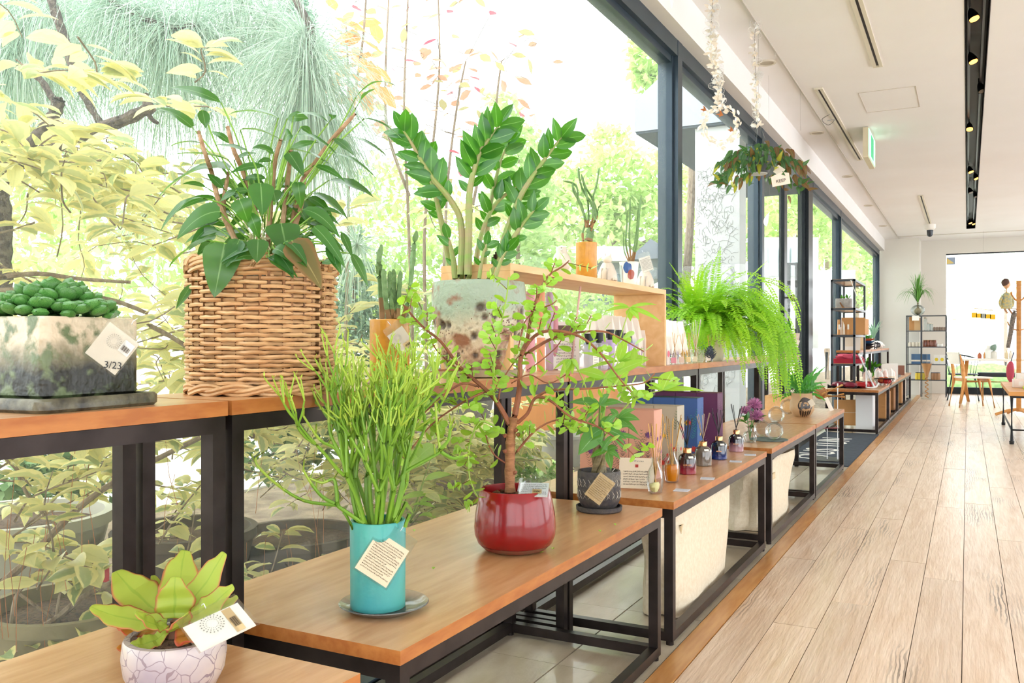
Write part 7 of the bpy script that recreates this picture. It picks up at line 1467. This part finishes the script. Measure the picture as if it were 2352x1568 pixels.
# shoes / baby-shoes pile, easel sign, cup jars, tray on the benches beyond the door
def shoe(x, y, a, m, lab, m2=None):
    z = .4755; t = T('slipper', lab, 'slipper', (x, y, z), group='pile of leather slippers on the bench'); u = Vector((math.cos(a), math.sin(a), 0)); g = G(); 
    t.part('sole', G().tube([Vector((x, y, z+.012))-u*.1, Vector((x, y, z+.012)), Vector((x, y, z+.012))+u*.1], [.03, .036, .028], 10), m2 or blackp); t.part('upper', G().blob(Vector((x, y, z+.036))+u*.03, (.055+.03*abs(u.x), .055+.03*abs(u.y), .034), 12, wob=.3, seed=x), m); return t
burg = mat('burgundy', '7A1E34', .45); org = mat('leather_orange', 'C8683C', .5); rdl = mat('leather_red', 'B01E24', .45); blk = mat('leather_black', '26222A', .45)
x6 = PZ(1950, 890, .475).x
for i, (dx, dy, a, m, lab) in enumerate(((-.12, .25, .2, burg, 'burgundy slipper at the left of the pile'), (-.04, .45, .7, blk, 'black slipper behind the burgundy one'), (.0, .22, -.2, burg, 'second burgundy slipper in front'), (.07, .5, 1.2, org, 'tan orange slipper in mid pile'), (.12, .3, .4, rdl, 'red slipper leaning in the pile'), (.17, .6, .9, rdl, 'bright red slipper at the back'), (.03, .7, .2, blk, 'black slipper at the back of the pile'), (-.1, .62, .5, blk, 'black slipper at the far left'))): shoe(x6+dx, 10.3+dy, a, m, lab)
e0 = PZ(2005, 898, .475); t = T('white_easel', 'white metal display easel standing on the bench beside the slippers', 'easel', tuple(e0)); wm = mat('white_metal', 'E9E9EA', .4, .1); z = .4755
t.part('side', G().tube(smooth_path([P(1990, 889, 9.78), P(1990, 850, 9.8), P(1988, 845, 9.8)]), .011, 6), wm); t.part('arm', G().tube([P(1972, 812, 9.8), P(2008, 889, 9.75)], .014, 6), wm); t.part('foot', G().tube(smooth_path([P(1990, 890, 9.78), P(2003, 890, 9.72), P(2012, 888, 9.75), P(2018, 880, 9.8)]), .011, 6), wm)
wb_ = T('wire_basket', 'black wire basket with orange and red goods beside the easel', 'basket', tuple(PZ(2015, 888, .4755))); bc = Vector(wb_.loc)+Vector((.05, .35, 0))
wb_.part('rim', G().lathe(tuple(bc+UP*.08), [(.11, 0), (.115, .005), (.11, .01)], 20), blackp)
for k in range(12): a = k*.5236; wb_.part('rib', G().tube([bc+Vector((.11*math.cos(a), .11*math.sin(a), .08)), bc+Vector((.07*math.cos(a), .07*math.sin(a), .003))], .003, 4), blackp)
for k in range(5): single('leather_ball', G().blob(bc+Vector((.045*math.cos(k*1.3), .045*math.sin(k*1.3), .055+.02*(k % 2))), (.04, .035, .03), 10, wob=.3, seed=k), org if k % 2 else rdl, f'small {"orange" if k % 2 else "red"} leather purse, {ORD[k]} in the wire basket', 'purse', group='orange-red purses in the wire basket')
tubw = mat('tube_white', 'F0EDE8', .5)
for k in range(16):
    x = -1.12+R(0, .26); y = 11.3+k*.09; h = R(.15, .2); t = T('candle_tube', f'white paper-topped tube, {ORD[k]} counted from the near side of the tube cluster', 'tube', (x, y, .4755), group='cluster of white tubes on the bench'); t.part('tube', G().lathe((x, y, .4755), [(0, 0), (.024, 0), (.025, h*.75), (.015, h*.9), (.0, h)], 12), tubw if k % 3 else mat('tube_pink', 'E2C0B4', .5)); t.part('band', G().lathe((x, y, .4755+h*.25), [(.0262, 0), (.0262, .03)], 12), cream_)
for k in range(6):
    x = -.95+.0*k; y = 12.8+k*.13; t = T('leaning_card', f'white leaning booklet, {ORD[k]} from the tubes in its row', 'booklet', (x, y, .4755), group='row of leaning white booklets'); t.part('cover', G().box((x, y, .4755+.11), (.16, .012, .22), .1), tubw, smooth=False); t.part('spine', G().box((x-.08, y-.002, .4755+.11), (.006, .014, .22), .1), cream_, smooth=False)
t = T('open_case', 'open dark display case with silver goods on the bench beyond the tubes', 'case', (-1.0, 14.2, .4755)); z = .4755; t.part('base', G().bb(-1.12, -.9, 14.0, 14.5, z, z+.03), blk, smooth=False); t.part('lid', G().box((-1.0, 14.55, z+.09), (.3, .012, .15), 0), mat('lid_brown', '8A5A48', .5), smooth=False)
for k in range(6): single('silver_piece', G().blob((-1.06+.06*(k % 3), 14.1+.15*(k//3), z+.04), .018, 8), mat('silver', 'D0D2D4', .15, 1), f'small silver piece, {ORD[k]} in the open dark case', 'jewellery', group='silver pieces in the open case')
for k in range(5): x = -1.0+R(-.06, .06); y = 15.3+k*.25; t = T('white_tray', f'small white dish, {ORD[k]} from the near side on the farthest bench', 'dish', (x, y, .4755), group='white dishes on the far bench'); t.part('dish', G().lathe((x, y, .4755), [(0, 0), (.05, 0), (.06, .02), (.05, .008), (0, .005)], 14), tubw); t.part('card', G().box((x, y+.08, .4755+.05), (.06, .004, .1), 0), paper, smooth=False)
# on the raised shelves beyond the door: leaning prints, bowl, black kettle-like mugs, plants
z = ZS+.0005
t = T('leaning_print', 'large white leaning print board behind the tower', 'board', (-1.34, 12.0, z)); t.part('board', G().box((-1.34, 12.0, z+.15), (.24, .02, .3), .1), tubw, smooth=False); t.part('print_area', G().box((-1.34, 11.985, z+.15), (.14, .012, .2), .1), cream_, smooth=False)
t = T('leaning_print', 'beige leaning print board behind the tower', 'board', (-1.33, 12.5, z)); t.part('board', G().box((-1.33, 12.5, z+.14), (.24, .02, .28), -.1), mat('board_beige', 'DDBD90', .7), smooth=False); t.part('margin', G().box((-1.33, 12.487, z+.14), (.2, .01, .24), -.1), mat('board_beige2', 'E6CBA4', .7), smooth=False)
t = T('bowl_stack', 'stack of bowls with an orange and blue rim on the raised shelf beyond the tower', 'bowl', (-1.3, 13.5, z))
for k, m in enumerate((blk, blk, mat('bowl_blue', '2E5C8A', .3), mat('bowl_orange', 'E8673C', .3))): t.part('bowl', G().lathe((-1.3, 13.5, z+.035*k), [(0, 0), (.05, 0), (.13, .05), (.125, .05), (.05, .006), (0, .006)], 20), m)
for k in range(4): x = -1.27; y = 13.9+k*.17; t = T('striped_mug', f'{"black" if k % 2 else "white"} mug, {ORD[k]} in the row on the far raised shelf', 'mug', (x, y, z), group='black and white mugs'); t.part('cup', G().lathe((x, y, z), [(0, 0), (.045, 0), (.055, .11), (.05, .11), (.042, .01), (0, .01)], 16), blk if k % 2 else tubw); t.part('handle', G().tube(smooth_path([(x+.045, y, z+.025), (x+.085, y, z+.035), (x+.085, y, z+.08), (x+.05, y, z+.095)]), .007, 6), blk)
for k in range(6): x = -1.33+R(-.05, .05); y = 14.9+k*.22; single('white_cloth_bundle', G().blob((x, y, z+.06), (.08, .09, .06), 12, wob=.5, seed=k), tubw, f'soft white cloth bundle, {ORD[k]} from the near end of the far raised shelf', 'cloth', group='white cloth bundles on the far raised shelf')
t = T('aloe_plant', 'tall grey-green spiky plant on the far raised shelf against the pale wall', 'potted plant', (-1.4, 15.8, z)); t.part('pot', G().lathe((-1.4, 15.8, z), [(0, 0), (.05, 0), (.065, .1), (.058, .1), (0, .08)], 16), tubw)
for k in range(14): a = k*.45; t.part('leaf', G().leaf((-1.4, 15.8, z+.09), (-1.4+.16*math.cos(a), 15.8+.16*math.sin(a), z+R(.35, .55)), .035, ctrl=(-1.4+.03*math.cos(a), 15.8, z+.3), n=5, fold=.5), mat('aloe', '8FB59A', .5, trans=.2))
t = T('small_green_plant', 'small bright green plant in a white pot beside the bowl stack', 'potted plant', (-1.38, 14.2, z)); t.part('pot', G().lathe((-1.38, 14.2, z), [(0, 0), (.05, 0), (.06, .09), (.05, .09), (0, .07)], 16), tubw)
for k in range(24): t.inst('leaf', zt[1], frame((-1.38+R(-.03, .03), 14.2+R(-.03, .03), z+.09), rdir()+UP*1.2, UP+rdir(), R(.1, .16)))
t = T('floor_plant', 'green leafy plant below the far raised shelf beyond the tower', 'potted plant', (-1.25, 13.26, .4755)); t.part('pot', G().lathe((-1.25, 13.26, .4755), [(0, 0), (.05, 0), (.06, .1), (.05, .1), (0, .07)], 16), tubw)
for k in range(30): t.inst('leaf', zt[1], frame((-1.25+R(-.08, .08), 13.26+R(-.1, .1), .4755+.1+R(0, .1)), rdir()+UP*.6, UP+rdir(), R(.08, .13)))
# boxes stored below the far benches
bi = 0
for (x0, x1, y0, y1, h, m, lab) in ((-1.13, -.95, 10.62, 10.95, .4, mat('white_panel', 'E6E8EC', .6), 'tall white box standing below the first bench beyond the door'), (-1.25, -.92, 12.0, 12.8, .34, kr, 'brown kraft carton below the second bench beyond the door'), (-1.2, -.93, 13.5, 14.3, .34, mat('kraft_dark', '9A6A40', .8), 'darker kraft carton below the third bench beyond the door'), (-1.2, -.92, 15.0, 15.5, .36, kr, 'kraft carton below the farthest bench'), (-1.0, -.9, 15.7, 15.85, .38, paper, 'white board leaning below the farthest bench')):
    t = T('storage_carton', lab, 'box', ((x0+x1)/2, (y0+y1)/2, .0005)); t.part('carton', G().bb(x0, x1, y0, y1, .0005, h), m, smooth=False); t.part('tape', G().bb(x1-.001, x1+.001, (y0+y1)/2-.02, (y0+y1)/2+.02, .05, h), cream_, smooth=False)
t = T('tilted_kraft_sheet', 'tilted brown kraft sheet behind the first bench beyond the door', 'board', (-1.3, 11.0, .0)); t.part('sheet', G().box((-1.25, 10.9, .17), (.3, .01, .3), .3), kr, smooth=False); t.part('fold', G().box((-1.25, 10.893, .17), (.2, .006, .004), .3), cream_, smooth=False)
# floor sign stand in front of the mat (thin metal rod frame with a pink top bar)
t = T('rod_stand', 'thin metal rod stand with a pink top bar over the door mat', 'stand', (-1.2, 7.9, .0085)); a, b = PY(1880, 982, 7.75), PY(1925, 982, 7.75)
t.part('top_bar', G().tube([PY(1886, 983, 7.75), PY(1924, 983, 7.75)], .007, 6), mat('pink_bar', 'D87A84', .5)); c0, c1 = PY(1924, 945, 7.75), PY(1924, 983, 7.75); c1.z = .012
t.part('rod', G().tube([PY(1924, 880, 7.75), Vector((c0.x, 7.75, .012))], .006, 6), wm); t.part('rod', G().tube([PY(1900, 983, 7.75), Vector((PY(1900, 983, 7.75).x, 7.75, .012))], .005, 6), wm); t.part('foot_plate', G().bb(c0.x-.2, c0.x+.02, 7.6, 7.9, .0085, .014), blackp, smooth=False)
# ================================================================ WIRE RACK AND GOODS AT THE FAR WALL
ry0, ry1 = 17.55, 18.0; ra0, ra1 = PY(2081, 905, ry0).x, PY(2174, 905, ry0).x
lv = [PY(2110, v, ry0).z for v in (872, 836, 796, 759, 724)]; ts = mat('rack_steel', '4A4D52', .4, .6); rk_ = T('wire_rack', 'tall grey metal rack of open shelves against the far wall', 'shelving', ((ra0+ra1)/2, (ry0+ry1)/2, 0))
for x in (ra0, ra1-.018):
    for y in (ry0, ry1-.018): rk_.part('post', G().bb(x, x+.018, y, y+.018, 0, lv[-1]), ts, smooth=False)
rk_.part('post', G().bb(ra0+.24, ra0+.27, ry0+.02, ry0+.05, 0, lv[-1]-.02), ts, smooth=False)
for q in lv: rk_.part('shelf', G().bb(ra0, ra1, ry0, ry1, q-.014, q), ts, smooth=False)
def rx(u): return PY(u, 800, ry0+.15).x
items = []
def jar(u, y, z, r, h, m, lab, cap=None, group=None, cat='jar'):
    x = PY(u, 800, y).x; t = T('jar', lab, cat, (x, y, z), group=group); t.part('body', G().lathe((x, y, z), [(0, 0), (r*.95, 0), (r, .01), (r, h*.8), (r*.8, h), (0, h)], 14), m); t.part('lid', G().lathe((x, y, z+h), [(r*.82, 0), (r*.82, h*.12), (0, h*.12)], 14), cap or cream_); return t
y = ry0+.18
z = lv[3]+.0005; t = T('kraft_packets', 'brown kraft packets on the top rack shelf', 'packet', (rx(2102), y, z)); t.part('packet', G().box((rx(2095), y, z+.13), (.1, .08, .25), 0), kr, smooth=False); t.part('packet', G().box((rx(2109), y, z+.12), (.13, .1, .23), 0), mat('kraft_light', 'D8B080', .7), smooth=False)
for i, u in enumerate((2126, 2134, 2139)): jar(u, y, z, .03, (.22, .13, .12)[i], glassmat('jar_glass%d' % i, (.9, .94, .94), veil=.2), ('tall clear', 'short clear', 'second short clear')[i]+' glass jar on the top rack shelf', group='glass jars on the rack')
t = T('twine_bundle', 'row of brown twine bundles at the right of the top rack shelf', 'twine', (rx(2156), y, z)); 
for k in range(5): t.part('bundle', G().lathe((rx(2146)+k*.045, y, z), [(0, 0), (.02, 0), (.022, .06), (0, .07)], 10), mat('twine', '9A8270', .8))
z = lv[2]+.0005
for i, u in enumerate((2090, 2098, 2106, 2113)): jar(u, y, z, .028, .075, cream_, f'small cream cup, {ORD[i]} from the left on the second rack shelf', group='cream cups on the rack', cat='cup')
for i, u in enumerate((2124, 2131, 2139, 2147)): jar(u, y, z, .035, .11, mat('amber_glass', '7A3A1C', .2, coat=.5), f'amber brown jar, {ORD[i]} from the left on the second rack shelf', group='amber jars on the rack', cap=ratd)
for i, u in enumerate((2155, 2162)): jar(u, y, z, .03, .05, paper, f'low white tin, {ORD[i]} of the pair on the second rack shelf', group='white tins on the rack', cat='tin')
z = lv[1]+.0005
for i, u in enumerate((2097, 2104, 2111, 2118, 2125, 2133)): x = rx(u); t = T('blue_book', f'slate blue packet, {ORD[i]} from the left on the third rack shelf', 'packet', (x, y, z), group='slate blue packets on the rack'); t.part('packet', G().box((x, y, z+.09), (.05, .12, .18), 0), mat('slate_blue', '4A6A8C', .6, rand=.15), smooth=False); t.part('band', G().box((x, y-.061, z+.06), (.05, .002, .03), 0), cream_, smooth=False)
for i, u in enumerate((2151, 2164)): x = rx(u); t = T('sun_card', ('left', 'right')[i]+' white packet with a yellow sun disc on the rack', 'packet', (x, y, z), group='packets with yellow discs'); t.part('packet', G().box((x, y, z+.085), (.09, .08, .17), 0), paper, smooth=False); t.part('yellow_disc', G().tube([(x, y-.041, z+.085), (x, y-.043, z+.085)], .03, 14), mat('sun_yellow', 'F0D03A', .5))
z = lv[0]+.0005
for i, u in enumerate((2106, 2112, 2118, 2124)): jar(u, y, z, .03, .12, mat('jar_yellow', 'E8C83C', .4), f'yellow lidded jar, {ORD[i]} from the left on the lowest rack shelf', cap=mat('lid_dark', '3C4A5C', .5), group='yellow jars on the rack')
for i, u in enumerate((2142, 2149, 2156)): jar(u, y, z, .03, .12, mat('jar_brown', 'B98A62', .4), f'light brown lidded jar, {ORD[i]} from the left on the lowest rack shelf', cap=MT['lid_dark'], group='brown jars on the rack')
# ponytail palm on top of the rack
z = lv[4]+.0005; x = rx(2108); t = T('ponytail_palm', 'grassy ponytail palm in a clear glass vase on top of the rack', 'potted plant', (x, y, z)); t.part('vase', G().blob((x, y, z+.1), (.12, .12, .1), 20), glassmat('vase_glass', (.86, .88, .86), veil=.12, gloss=.08)); t.part('bulb', G().blob((x, y, z+.08), (.06, .06, .065), 12), mat('bulb_tan', '9A8A6A', .8)); t.part('neck', G().tube([(x, y, z+.12), (x, y, z+.24)], [.03, .02], 8), mat('bulb_tan', '9A8A6A', .8))
gr_ = mat('palm_green', '6FA84A', .5, trans=.25); random.seed(70)
for k in range(95):
    a = R(0, 6.28); s_ = R(.05, .42); b = Vector((x, y, z+.23)); g = G(); e = b+Vector((math.cos(a)*s_, math.sin(a)*s_*.6, R(.45, .62)-s_*1.3 if s_ > .2 else R(.35, .6))); g.leaf(b, e, .016, ctrl=b+Vector((math.cos(a)*s_*.5, math.sin(a)*s_*.3, .45)), n=5, shape='strap'); t.part('leaf', g, gr_)
x0 = rx(2102); single('rack_label', G().box((rx(2104), ry0-.006, lv[4]-.05), (.12, .004, .09), 0), paper, 'white paper label hanging from the top bar of the rack', 'label', smooth=False)
# acrylic tube display with a wooden funnel in front of the rack
fy = 16.9; fb0, fb1 = PY(2117, 905, fy).x, PY(2140, 905, fy).x; xm = (fb0+fb1)/2; t = T('acrylic_tower', 'clear acrylic column with a wooden funnel and spiral in front of the rack', 'display', (xm, fy, 0)); zt_ = PY(2128, 832, fy).z
t.part('column', G().bb(fb0, fb1, fy-.1, fy+.1, .0, zt_), glassmat('acrylic', (.93, .95, .95), gloss=.08), smooth=False); t.part('funnel', G().lathe((xm, fy, zt_-.30), [(.012, 0), (.02, .05), (.085, .28), (.08, .28), (.01, .02)], 20), mat('funnel_wood', 'D9A06A', .5))
t.part('spiral', G().tube([(xm+.025*math.cos(q*.7), fy+.025*math.sin(q*.7), .02+q*.0085) for q in range(46)], .009, 5), MT['funnel_wood'])
# ================================================================ CAFE CORNER: TABLE, CHAIRS, COAT TREE, NEAR TABLE
oak = mat('chair_oak', 'D89A55', .45, col2='C98A45', ns=6, stretch=(1, 1, 4)); wht_ = mat('chair_white', 'F0ECE2', .4)
def sidechair(x, y, rz, lab):
    t = T('wooden_chair', lab, 'chair', (x, y, 0)); M = Matrix.Translation((x, y, 0)) @ Matrix.Rotation(rz, 4, 'Z')
    def w_(p): return tuple(M @ Vector(p))
    for sx in (-1, 1):
        t.part('leg', G().tube([w_((sx*.20, -.24, 0)), w_((sx*.185, -.17, .40)), w_((sx*.18, -.15, .45))], [.012, .022, .024], 8), oak)
        t.part('leg', G().tube([w_((sx*.20, .27, 0)), w_((sx*.19, .2, .42)), w_((sx*.19, .22, .62)), w_((sx*.19, .26, .80))], [.012, .026, .022, .016], 8), oak)
    g = G(); g.box((0, 0, .455), (.42, .42, .022)); g.v = [w_(v) for v in g.v]; t.part('seat', g, wht_, smooth=False)
    g = G(); g.box((0, -.17, .42), (.34, .02, .05)); g.box((0, .19, .42), (.34, .02, .05)); g.v = [w_(v) for v in g.v]; t.part('apron', g, oak, smooth=False)
    g = G(); 
    for j in range(2):
        for i in range(9): u_ = -1+i*.25; g.v.append(w_((u_*.235, .245-.03*(1-u_*u_)*-1+(.012 if j else 0), .62+.0)))
    n0 = 9; g = G()
    for zz_ in (.66, .84):
        for dy in (0, .014):
            for i in range(n0): u_ = -1+i*.25; g.v.append(w_((u_*(.235 if zz_ > .7 else .2), .265+(zz_-.66)*.2+.035*u_*u_*-1+dy+.02, zz_)))
    for i in range(n0-1):
        g.q([g.v[i], g.v[i+1], g.v[2*n0+i+1], g.v[2*n0+i]]); g.q([g.v[n0+i+1], g.v[n0+i], g.v[3*n0+i], g.v[3*n0+i+1]]); g.q([g.v[2*n0+i], g.v[2*n0+i+1], g.v[3*n0+i+1], g.v[3*n0+i]])
    t.part('backrest', g, wht_); return t
cc_ = PZ(2250, 915, 0); sidechair(cc_.x-.12, 15.2, math.pi*.62, 'light oak chair with a white seat and back facing the cafe table')
# windsor-like dark chair
wc = PZ(2213, 907, 0); x, y = wc.x, 16.9; t = T('spindle_chair', 'dark green spindle-back armchair left of the oak chair', 'chair', (x, y, 0)); dg2 = mat('chair_dark', '2F3B40', .5)
for (sx, sy) in ((-1, -1), (1, -1), (1, 1), (-1, 1)): t.part('leg', G().tube([(x+sx*.24, y+sy*.24, 0), (x+sx*.17, y+sy*.17, .43)], [.011, .015], 7), dg2)
t.part('seat', G().lathe((x, y, .43), [(0, 0), (.22, 0), (.24, .012), (.22, .028), (0, .022)], 24), dg2); arc = [(x+.27*math.cos(a), y+.27*math.sin(a), .70+.08*math.sin(a-.6)) for a in [-.3+3.4*k/14+.6 for k in range(15)]]; t.part('arm_bow', G().tube(arc, .012, 7), dg2)
for k in range(1, 14, 1): q = arc[k]; t.part('spindle', G().tube([(x+(q[0]-x)*.8, y+(q[1]-y)*.8, .45), q], .006, 5), dg2)
# cafe table
tx, ty_ = PY(2295, 815, 16.2).x, 16.2; t = T('cafe_table', 'oak table with a white top in the cafe corner', 'table', (tx, ty_, 0)); t.part('tabletop', rbox((tx, ty_), .72, .42, .70, .73, 0, .05), wht_)
for sx in (-.5, .5): t.part('leg', G().tube([(tx+sx-.06, ty_-.3, 0), (tx+sx, ty_, .35), (tx+sx-.04, ty_-.22, .699)], [.022, .035, .03], 7), oak); t.part('leg', G().tube([(tx+sx+.06, ty_+.3, 0), (tx+sx, ty_, .35), (tx+sx+.04, ty_+.22, .699)], [.022, .035, .03], 7), oak)
t.part('stretcher', G().tube([(tx-.5, ty_, .35), (tx+.5, ty_, .35)], .02, 7), oak)
t = T('black_bench_seat', 'low dark upholstered seat behind the cafe table', 'seat', (tx+.1, 17.2, 0)); t.part('seat', rbox((tx+.1, 17.2), .4, .2, .40, .47, 0, .05), mat('seat_dark', '33373F', .7))
for sx in (-.32, .32):
    for sy in (-.14, .14): t.part('leg', G().tube([(tx+.1+sx, 17.2+sy, 0), (tx+.1+sx, 17.2+sy, .399)], .015, 6), oak)
def td(u, z=.7305, dy=0): return PY(u, 815, ty_+dy).x, ty_+dy, z
for i, (u, h, r, m, lab) in enumerate(((2250, .09, .03, 'A8542C', 'small amber bottle on the cafe table'), (2262, .1, .022, 'C98A4A', 'small brown bottle on the cafe table'), (2270, .2, .05, 'E4E2DC', 'tall pale ceramic cylinder on the cafe table'), (2283, .14, .045, 'D6D0C4', 'pale vase with grey foliage on the cafe table'), (2312, .12, .025, 'D9C49C', 'slim beige bottle on the cafe table'), (2322, .12, .03, 'E0D4C4', 'pale beige bottle on the cafe table'))):
    x, y, z = td(u); t = T('table_bottle', lab, 'bottle', (x, y, z)); t.part('body', G().lathe((x, y, z), [(0, 0), (r, 0), (r, h*.7), (r*.5, h*.85), (r*.5, h), (0, h)], 14), mat('tb%d' % i, m, .4))
    if i == 3: t.part('foliage', G().blob((x, y, z+h+.04), (.05, .05, .05), 10, wob=.5), mat('grey_foliage', '7A8F80', .8))
    else: t.part('stopper', G().lathe((x, y, z+h), [(r*.45, 0), (r*.45, .01), (0, .01)], 10), cream_)
# coat tree
kx, ky = PZ(2340, 948, 0).x, 13.6; kx = PY(2340, 780, ky).x; zt2 = PY(2340, 645, ky).z; t = T('coat_tree', 'tall wooden coat tree with curved hooks near the right edge', 'coat stand', (kx, ky, 0)); t.part('post', G().bb(kx-.028, kx+.028, ky-.028, ky+.028, .06, zt2), oak, smooth=False)
for k in range(4): a = k*math.pi/2+.4; t.part('foot', G().tube(smooth_path([(kx, ky, .09), (kx+.15*math.cos(a), ky+.15*math.sin(a), .07), (kx+.3*math.cos(a), ky+.3*math.sin(a), .02)]), .02, 7), oak)
for k in range(8): a = k*math.pi/4; hz = zt2-.22 if k % 2 else zt2-.62; t.part('hook', G().tube(smooth_path([(kx, ky, hz-.05), (kx+.06*math.cos(a), ky+.06*math.sin(a), hz-.03), (kx+.11*math.cos(a), ky+.11*math.sin(a), hz+.02), (kx+.13*math.cos(a), ky+.13*math.sin(a), hz+.07)]), .009, 6), oak)
# puppet
px_, pz2 = PY(2312, 690, ky-.12), None; t = T('wooden_puppet', 'small wooden puppet with brown hair and a yellow shirt hooked on the coat tree', 'puppet', tuple(px_)); q = Vector(px_); skin = mat('skin_wood', 'E0AC84', .6)
t.part('head', G().blob(q+UP*.22, (.045, .05, .058), 16), skin); t.part('hair', G().blob(q+UP*.24-RV*.012, (.05, .054, .055), 16, wob=.15), mat('hair_brown', '5A4038', .8)); t.part('nose', G().tube([q+UP*.215+RV*.04, q+UP*.21+RV*.06], [.01, .004], 6), skin)
t.part('neck', G().tube([q+UP*.17, q+UP*.1], .014, 8), skin); t.part('shirt', G().lathe(tuple(q-UP*.11), [(.0, 0), (.068, 0), (.07, .06), (.06, .16), (.035, .21), (.0, .225)], 16, sy=.7), mat('shirt_yellow', 'D8C070', .8, col2='8FA09A', ns=40))
for s_ in (-1, 1): t.part('arm', G().tube(smooth_path([q+UP*.06+RV*s_*.05, q-UP*.02+RV*s_*.09, q-UP*.09+RV*s_*.075]), [.02, .012], 7), mat('shirt_yellow', 'D8C070', .8)); t.part('leg', G().tube([q-UP*.11+RV*s_*.03, q-UP*.17+RV*(s_*.03+.04)], .014, 7), skin)
t.part('support', G().tube([q-UP*.1, Vector((kx, ky, q.z-.12))], .008, 6), oak)
t = T('hanging_scarf', 'long grey and brown knitted scarf hanging from the coat tree', 'scarf', (kx-.1, ky-.06, .9)); t.part('scarf', G().tube(smooth_path([(kx-.05, ky-.06, 1.42), (kx-.08, ky-.07, 1.25), (kx-.1, ky-.07, 1.1), (kx-.13, ky-.07, .92)]), [.035, .025], 10), mat('knit', '8A7F74', .9, col2='5E5650', ns=50))
t = T('hanging_bag', 'dark blue and crimson cloth bag hanging low on the coat tree', 'bag', (kx-.1, ky-.1, .45)); t.part('bag', G().blob((kx-.1, ky-.1, .6), (.05, .05, .14), 14, wob=.2), mat('crimson_cloth', 'B8485A', .8)); t.part('strap', G().tube([(kx-.1, ky-.1, .72), (kx-.06, ky-.06, .86)], .008, 5), mat('navy_cloth', '2A3558', .8))
# yellow hanging ornament by the end window, window sticker
oy = 17.6; q = PY(2255, 715, oy); t = T('yellow_bus_ornament', 'yellow cut-out ornament with windows hanging on threads before the end window', 'ornament', tuple(q)); ym = mat('orn_yellow', 'F2BE1E', .5); a, b = PY(2238, 708, oy), PY(2280, 712, oy)
t.part('bar', G().tube([a, b], .006, 5), ym)
for k in range(5): f = k/4; p_ = a+(b-a)*f; t.part('thread', G().tube([p_, p_-UP*.09], .003, 4), ym); t.part('carriage', G().box(tuple(p_-UP*.12), (.085, .012, .075 if k % 2 else .085), 0), ym if k != 2 else mat('orn_grey', 'A4A49A', .5), smooth=False)
t.part('suspension', G().tube([(a+b)/2, Vector(((a+b)/2).to_tuple()[:2]+(2.97,))], .0012, 3), MT['wire_grey'])
sx0, sz0 = PY(2184, 599, 18.83).x, PY(2184, 599, 18.83).z; t = T('window_sticker', 'square blue-grey sticker with a yellow triangle at the top corner of the end window', 'sticker', (sx0, 18.82, sz0)); t.part('sheet', G().bb(sx0-.075, sx0+.075, 18.85, 18.853, sz0-.07, sz0+.07), mat('stk_blue', 'A4B4CC', .6), smooth=False); g = G(); yy = 18.848; g.q([(sx0-.07, yy, sz0+.06), (sx0-.07, yy, sz0-.06), (sx0+.06, yy, sz0-.045)]); t.part('triangle', g, mat('stk_yellow', 'EBD489', .6), smooth=False)
# near table at the right edge
nx0 = .36; t = T('display_table', 'oak display table with black metal legs at the right edge', 'table', (.9, 11.0, 0)); t.part('tabletop', G().bb(nx0, 1.5, 9.75, 12.15, .475, .515), oak, smooth=False)
for (x, y) in ((.385, 9.82), (.385, 12.05), (1.45, 9.82), (1.45, 12.05)): t.part('leg', G().tube([(x, y, .03), (x, y, .4745)], .016, 8), blackp); t.part('foot', G().lathe((x, y, 0), [(0, 0), (.02, 0), (.022, .03), (0, .03)], 10), blackp)
t.part('stretcher', G().tube([(.385, 9.82, .14), (.385, 12.05, .14)], .009, 6), blackp); t.part('stretcher', G().tube([(.385, 9.82, .14), (1.45, 9.82, .14)], .009, 6), blackp); t.part('apron', G().bb(.38, 1.48, 9.80, 12.1, .452, .474), blackp, smooth=False)
zz2 = .5155
for i, (x, y, w, d, h, c, lab) in enumerate(((.62, 10.1, .2, .16, .02, 'D8402C', 'bright red folded cloth on the display table'), (.62, 10.3, .22, .16, .03, 'C8D83A', 'lime green folded cloth on the display table'), (.5, 10.7, .14, .14, .09, 'EBD8CC', 'pale pink box on the display table'), (.52, 11.1, .1, .1, .14, 'E8E2DA', 'white card box on the display table'), (.6, 11.5, .16, .12, .08, 'C8605A', 'coral box on the display table'), (.66, 10.5, .18, .14, .05, 'E2C49A', 'tan folded cloth on the display table'))):
    t = T('table_goods', lab, 'goods', (x, y, zz2)); t.part('cloth' if h < .06 else 'carton', rbox((x, y), w/2, d/2, zz2, zz2+h, .1, .01), mat('tg%d' % i, c, .7)); t.part('label', G().box((x, y-d/2-.002, zz2+h*.5), (.04, .002, h*.5), 0), paper, smooth=False)
